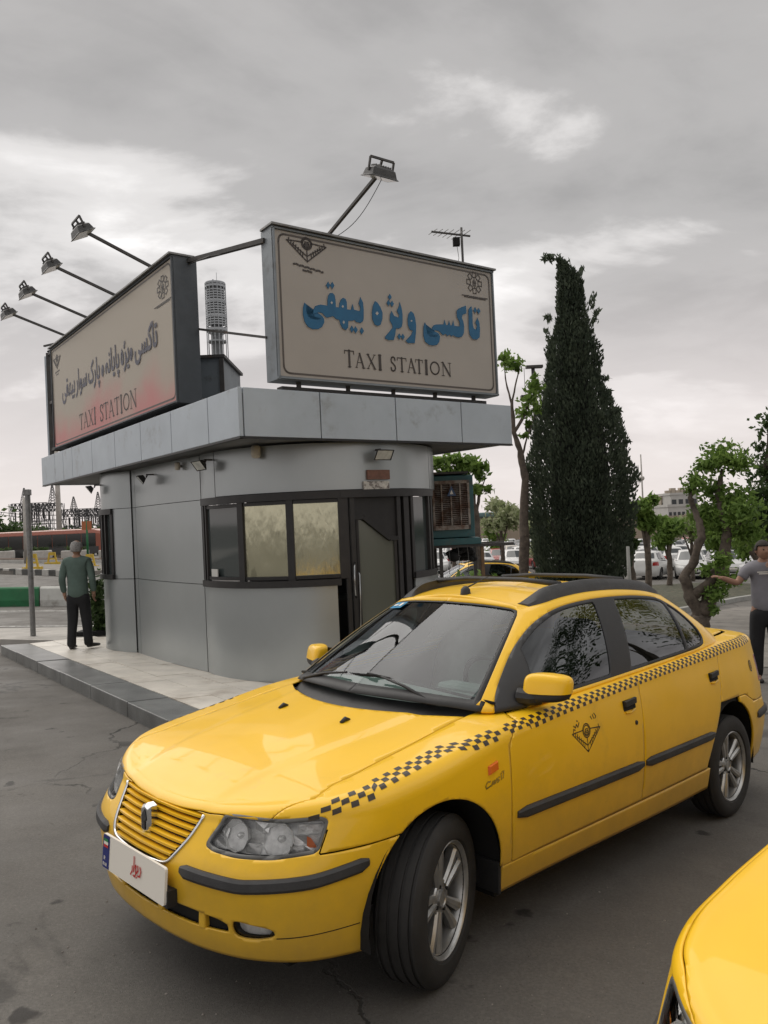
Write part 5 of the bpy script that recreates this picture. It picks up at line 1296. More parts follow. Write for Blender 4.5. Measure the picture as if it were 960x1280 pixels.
# ------------------------------------------------------------------ roof signs
M['sign_face'] = mat('sign_face', (.40, .37, .335), rough=.55, spec=.35, noise=(1.2, .05))
def pink_face():
    m = mat('sign_face_faded', (.46, .41, .34), rough=.55, spec=.35); N, L = nodes_of(m); b = N['Principled BSDF']; tc = N.new('ShaderNodeTexCoord'); sp = N.new('ShaderNodeSeparateXYZ'); L.new(tc.outputs['Object'], sp.inputs[0])
    n = N.new('ShaderNodeTexNoise'); n.inputs['Scale'].default_value = .9; n.inputs['Detail'].default_value = 3; L.new(tc.outputs['Object'], n.inputs['Vector'])
    ad = N.new('ShaderNodeMath'); ad.operation = 'MULTIPLY_ADD'; L.new(n.outputs[0], ad.inputs[0]); ad.inputs[1].default_value = -1.5; L.new(sp.outputs[2], ad.inputs[2])
    r = N.new('ShaderNodeMapRange'); L.new(ad.outputs[0], r.inputs[0]); r.inputs[1].default_value = 2.35; r.inputs[2].default_value = 3.15; r.inputs[3].default_value = 1; r.inputs[4].default_value = 0; r.interpolation_type = 'SMOOTHSTEP'
    mx = N.new('ShaderNodeMix'); mx.data_type = 'RGBA'; L.new(r.outputs[0], mx.inputs[0]); mx.inputs[6].default_value = (.46, .41, .34, 1); mx.inputs[7].default_value = (.60, .25, .24, 1); L.new(mx.outputs[2], b.inputs['Base Color']); return m
M['sign_pink'] = pink_face()
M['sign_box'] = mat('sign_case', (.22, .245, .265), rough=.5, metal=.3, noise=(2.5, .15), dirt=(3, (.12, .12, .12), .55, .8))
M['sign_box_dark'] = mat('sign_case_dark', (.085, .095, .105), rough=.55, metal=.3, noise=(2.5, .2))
M['print_blue'] = mat('letter_blue', (.012, .115, .24), rough=.5, noise=(9, .12))
M['print_dark'] = mat('letter_dark', (.055, .045, .040), rough=.5)
M['print_navy'] = mat('letter_navy', (.050, .050, .085), rough=.5)
M['print_line'] = mat('border_line', (.10, .085, .075), rough=.5)
# serif capitals as strokes with their own width: (polyline, width); unit height 1
SER = {'T': ([([(.5, 0), (.5, 1)], .15), ([(.02, .965), (.98, .965)], .07), ([(.05, .96), (.02, .78)], .06), ([(.95, .96), (.98, .78)], .06), ([(.32, .02), (.68, .02)], .045)], .78),
       'A': ([([(.06, 0), (.46, 1)], .065), ([(.46, .98), (.86, 0)], .145), ([(.20, .36), (.70, .36)], .05), ([(-.06, .02), (.2, .02)], .045), ([(.68, .02), (1.04, .02)], .045)], .92),
       'X': ([([(.12, .99), (.86, .01)], .145), ([(.86, .99), (.10, .01)], .06), ([(-.02, .98), (.30, .98)], .045), ([(.70, .98), (.98, .98)], .045), ([(-.03, .02), (.24, .02)], .045), ([(.66, .02), (1.0, .02)], .045)], .92),
       'I': ([([(.5, 0), (.5, 1)], .24), ([(.1, .98), (.9, .98)], .045), ([(.1, .02), (.9, .02)], .045)], .42),
       'S': ([([(.86, .78), (.80, .92), (.55, .985), (.28, .94), (.16, .78), (.24, .62), (.55, .50), (.82, .38), (.90, .22), (.78, .07), (.50, .01), (.22, .05), (.12, .22)], .115), ([(.86, .96), (.87, .72)], .05), ([(.12, .04), (.11, .28)], .05)], .62),
       'O': ([(circle_pts(.5, .5, .44, 26), .11)], .98),
       'N': ([([(.15, 0), (.15, 1)], .06), ([(.13, .99), (.87, .02)], .15), ([(.87, 0), (.87, 1)], .06), ([(-.03, .98), (.25, .98)], .045), ([(.7, .98), (1.02, .98)], .045), ([(.0, .02), (.3, .02)], .045)], .98)}
def star_emblem():
    s = []
    for k in range(8):
        a = k*math.pi/4; r0, r1 = .30, .5
        s.append([(r0*math.cos(a-.39), r0*math.sin(a-.39)), (r1*math.cos(a-.20), r1*math.sin(a-.20)), (r1*math.cos(a+.20), r1*math.sin(a+.20)), (r0*math.cos(a+.39), r0*math.sin(a+.39)), (.24*math.cos(a+.1), .24*math.sin(a+.1)), (r0*math.cos(a-.39), r0*math.sin(a-.39))])
    s += [[(0, -.2), (0, .2)], [(-.08, -.16), (-.08, .10)], [(.08, -.16), (.08, .10)], [(-.1, 0), (.1, .0)]]
    return s
def make_sign(label, mapf, u0, u1, z0, z1, depth, face, case, ends):
    """mapf(u, z, out) -> world point; box with rim, face, border line"""
    t = empty('roof_sign', (0, 0, 0), 0, label, 'sign', 'illuminated sign boxes on the kiosk roof')
    m = MB(); V = []
    for o_ in (0, -depth):
        for u, z in ((u0, z0), (u1, z0), (u1, z1), (u0, z1)): V.append(mapf(u, z, o_))
    m.add(V, [(0, 1, 2, 3), (7, 6, 5, 4), (0, 4, 5, 1), (1, 5, 6, 2), (2, 6, 7, 3), (3, 7, 4, 0)]); m.build('case', case, t)
    sg = 1 if u1 > u0 else -1; e = .035
    fp_ = round_poly([(u0+sg*e, z0+e), (u1-sg*e, z0+e), (u1-sg*e, z1-e), (u0+sg*e, z1-e)], .02, 3)
    m = MB(); m.add([mapf(u, z, .006) for u, z in fp_], [tuple(range(len(fp_)))]); m.build('face', face, t, fix=False)
    m = MB()
    for a_, b_ in (((u0, z0+e/2), (u1, z0+e/2)), ((u0, z1-e/2), (u1, z1-e/2)), ((u0+sg*e/2, z0), (u0+sg*e/2, z1)), ((u1-sg*e/2, z0), (u1-sg*e/2, z1))): m.bar(mapf(*a_, .008), mapf(*b_, .008), e, .02, upv=(0, 0, 1) if a_[1] == b_[1] else tuple(mapf(u1, 0, 0)-mapf(u0, 0, 0)))
    m.build('rim', case, t)
    e2 = .078; q = [tuple(p) for p in round_poly([(u0+sg*e2, z0+e2*.9), (u1-sg*e2, z0+e2*.9), (u1-sg*e2, z1-e2*.9), (u0+sg*e2, z1-e2*.9)], .09, 8)]; q.append(q[0])
    m = MB(); polyline_print(m, [q], .022, lambda x, y: mapf(x, y, .0085)); m.build('border_line', M['print_line'], t, fix=False)
    m = MB(); m.bar(mapf(u0-sg*.02, z1+.012, -depth*.35), mapf(u1+sg*.02, z1+.012, -depth*.35), depth*.9+.06, .022); m.build('top_flashing', M['galv'], t)
    for k in range(ends):
        u = u0+(u1-u0)*(k+.5)/ends; m = MB(); m.bar(mapf(u, ZT-.08, -depth*.5), mapf(u, z0+.01, -depth*.5), .05, .05); m.build('sign_leg', M['rusty'], t)
    m = MB(); ua, ub = u0+(u1-u0)*.03, u0+(u1-u0)*.96; m.bar(mapf(ua, ZT+.035, -depth*.6), mapf(ub, ZT+.035, -depth*.6), .12, .09); m.build('base_channel', M['rusty'], t)
    return t
offR = P0+NR*-.12; offL = P0+NL*-.12
def mR(u, z, o=0.0): p = offR+BR*u+NR*o; return Vector((p.x, p.y, z))
def mL(u, z, o=0.0): p = offL+AL*u+NL*o; return Vector((p.x, p.y, z))
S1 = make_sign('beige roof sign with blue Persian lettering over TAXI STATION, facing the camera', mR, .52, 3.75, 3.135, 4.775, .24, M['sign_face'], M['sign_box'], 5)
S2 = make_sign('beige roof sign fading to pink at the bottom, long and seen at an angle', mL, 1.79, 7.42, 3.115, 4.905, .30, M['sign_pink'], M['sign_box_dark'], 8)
SIGN_WORDS = [[(0.883,1.492),(0.862,1.432),(0.858,1.357),(0.873,1.285),(0.913,1.232),(0.973,1.212),(1.045,1.222),(1.095,1.252),(1.125,1.306),(1.125,1.343),(1.106,1.366),(1.08,1.338),(1.031,1.322),(0.964,1.322),(0.918,1.348),(0.902,1.395),(0.904,1.478)],[(0.988,1.381),(0.994,1.431),(1.02,1.472),(1.088,1.496),(1.176,1.494),(1.179,1.555),(1.191,1.607),(1.217,1.64),(1.252,1.647),(1.276,1.627),(1.286,1.577),(1.286,1.493),(1.329,1.494),(1.336,1.542),(1.358,1.587),(1.39,1.612),(1.42,1.603),(1.436,1.571),(1.436,1.486),(1.49,1.488),(1.502,1.529),(1.514,1.56),(1.531,1.494),(1.608,1.486),(1.62,1.526),(1.597,1.575),(1.627,1.652),(1.66,1.592),(1.664,1.514),(1.658,1.41),(1.648,1.378),(1.611,1.352),(1.549,1.358),(1.53,1.378),(1.503,1.366),(1.447,1.359),(1.438,1.282),(1.406,1.248),(1.361,1.265),(1.334,1.313),(1.326,1.354),(1.287,1.358),(1.244,1.387),(1.208,1.374),(1.159,1.36),(1.129,1.381),(1.103,1.405),(1.055,1.407),(1.02,1.393)],[(0.998,1.374),(1.027,1.39),(1.064,1.392),(1.096,1.373),(1.1,1.353),(1.061,1.344),(1.004,1.352)],[(1.2,1.768),(1.225,1.731),(1.195,1.686),(1.17,1.723)],[(1.254,1.774),(1.28,1.737),(1.25,1.692),(1.224,1.729)],[(1.49,1.31),(1.517,1.271),(1.486,1.227),(1.459,1.265)],[(1.541,1.307),(1.568,1.268),(1.537,1.224),(1.51,1.262)],[(1.627,1.305),(1.654,1.266),(1.622,1.222),(1.595,1.26)],[(1.83,1.632),(1.861,1.621),(1.903,1.572),(1.931,1.509),(1.924,1.435),(1.896,1.366),(1.854,1.345),(1.81,1.356),(1.778,1.418),(1.778,1.491),(1.796,1.573)],[(2.191,1.671),(2.215,1.596),(2.225,1.53),(2.219,1.424),(2.202,1.37),(2.159,1.347),(2.117,1.346),(2.104,1.278),(2.077,1.204),(1.999,1.194),(1.95,1.21),(1.956,1.233),(2.023,1.299),(2.067,1.348),(2.064,1.377),(2.03,1.432),(2.039,1.5),(2.064,1.547),(2.098,1.492),(2.162,1.477),(2.171,1.508),(2.143,1.557),(2.174,1.613)],[(2.05,1.746),(2.075,1.712),(2.046,1.671),(2.02,1.705)],[(2.026,1.672),(2.051,1.638),(2.021,1.598),(1.996,1.631)],[(2.078,1.669),(2.103,1.635),(2.073,1.595),(2.048,1.628)],[(2.163,1.291),(2.189,1.257),(2.159,1.216),(2.133,1.251)],[(2.216,1.293),(2.242,1.258),(2.212,1.218),(2.186,1.253)],[(2.355,1.579),(2.392,1.557),(2.413,1.507),(2.424,1.417),(2.415,1.325),(2.39,1.198),(2.285,1.188),(2.254,1.211),(2.338,1.287),(2.37,1.343),(2.323,1.353),(2.298,1.403),(2.297,1.478),(2.315,1.541)],[(3.341,1.765),(3.353,1.704),(3.348,1.53),(3.365,1.479),(3.403,1.468),(3.419,1.519),(3.396,1.564),(3.439,1.627),(3.467,1.563),(3.471,1.476),(3.459,1.378),(3.408,1.342),(3.337,1.341),(3.288,1.389),(3.277,1.474),(3.287,1.715)],[(3.405,1.76),(3.434,1.723),(3.4,1.679),(3.372,1.716)],[(3.466,1.756),(3.495,1.719),(3.461,1.674),(3.432,1.712)],[(3.247,1.758),(3.25,1.662),(3.183,1.635),(3.168,1.595),(3.19,1.55),(3.199,1.485),(3.191,1.407),(3.159,1.357),(3.101,1.336),(3.04,1.344),(3.003,1.359),(2.984,1.338),(2.954,1.359),(2.91,1.336),(2.887,1.361),(2.837,1.34),(2.808,1.367),(2.773,1.386),(2.713,1.387),(2.682,1.354),(2.66,1.365),(2.674,1.417),(2.699,1.446),(2.742,1.46),(2.857,1.475),(2.879,1.538),(2.9,1.47),(2.931,1.478),(2.953,1.537),(2.973,1.474),(2.998,1.481),(3.021,1.545),(3.035,1.476),(3.123,1.478),(3.126,1.534),(3.086,1.595),(3.084,1.671),(3.124,1.704),(3.176,1.73)],[(2.562,1.469),(2.536,1.411),(2.529,1.301),(2.551,1.23),(2.607,1.199),(2.672,1.194),(2.739,1.211),(2.777,1.252),(2.793,1.319),(2.771,1.354),(2.724,1.369),(2.688,1.356),(2.693,1.341),(2.746,1.331),(2.763,1.319),(2.708,1.303),(2.637,1.303),(2.591,1.326),(2.58,1.38),(2.577,1.443)]]
SIGN_HOLES = [[(1.216,1.533),(1.233,1.553),(1.247,1.537),(1.231,1.516)],[(1.36,1.509),(1.377,1.528),(1.393,1.513),(1.376,1.494)],[(1.364,1.331),(1.381,1.355),(1.396,1.335),(1.379,1.311)],[(1.826,1.488),(1.85,1.514),(1.872,1.493),(1.848,1.467)],[(2.336,1.458),(2.354,1.472),(2.37,1.462),(2.352,1.448)]]
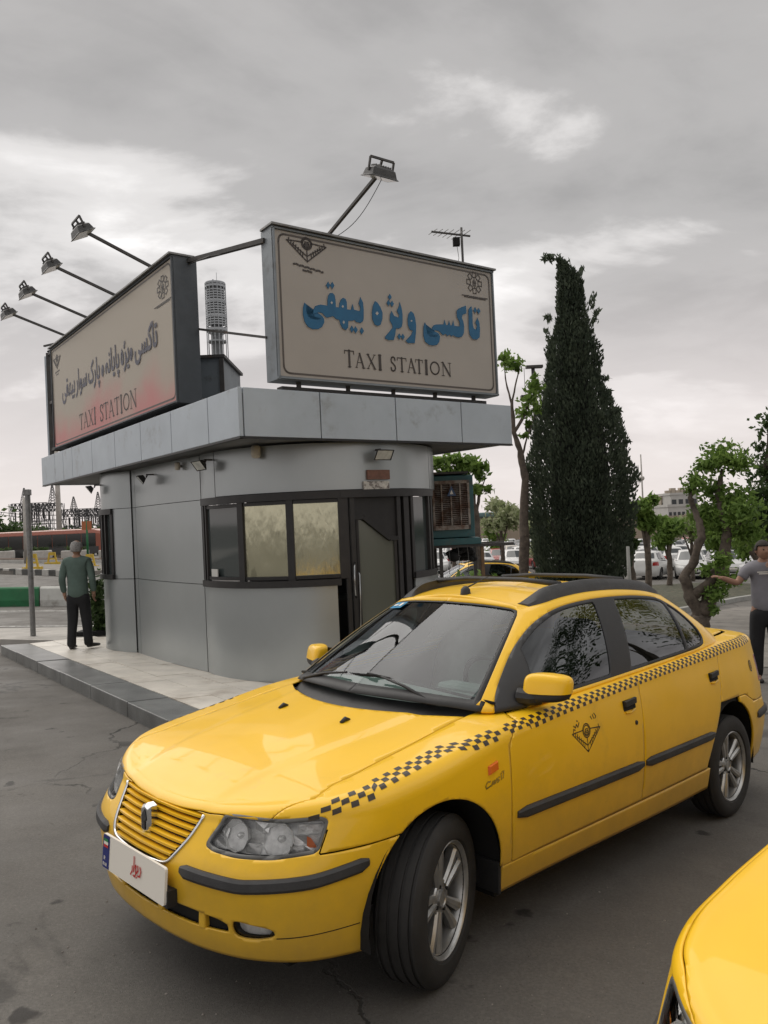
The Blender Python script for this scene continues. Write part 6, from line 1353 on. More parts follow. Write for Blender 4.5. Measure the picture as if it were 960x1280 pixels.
LEFT_GLYPHS = [(0.0,[(52,-144),(8,-3),(13,54),(59,205),(171,161),(137,45),(134,8),(150,-54),(194,-95),(262,-120),(348,-129),(452,-119),(536,-93),(588,-56),(604,-20),(600,-10),(577,6),(450,49),(479,176),(712,102),(751,99),(794,82),(810,37),(788,-9),(740,-27),(726,-27),(724,-17),(725,-37),(696,-119),(614,-189),(490,-237),(325,-254),(171,-227)],[(32,31,9),(22,21,20),(20,19,25),(28,14,13),(18,17,16),(29,28,13),(19,15,25),(2,1,6),(25,24,20),(19,18,16),(3,2,5),(15,14,25),(2,6,5),(31,30,10),(7,6,1),(30,11,10),(25,27,26),(30,29,12),(24,23,20),(1,0,7),(19,16,15),(5,4,3),(0,32,8),(9,31,10),(27,25,14),(23,22,20),(8,32,9),(29,13,12),(7,0,8),(28,27,14),(30,12,11)]),(0.736,[(368,516),(317,494),(265,516),(243,567),(265,619),(317,641),(368,619),(390,567),(231,516),(180,494),(128,516),(106,567),(128,619),(180,641),(231,619),(253,567),(-25,-27),(-10,99),(112,102),(200,115),(259,142),(300,179),(315,228),(307,265),(283,298),(253,310),(222,298),(196,266),(186,224),(199,177),(234,139),(322,86),(167,40),(119,84),(77,143),(59,225),(75,308),(118,375),(181,421),(257,438),(355,407),(420,330),(443,233),(425,147),(376,78),(307,29),(226,-4),(547,-9),(498,-27),(286,-3),(163,34),(275,115),(354,106),(509,99),(553,82),(569,37)],[(50,32,33),(15,8,2),(34,33,18),(14,13,12),(21,22,28),(34,18,29),(42,30,51),(30,31,51),(9,8,3),(2,1,15),(37,36,29),(55,54,53),(33,18,17),(6,5,4),(0,7,15),(44,48,53),(19,20,29),(53,52,44),(18,19,29),(27,28,22),(45,46,49),(22,23,27),(24,25,26),(26,27,23),(8,2,3),(50,31,51),(35,34,29),(46,49,50),(1,0,15),(16,46,50),(40,39,29),(33,17,16),(11,14,12),(7,6,3),(44,45,48),(47,55,53),(50,31,32),(39,38,29),(30,42,29),(3,11,10),(38,37,29),(41,40,29),(36,35,29),(10,9,3),(43,42,52),(49,48,45),(23,24,26),(52,44,43),(51,52,42),(3,6,4),(3,15,11),(28,29,21),(20,21,29),(15,7,3),(42,41,29),(15,14,11),(50,33,16),(48,47,53)]),(1.231,[(392,-222),(306,-240),(181,-208),(92,-111),(60,45),(80,201),(133,325),(208,408),(296,439),(368,416),(417,353),(433,263),(419,171),(365,86),(88,-56),(307,130),(382,113),(522,99),(565,82),(581,37),(559,-9),(510,-27),(447,-24),(384,-16),(119,31),(427,41),(471,-33),(477,-106),(450,-173),(51,-24),(-25,-28),(-9,99),(113,101),(119,-15),(199,-117),(156,-48),(141,64),(155,178),(191,269),(238,331),(289,359),(331,336),(347,293),(351,253),(337,169),(294,111),(231,78),(176,65),(176,42),(212,47),(242,49),(338,35),(392,-7),(408,-65),(393,-120),(354,-149),(309,-157),(256,-149)],[(49,45,15),(51,24,23),(16,12,44),(7,39,40),(11,10,42),(31,30,4),(30,29,4),(16,13,25),(9,8,40),(5,37,38),(23,53,52),(10,9,41),(4,32,31),(14,51,50),(41,9,40),(8,7,40),(6,5,38),(45,16,44),(25,19,17),(49,45,46),(14,50,49),(13,14,51),(47,48,49),(16,13,12),(19,18,17),(45,16,15),(4,33,32),(49,46,47),(5,4,32),(7,6,39),(12,11,43),(11,42,43),(43,44,12),(15,14,49),(32,36,37),(5,32,37),(42,10,41),(29,3,4),(51,25,13),(52,51,23),(51,26,25),(51,25,24),(6,38,39),(53,22,23),(17,16,25)]),(1.738,[(303,-196),(252,-218),(200,-196),(178,-145),(200,-93),(252,-71),(303,-93),(325,-145),(166,-196),(115,-218),(63,-196),(41,-145),(63,-93),(115,-71),(166,-93),(188,-145),(83,-23),(-25,-28),(-10,97),(80,106),(112,128),(159,309),(280,285),(255,147),(257,126),(264,116),(298,104),(388,99),(431,82),(447,37),(425,-9),(376,-27),(271,-20),(208,2),(175,43),(155,123),(253,116),(196,30),(147,-6)],[(34,25,24),(20,19,35),(10,9,3),(18,17,16),(6,5,4),(34,33,25),(37,36,35),(15,8,2),(38,35,19),(9,8,3),(14,13,12),(27,26,30),(35,24,23),(21,20,35),(0,7,15),(30,29,27),(12,11,14),(7,6,3),(16,38,19),(8,2,3),(29,28,27),(38,32,33),(2,1,15),(11,15,14),(3,6,4),(22,21,23),(33,26,25),(3,11,10),(38,37,35),(3,15,11),(33,30,26),(15,7,3),(35,34,24),(23,21,35),(1,0,15),(19,18,16)]),(2.111,[(158,-193),(107,-215),(55,-193),(33,-142),(55,-90),(107,-68),(158,-90),(180,-142),(84,-20),(-25,-29),(-10,98),(81,105),(111,122),(121,164),(113,218),(58,386),(181,432),(233,253),(241,179),(232,102),(203,42),(152,2)],[(0,7,6),(2,1,4),(21,20,12),(11,10,8),(6,5,4),(14,13,18),(19,13,12),(1,0,6),(17,15,14),(21,12,11),(4,3,2),(8,21,11),(10,9,8),(4,1,6),(18,17,14),(20,19,12),(17,16,15),(19,18,13)]),(2.54,[(84,-224),(-9,-258),(-53,-143),(116,-60),(185,25),(204,108),(198,156),(127,312),(241,369),(306,222),(323,114),(301,-8),(244,-104),(167,-176)],[(5,4,11),(10,6,5),(1,0,2),(13,12,3),(4,3,12),(7,6,9),(10,9,6),(9,8,7),(12,11,4),(3,2,0),(0,13,3),(11,10,5)]),(2.907,[(196,-22),(71,-22),(49,736),(174,736)],[(1,0,3),(1,3,2)]),(3.145,[(254,-197),(42,-258),(14,-131),(143,-104),(223,-66),(273,-4),(292,97),(269,197),(221,230),(199,221),(176,187),(167,138),(171,120),(185,110),(218,102),(486,99),(530,82),(546,37),(524,-9),(476,-27),(231,-27),(141,-13),(69,34),(41,119),(56,208),(95,284),(155,339),(233,360),(328,329),(392,237),(414,90),(374,-81)],[(29,28,7),(0,31,4),(21,6,22),(7,15,30),(18,17,16),(9,10,7),(19,18,16),(28,27,7),(25,24,7),(22,6,23),(31,20,4),(1,0,3),(30,29,7),(16,30,19),(15,16,30),(26,25,7),(7,10,14),(20,6,21),(30,31,19),(27,26,7),(3,0,4),(14,15,7),(31,19,20),(7,8,9),(10,11,14),(11,12,13),(13,14,11),(24,23,7),(5,6,20),(3,2,1),(6,7,23),(20,4,5)]),(3.617,[(87,-18),(-25,-30),(-10,97),(54,103),(78,119),(100,170),(133,302),(250,270),(224,134),(236,110),(291,99),(331,103),(352,120),(372,173),(396,308),(515,286),(494,132),(498,116),(513,105),(563,99),(605,105),(627,122),(636,163),(573,386),(696,432),(748,253),(756,179),(743,91),(704,25),(642,-15),(562,-27),(476,-15),(421,26),(387,119),(491,119),(428,16),(367,-19),(277,-27),(217,-18),(121,122),(222,142),(155,19)],[(41,4,3),(29,28,20),(36,35,32),(27,26,22),(3,2,0),(16,15,13),(11,10,36),(17,12,32),(25,24,23),(18,17,32),(27,22,21),(0,41,3),(40,5,39),(26,25,22),(4,41,39),(38,37,10),(12,11,32),(19,18,30),(28,21,20),(19,30,20),(17,16,12),(18,31,30),(30,29,20),(36,32,11),(25,23,22),(16,13,12),(34,33,32),(7,5,40),(40,8,7),(9,38,10),(5,4,39),(15,14,13),(35,34,32),(37,36,10),(41,38,9),(8,40,41),(31,18,32),(28,27,21),(2,1,0),(8,41,9),(7,6,5)]),(4.561,[(588,-33),(359,-45),(400,82),(669,105),(709,127),(718,150),(704,195),(636,279),(530,371),(491,404),(470,433),(474,472),(482,503),(497,528),(553,573),(864,737),(916,623),(610,465),(494,383),(547,518),(683,403),(766,316),(820,231),(838,145),(830,89),(794,35),(717,-6),(463,3),(396,-44),(229,-31),(110,6),(33,77),(8,180),(42,366),(160,336),(134,207),(157,137),(237,97),(431,82)],[(32,31,36),(27,28,0),(30,29,37),(3,2,38),(36,35,32),(23,22,5),(14,19,17),(9,18,19),(24,23,5),(22,21,6),(31,30,36),(17,18,8),(18,8,9),(11,9,19),(25,24,4),(4,24,5),(35,34,33),(29,1,37),(36,30,37),(1,2,37),(21,20,7),(17,16,14),(21,7,6),(33,32,35),(26,25,4),(14,13,19),(38,27,3),(0,26,3),(13,12,19),(16,15,14),(11,10,9),(12,11,19),(26,4,3),(27,0,3),(20,17,8),(7,20,8),(19,20,17),(22,6,5),(1,28,29),(1,28,0),(2,38,37)]),(5.438,[(84,-224),(-9,-258),(-53,-143),(116,-60),(185,25),(204,108),(198,156),(127,312),(241,369),(306,222),(323,114),(301,-8),(244,-104),(167,-176)],[(5,4,11),(10,6,5),(1,0,2),(13,12,3),(4,3,12),(7,6,9),(10,9,6),(9,8,7),(12,11,4),(3,2,0),(0,13,3),(11,10,5)]),(5.805,[(343,-9),(293,-28),(158,-8),(90,58),(49,736),(175,736),(204,133),(228,108),(306,99),(349,82),(365,37)],[(1,0,8),(0,10,8),(6,3,7),(3,2,7),(7,1,8),(6,5,4),(10,9,8),(2,1,7),(4,3,6)]),(6.096,[(164,-306),(113,-328),(61,-306),(39,-255),(61,-203),(113,-181),(164,-203),(186,-255),(96,-196),(45,-218),(-7,-196),(-29,-145),(-7,-93),(45,-71),(96,-93),(118,-145),(232,-196),(181,-218),(129,-196),(107,-145),(129,-93),(181,-71),(232,-93),(254,-145),(114,-17),(-25,-29),(-10,98),(96,103),(130,120),(141,164),(133,218),(78,386),(201,432),(253,253),(261,179),(246,85),(197,19)],[(33,32,31),(35,34,29),(9,3,4),(8,9,3),(33,31,30),(15,14,11),(16,23,15),(3,2,8),(29,28,35),(19,22,20),(6,5,8),(34,33,30),(5,18,19),(11,14,12),(36,28,27),(1,0,8),(19,11,4),(26,25,24),(22,21,20),(19,15,11),(11,10,4),(24,36,27),(15,23,19),(27,26,24),(29,34,30),(23,22,19),(4,5,19),(10,9,4),(14,13,12),(7,6,8),(2,1,8),(5,16,15),(0,7,8),(5,15,8),(36,35,28)]),(6.555,[(254,-197),(42,-258),(14,-131),(143,-104),(223,-66),(273,-4),(292,98),(286,152),(271,196),(248,223),(225,231),(197,220),(174,185),(165,139),(171,115),(189,100),(233,93),(286,99),(361,123),(368,9),(294,-23),(223,-30),(149,-21),(91,6),(54,54),(42,119),(55,202),(92,279),(152,337),(232,360),(314,336),(371,273),(404,187),(414,90),(374,-81)],[(15,16,13),(29,28,7),(13,14,15),(6,7,25),(11,12,8),(8,9,11),(18,32,7),(31,30,7),(17,18,7),(22,21,6),(21,4,5),(16,17,7),(32,31,7),(12,13,16),(5,6,21),(7,8,12),(9,10,11),(6,19,18),(27,26,7),(28,27,7),(24,6,25),(26,25,7),(7,12,16),(18,33,32),(30,29,7),(23,22,6),(24,23,6)]),(7.162,[(531,-9),(481,-28),(378,-9),(314,46),(241,211),(231,220),(210,224),(167,215),(135,189),(122,146),(129,100),(155,22),(41,-10),(3,101),(-2,158),(18,240),(72,301),(145,338),(222,350),(265,347),(310,328),(340,284),(395,143),(430,111),(495,98),(537,82),(553,37)],[(23,22,3),(4,3,22),(12,11,10),(22,21,4),(3,2,23),(15,14,9),(0,24,1),(17,16,7),(19,18,5),(13,12,10),(17,7,6),(16,8,7),(15,9,8),(18,17,6),(5,18,6),(14,13,9),(20,19,5),(21,20,5),(25,24,26),(0,26,24),(24,23,1),(16,15,8),(13,10,9),(2,1,23),(21,5,4)]),(7.641,[(179,505),(128,483),(76,505),(54,556),(76,608),(128,630),(179,608),(201,556),(84,-20),(-25,-29),(-10,98),(81,105),(111,122),(121,164),(113,218),(58,386),(181,432),(233,253),(241,179),(232,102),(203,42),(152,2)],[(3,2,4),(0,7,6),(10,9,8),(21,12,11),(1,0,6),(14,13,18),(18,17,14),(6,5,4),(17,16,15),(19,13,12),(21,20,12),(11,10,8),(19,18,13),(17,15,14),(2,1,4),(8,21,11),(6,4,1),(20,19,12)]),(7.91,[(343,-9),(293,-28),(158,-8),(90,58),(49,736),(175,736),(204,133),(228,108),(306,99),(349,82),(365,37)],[(1,0,8),(0,10,8),(6,3,7),(3,2,7),(7,1,8),(6,5,4),(10,9,8),(2,1,7),(4,3,6)]),(8.201,[(236,-196),(185,-218),(133,-196),(111,-145),(133,-93),(185,-71),(236,-93),(258,-145),(99,-196),(48,-218),(-4,-196),(-26,-145),(-4,-93),(48,-71),(99,-93),(121,-145),(114,-17),(-25,-29),(-10,98),(96,103),(130,120),(141,164),(133,218),(78,386),(201,432),(253,253),(261,179),(246,85),(197,19)],[(2,1,15),(16,28,19),(11,14,12),(6,5,4),(28,27,20),(15,8,2),(28,20,19),(11,10,3),(21,20,27),(25,24,23),(8,2,3),(18,17,16),(26,25,22),(0,7,15),(21,26,22),(19,18,16),(14,13,12),(15,14,11),(27,26,21),(3,15,11),(7,6,3),(3,6,4),(15,7,3),(1,0,15),(9,8,3),(10,9,3),(25,23,22)]),(8.5,[(343,-9),(293,-28),(158,-8),(90,58),(49,736),(175,736),(204,133),(228,108),(306,99),(349,82),(365,37)],[(1,0,8),(0,10,8),(6,3,7),(3,2,7),(7,1,8),(6,5,4),(10,9,8),(2,1,7),(4,3,6)]),(8.791,[(164,-306),(113,-328),(61,-306),(39,-255),(61,-203),(113,-181),(164,-203),(186,-255),(96,-196),(45,-218),(-7,-196),(-29,-145),(-7,-93),(45,-71),(96,-93),(118,-145),(232,-196),(181,-218),(129,-196),(107,-145),(129,-93),(181,-71),(232,-93),(254,-145),(114,-17),(-25,-29),(-10,98),(96,103),(130,120),(141,164),(133,218),(78,386),(201,432),(253,253),(261,179),(246,85),(197,19)],[(33,32,31),(35,34,29),(9,3,4),(8,9,3),(33,31,30),(15,14,11),(16,23,15),(3,2,8),(29,28,35),(19,22,20),(6,5,8),(34,33,30),(5,18,19),(11,14,12),(36,28,27),(1,0,8),(19,11,4),(26,25,24),(22,21,20),(19,15,11),(11,10,4),(24,36,27),(15,23,19),(27,26,24),(29,34,30),(23,22,19),(4,5,19),(10,9,4),(14,13,12),(7,6,8),(2,1,8),(5,16,15),(0,7,8),(5,15,8),(36,35,28)]),(9.25,[(297,-3),(202,-22),(104,-4),(33,57),(7,159),(43,276),(186,446),(98,407),(179,503),(294,398),(368,292),(397,172),(388,112),(358,49),(152,121),(203,105),(248,114),(273,137),(282,176),(274,220),(244,274),(131,381),(282,387),(182,282),(144,218),(132,168)],[(2,15,14),(13,12,17),(11,10,19),(7,5,6),(23,20,7),(0,13,16),(25,3,14),(0,16,15),(21,23,22),(20,19,10),(23,20,21),(17,16,13),(10,9,20),(5,4,25),(18,11,19),(7,5,23),(9,8,6),(12,11,17),(4,3,25),(24,23,5),(5,25,24),(6,20,9),(17,11,18),(2,1,15),(1,0,15),(8,7,6),(3,2,14)]),(9.655,[(216,562),(165,540),(113,562),(91,613),(113,665),(165,687),(216,665),(238,613),(148,452),(97,430),(45,452),(23,503),(45,555),(97,577),(148,555),(170,503),(284,452),(233,430),(181,452),(159,503),(181,555),(233,577),(284,555),(306,503),(106,-214),(-9,-261),(-53,-144),(85,-82),(156,-21),(193,44),(204,107),(184,199),(128,312),(240,369),(358,112),(454,82),(470,37),(448,-9),(398,-28),(314,-10),(264,39),(224,153),(321,98),(287,-43),(206,-145)],[(40,39,43),(13,12,2),(42,41,40),(10,9,19),(14,15,1),(5,4,14),(0,22,21),(29,39,30),(12,11,2),(25,24,26),(28,43,29),(0,21,20),(34,31,30),(3,2,14),(34,30,39),(7,6,20),(20,0,7),(34,38,35),(24,44,27),(9,8,19),(44,43,28),(43,42,40),(11,10,2),(44,28,27),(34,33,31),(43,39,29),(19,1,2),(27,26,24),(2,14,13),(4,3,14),(38,37,35),(20,1,0),(39,38,34),(14,1,20),(6,5,20),(1,19,20),(8,18,19),(19,15,1),(37,36,35),(10,19,2),(5,14,20),(33,32,31)]),(10.051,[(236,-196),(185,-218),(133,-196),(111,-145),(133,-93),(185,-71),(236,-93),(258,-145),(99,-196),(48,-218),(-4,-196),(-26,-145),(-4,-93),(48,-71),(99,-93),(121,-145),(114,-17),(-25,-29),(-10,98),(96,103),(130,120),(141,164),(133,218),(78,386),(201,432),(253,253),(261,179),(246,85),(197,19)],[(2,1,15),(16,28,19),(11,14,12),(6,5,4),(28,27,20),(15,8,2),(28,20,19),(11,10,3),(21,20,27),(25,24,23),(8,2,3),(18,17,16),(26,25,22),(0,7,15),(21,26,22),(19,18,16),(14,13,12),(15,14,11),(27,26,21),(3,15,11),(7,6,3),(3,6,4),(15,7,3),(1,0,15),(9,8,3),(10,9,3),(25,23,22)]),(10.35,[(254,-197),(42,-258),(14,-131),(143,-104),(223,-66),(273,-4),(292,98),(286,152),(271,196),(248,223),(225,231),(197,220),(174,185),(165,139),(171,115),(189,100),(233,93),(286,99),(361,123),(368,9),(294,-23),(223,-30),(149,-21),(91,6),(54,54),(42,119),(55,202),(92,279),(152,337),(232,360),(314,336),(371,273),(404,187),(414,90),(374,-81)],[(15,16,13),(29,28,7),(13,14,15),(6,7,25),(11,12,8),(8,9,11),(18,32,7),(31,30,7),(17,18,7),(22,21,6),(21,4,5),(16,17,7),(32,31,7),(12,13,16),(5,6,21),(7,8,12),(9,10,11),(6,19,18),(27,26,7),(28,27,7),(24,6,25),(26,25,7),(7,12,16),(18,33,32),(30,29,7),(23,22,6),(24,23,6)]),(10.957,[(52,-144),(8,-3),(13,54),(59,205),(171,161),(137,45),(134,8),(150,-54),(194,-95),(262,-120),(348,-129),(452,-119),(536,-93),(588,-56),(604,-20),(600,-10),(577,6),(450,49),(479,176),(712,102),(751,99),(794,82),(810,37),(788,-9),(740,-27),(726,-27),(724,-17),(725,-37),(696,-119),(614,-189),(490,-237),(325,-254),(171,-227)],[(32,31,9),(22,21,20),(20,19,25),(28,14,13),(18,17,16),(29,28,13),(19,15,25),(2,1,6),(25,24,20),(19,18,16),(3,2,5),(15,14,25),(2,6,5),(31,30,10),(7,6,1),(30,11,10),(25,27,26),(30,29,12),(24,23,20),(1,0,7),(19,16,15),(5,4,3),(0,32,8),(9,31,10),(27,25,14),(23,22,20),(8,32,9),(29,13,12),(7,0,8),(28,27,14),(30,12,11)]),(11.693,[(87,-18),(-25,-30),(-10,97),(54,103),(78,119),(100,170),(133,302),(250,270),(232,190),(224,132),(229,116),(245,105),(290,99),(331,103),(352,120),(372,173),(396,308),(515,286),(494,132),(498,116),(513,105),(561,99),(619,116),(636,166),(622,360),(739,368),(754,216),(774,142),(805,109),(866,98),(908,82),(924,37),(902,-9),(852,-28),(782,-17),(729,13),(692,57),(657,150),(743,121),(694,23),(630,-17),(554,-27),(473,-15),(420,26),(387,119),(491,119),(428,16),(367,-19),(277,-27),(217,-18),(121,122),(222,142),(155,19)],[(18,17,15),(27,23,22),(18,15,14),(9,8,51),(36,35,39),(26,24,23),(47,46,43),(3,52,4),(27,26,23),(35,34,28),(13,47,43),(51,52,9),(51,8,5),(45,44,43),(10,52,11),(9,52,10),(50,5,4),(28,34,29),(12,11,48),(0,52,3),(20,19,43),(13,43,14),(21,40,22),(47,13,12),(35,28,27),(20,41,21),(17,16,15),(34,33,29),(8,7,6),(39,35,27),(39,38,36),(43,42,20),(52,50,4),(1,0,2),(19,18,14),(49,48,11),(26,25,24),(19,14,43),(8,6,5),(40,39,22),(50,51,5),(52,49,11),(31,30,29),(42,41,20),(3,2,0),(46,45,43),(32,31,29),(41,40,21),(33,32,29),(48,47,12),(38,37,36),(39,27,22)]),(12.543,[(-25,-27),(-9,99),(193,105),(236,120),(250,134),(253,148),(239,195),(171,279),(65,371),(26,404),(5,433),(9,472),(17,503),(32,528),(88,573),(399,737),(451,623),(145,465),(29,383),(82,518),(218,403),(301,316),(355,231),(373,145),(364,88),(324,30),(237,-12)],[(17,16,14),(24,23,4),(5,22,6),(20,8,7),(16,15,14),(11,9,19),(26,25,3),(14,13,19),(23,22,5),(12,11,19),(2,26,3),(11,10,9),(6,21,7),(18,8,9),(20,17,8),(3,25,4),(17,18,8),(14,19,17),(19,20,17),(1,0,2),(5,4,23),(0,26,2),(9,18,19),(25,24,4),(13,12,19),(22,21,6),(21,20,7)]),(12.955,[(343,-9),(293,-28),(158,-8),(90,58),(49,736),(175,736),(204,133),(228,108),(306,99),(349,82),(365,37)],[(1,0,8),(0,10,8),(6,3,7),(3,2,7),(7,1,8),(6,5,4),(10,9,8),(2,1,7),(4,3,6)]),(13.246,[(269,505),(218,483),(166,505),(144,556),(166,608),(218,630),(269,608),(291,556),(132,505),(81,483),(29,505),(7,556),(29,608),(81,630),(132,608),(154,556),(114,-17),(-25,-29),(-10,98),(96,103),(130,120),(141,164),(133,218),(78,386),(201,432),(253,253),(261,179),(246,85),(197,19)],[(10,9,3),(28,27,20),(3,6,4),(15,14,11),(9,8,3),(6,5,4),(25,23,22),(14,13,12),(21,20,27),(28,20,19),(15,8,2),(16,28,19),(21,26,22),(11,10,3),(18,17,16),(0,7,15),(25,24,23),(11,14,12),(26,25,22),(3,15,11),(19,18,16),(2,1,15),(15,7,3),(8,2,3),(27,26,21),(1,0,15),(7,6,3)])]
LEFT_K = 0.3283; LEFT_KY = .46

def sign_letters(mb, letters, place, wscale=1.0):
    for ch, x0, x1, y0, y1 in letters:
        strokes, _ = SER[ch]
        for pts, w in strokes:
            pts2 = [(x0+(x1-x0)*px, y0+(y1-y0)*py) for px, py in pts]
            sx = abs(x1-x0); k = w*(y1-y0)*.95*wscale
            polyline_print(mb, [pts2], k, place)
LET_R = [('T', 1.375, 1.505), ('A', 1.525, 1.650), ('X', 1.680, 1.81), ('I', 1.835, 1.895), ('S', 2.015, 2.095), ('T', 2.115, 2.255), ('A', 2.270, 2.395), ('T', 2.39, 2.505), ('I', 2.53, 2.585), ('O', 2.615, 2.77), ('N', 2.80, 2.955)]
for part in (LET_R[:4], LET_R[4:]):
    m = MB(); sign_letters(m, [(c, x0, x1, 3.334, 3.504+(.02 if x0 < 1.4 else 0)) for c, x0, x1 in part], lambda x, y: mR(x, y, .010)); m.build('sign_lettering', M['print_dark'], S1, fix=False)
def tri_poly(mb, pts, mapf, out):
    n = len(mb.V); bm = bmesh.new(); vs = [bm.verts.new((x, y, 0)) for x, y in pts]; f = bm.faces.new(vs); r = bmesh.ops.triangulate(bm, faces=[f]); bm.verts.index_update()
    F = [tuple(v.index for v in q.verts) for q in bm.faces]; V = [mapf(v.co.x, v.co.y, out) for v in bm.verts]; bm.free(); mb.add(V, F)
def grow(pts, d):
    P = np.array(pts); a = np.roll(P, 1, 0); b = np.roll(P, -1, 0); t = b-a; t /= np.linalg.norm(t, axis=1)[:, None]+1e-9; n = np.stack([t[:, 1], -t[:, 0]], 1)
    ar = .5*np.sum(P[:, 0]*b[:, 1]-b[:, 0]*P[:, 1]); return P+n*(d if ar > 0 else -d)
m = MB(); m2 = MB(); m3 = MB()
for i, g_ in enumerate(SIGN_WORDS):
    g_ = [(u, z+2.5) for u, z in g_]; sm_ = np.array(g_)
    tri_poly(m3, grow(sm_, .009), mR, .0102+i*.0001); tri_poly(m2, grow(sm_, .0035), mR, .0126+i*.0001); tri_poly(m, sm_, mR, .0150+i*.0001)
m3.build('sign_word_halo', mat('letter_halo', (.50, .48, .45), rough=.5), S1, fix=False); m2.build('sign_word_outline', M['print_dark'], S1, fix=False); m.build('sign_word', M['print_blue'], S1, fix=False)
m = MB()
for i, g_ in enumerate(SIGN_HOLES): tri_poly(m, [(u, z+2.5) for u, z in g_], mR, .0185)
m.build('sign_word_counter', mat('letter_counter', (.46, .45, .43), rough=.5), S1, fix=False)
m = MB(); sc = .50; polyline_print(m, wing_emblem(), .030, lambda x, y: mR(.945+x*sc, 4.59+y*sc, .010))
polyline_print(m, [[(-.35+i*.07, -.40-.008*i+(.02 if i % 2 else 0)), (-.31+i*.07, -.39-.008*i)] for i in range(11)]+[[(-.12, -.50), (-.04, -.51)], [(-.01, -.50), (.10, -.52)]], .045, lambda x, y: mR(.945+x*sc, 4.60+y*sc, .010))
m.build('sign_emblem', M['print_dark'], S1, fix=False)
m = MB(); polyline_print(m, star_emblem(), .045, lambda x, y: mR(3.415+x*.26, 4.575+y*.28, .010)); polyline_print(m, [[(-.85, -.66), (-.4, -.64)], [(-.35, -.66), (.2, -.65)], [(.25, -.66), (.85, -.64)], [(-.7, -.71), (.7, -.71)]], .05, lambda x, y: mR(3.415+x*.26, 4.575+y*.28, .010)); m.build('sign_crest', M['print_dark'], S1, fix=False)
# angled sign: u runs leftwards, so reading order is mirrored
LET_L = []
x = 0; seq = 'TAXI STATION'; wd = {'T': .80, 'A': .92, 'X': .92, 'I': .42, 'S': .62, 'O': .98, 'N': .98, ' ': .55}
tot = sum(wd[c] for c in seq)+.10*len(seq); U0, U1 = 5.86, 3.18; kx = (U0-U1)/tot
for c in seq:
    if c != ' ': LET_L.append((c, U0-x*kx, U0-(x+wd[c])*kx, 3.27, 3.52))
    x += wd[c]+.10
for part in (LET_L[:4], LET_L[4:]): m = MB(); sign_letters(m, part, lambda x, y: mL(x, y, .010), .8); m.build('sign_lettering', M['print_dark'], S2, fix=False)
m = MB()
for k, (dx, V_, F_) in enumerate(LEFT_GLYPHS):
    m.add([mL(6.80-(x/1000+dx)*LEFT_K, 3.93+y/1000*LEFT_KY, .010+k*.0002) for x, y in V_], F_)
m.build('sign_word', M['print_navy'], S2, fix=False)
m = MB(); polyline_print(m, star_emblem(), .05, lambda x, y: mL(2.13-x*.36, 4.60+y*.28, .010)); polyline_print(m, [[(-.85, -.70), (.85, -.68)], [(-.6, -.76), (.6, -.75)]], .045, lambda x, y: mL(2.13-x*.36, 4.60+y*.28, .010)); m.build('sign_crest', M['print_dark'], S2, fix=False)
m = MB(); polyline_print(m, wing_emblem(), .035, lambda x, y: mL(7.05-x*.46, 4.62+y*.46, .010)); polyline_print(m, [[(-.3, -.40), (.3, -.38)], [(-.15, -.5), (.15, -.49)]], .04, lambda x, y: mL(7.05-x*.46, 4.62+y*.46, .010)); m.build('sign_emblem', M['print_dark'], S2, fix=False)

# ------------------------------------------------------------------ floodlights on arms above the signs
def arm_lamp(base, tip, side, label, wire=True, face=Vector((0, 0, -1))):
    t = empty('sign_floodlight', tuple(base), 0, label, 'floodlight', 'floodlights on arms above the roof signs')
    v = tip-base; m = MB(); m.bar(Vector((0, 0, 0)), v, .032, .032); m.build('arm', M['rusty'], t)
    d = v.normalized(); s = side.normalized(); dn = (face).normalized(); f = s.cross(dn).normalized()
    if f.dot(d) < 0: f = -f
    c = v+f*.02-dn*.0; V = []
    for k, w, h in ((-.05, .10, .055), (-.03, .135, .075), (.035, .15, .095), (.05, .17, .11)):
        for a_, b_ in ((-1, -1), (1, -1), (1, 1), (-1, 1)): V.append(c+dn*k+s*a_*w+f*b_*h)
    m = MB(); m.add(V, [(3, 2, 1, 0)]+[(i*4+j, i*4+(j+1) % 4, i*4+4+(j+1) % 4, i*4+4+j) for i in range(3) for j in range(4)])
    for k in range(7):
        q = c-dn*.055+s*(-.09+.03*k); m.bar(q-f*.05, q+f*.05, .006, .03, upv=tuple(dn))
    hb = m.build('lamp_head', M['lampgrey'], t, bevel=.004)
    m = MB(); m.add([c+dn*.052+s*a_*.155+f*b_*.095 for a_, b_ in ((-1, -1), (1, -1), (1, 1), (-1, 1))], [(0, 1, 2, 3)]); m.build('lamp_glass', M['lampglass'], t)
    m = MB(); h = .13; a0 = c-s*.145; a1 = c+s*.145
    for p_, q_ in ((a0, a0-dn*h), (a1, a1-dn*h), (a0-dn*h, a1-dn*h)): m.bar(p_, q_, .016, .022)
    m.bar(v-d*.02, c-dn*h, .02); m.build('yoke', M['rusty'], t)
    if wire:
        pts = []
        for k in range(13):
            q = k/12; p_ = (c).lerp(v*.02+s*.06, q)+Vector((0, 0, -.10*math.sin(math.pi*q)))+s*.05; pts.append(p_)
        m = MB(); m.tube(pts, .004, 5); m.build('cable', M['under'], t)
    return t
aR = mR(1.267, 4.82, -.05); arm_lamp(aR, aR+NR*1.02+Vector((0, 0, .30)), BR, 'floodlight on a rising arm above the camera-facing sign', True, (Vector((0, 0, -1))-NR*.35))
labs = ['arm floodlight above the angled sign, nearest the sign corner', 'second arm floodlight from the corner above the angled sign', 'third arm floodlight from the corner above the angled sign', 'farthest arm floodlight, half cut by the left edge of the photo']
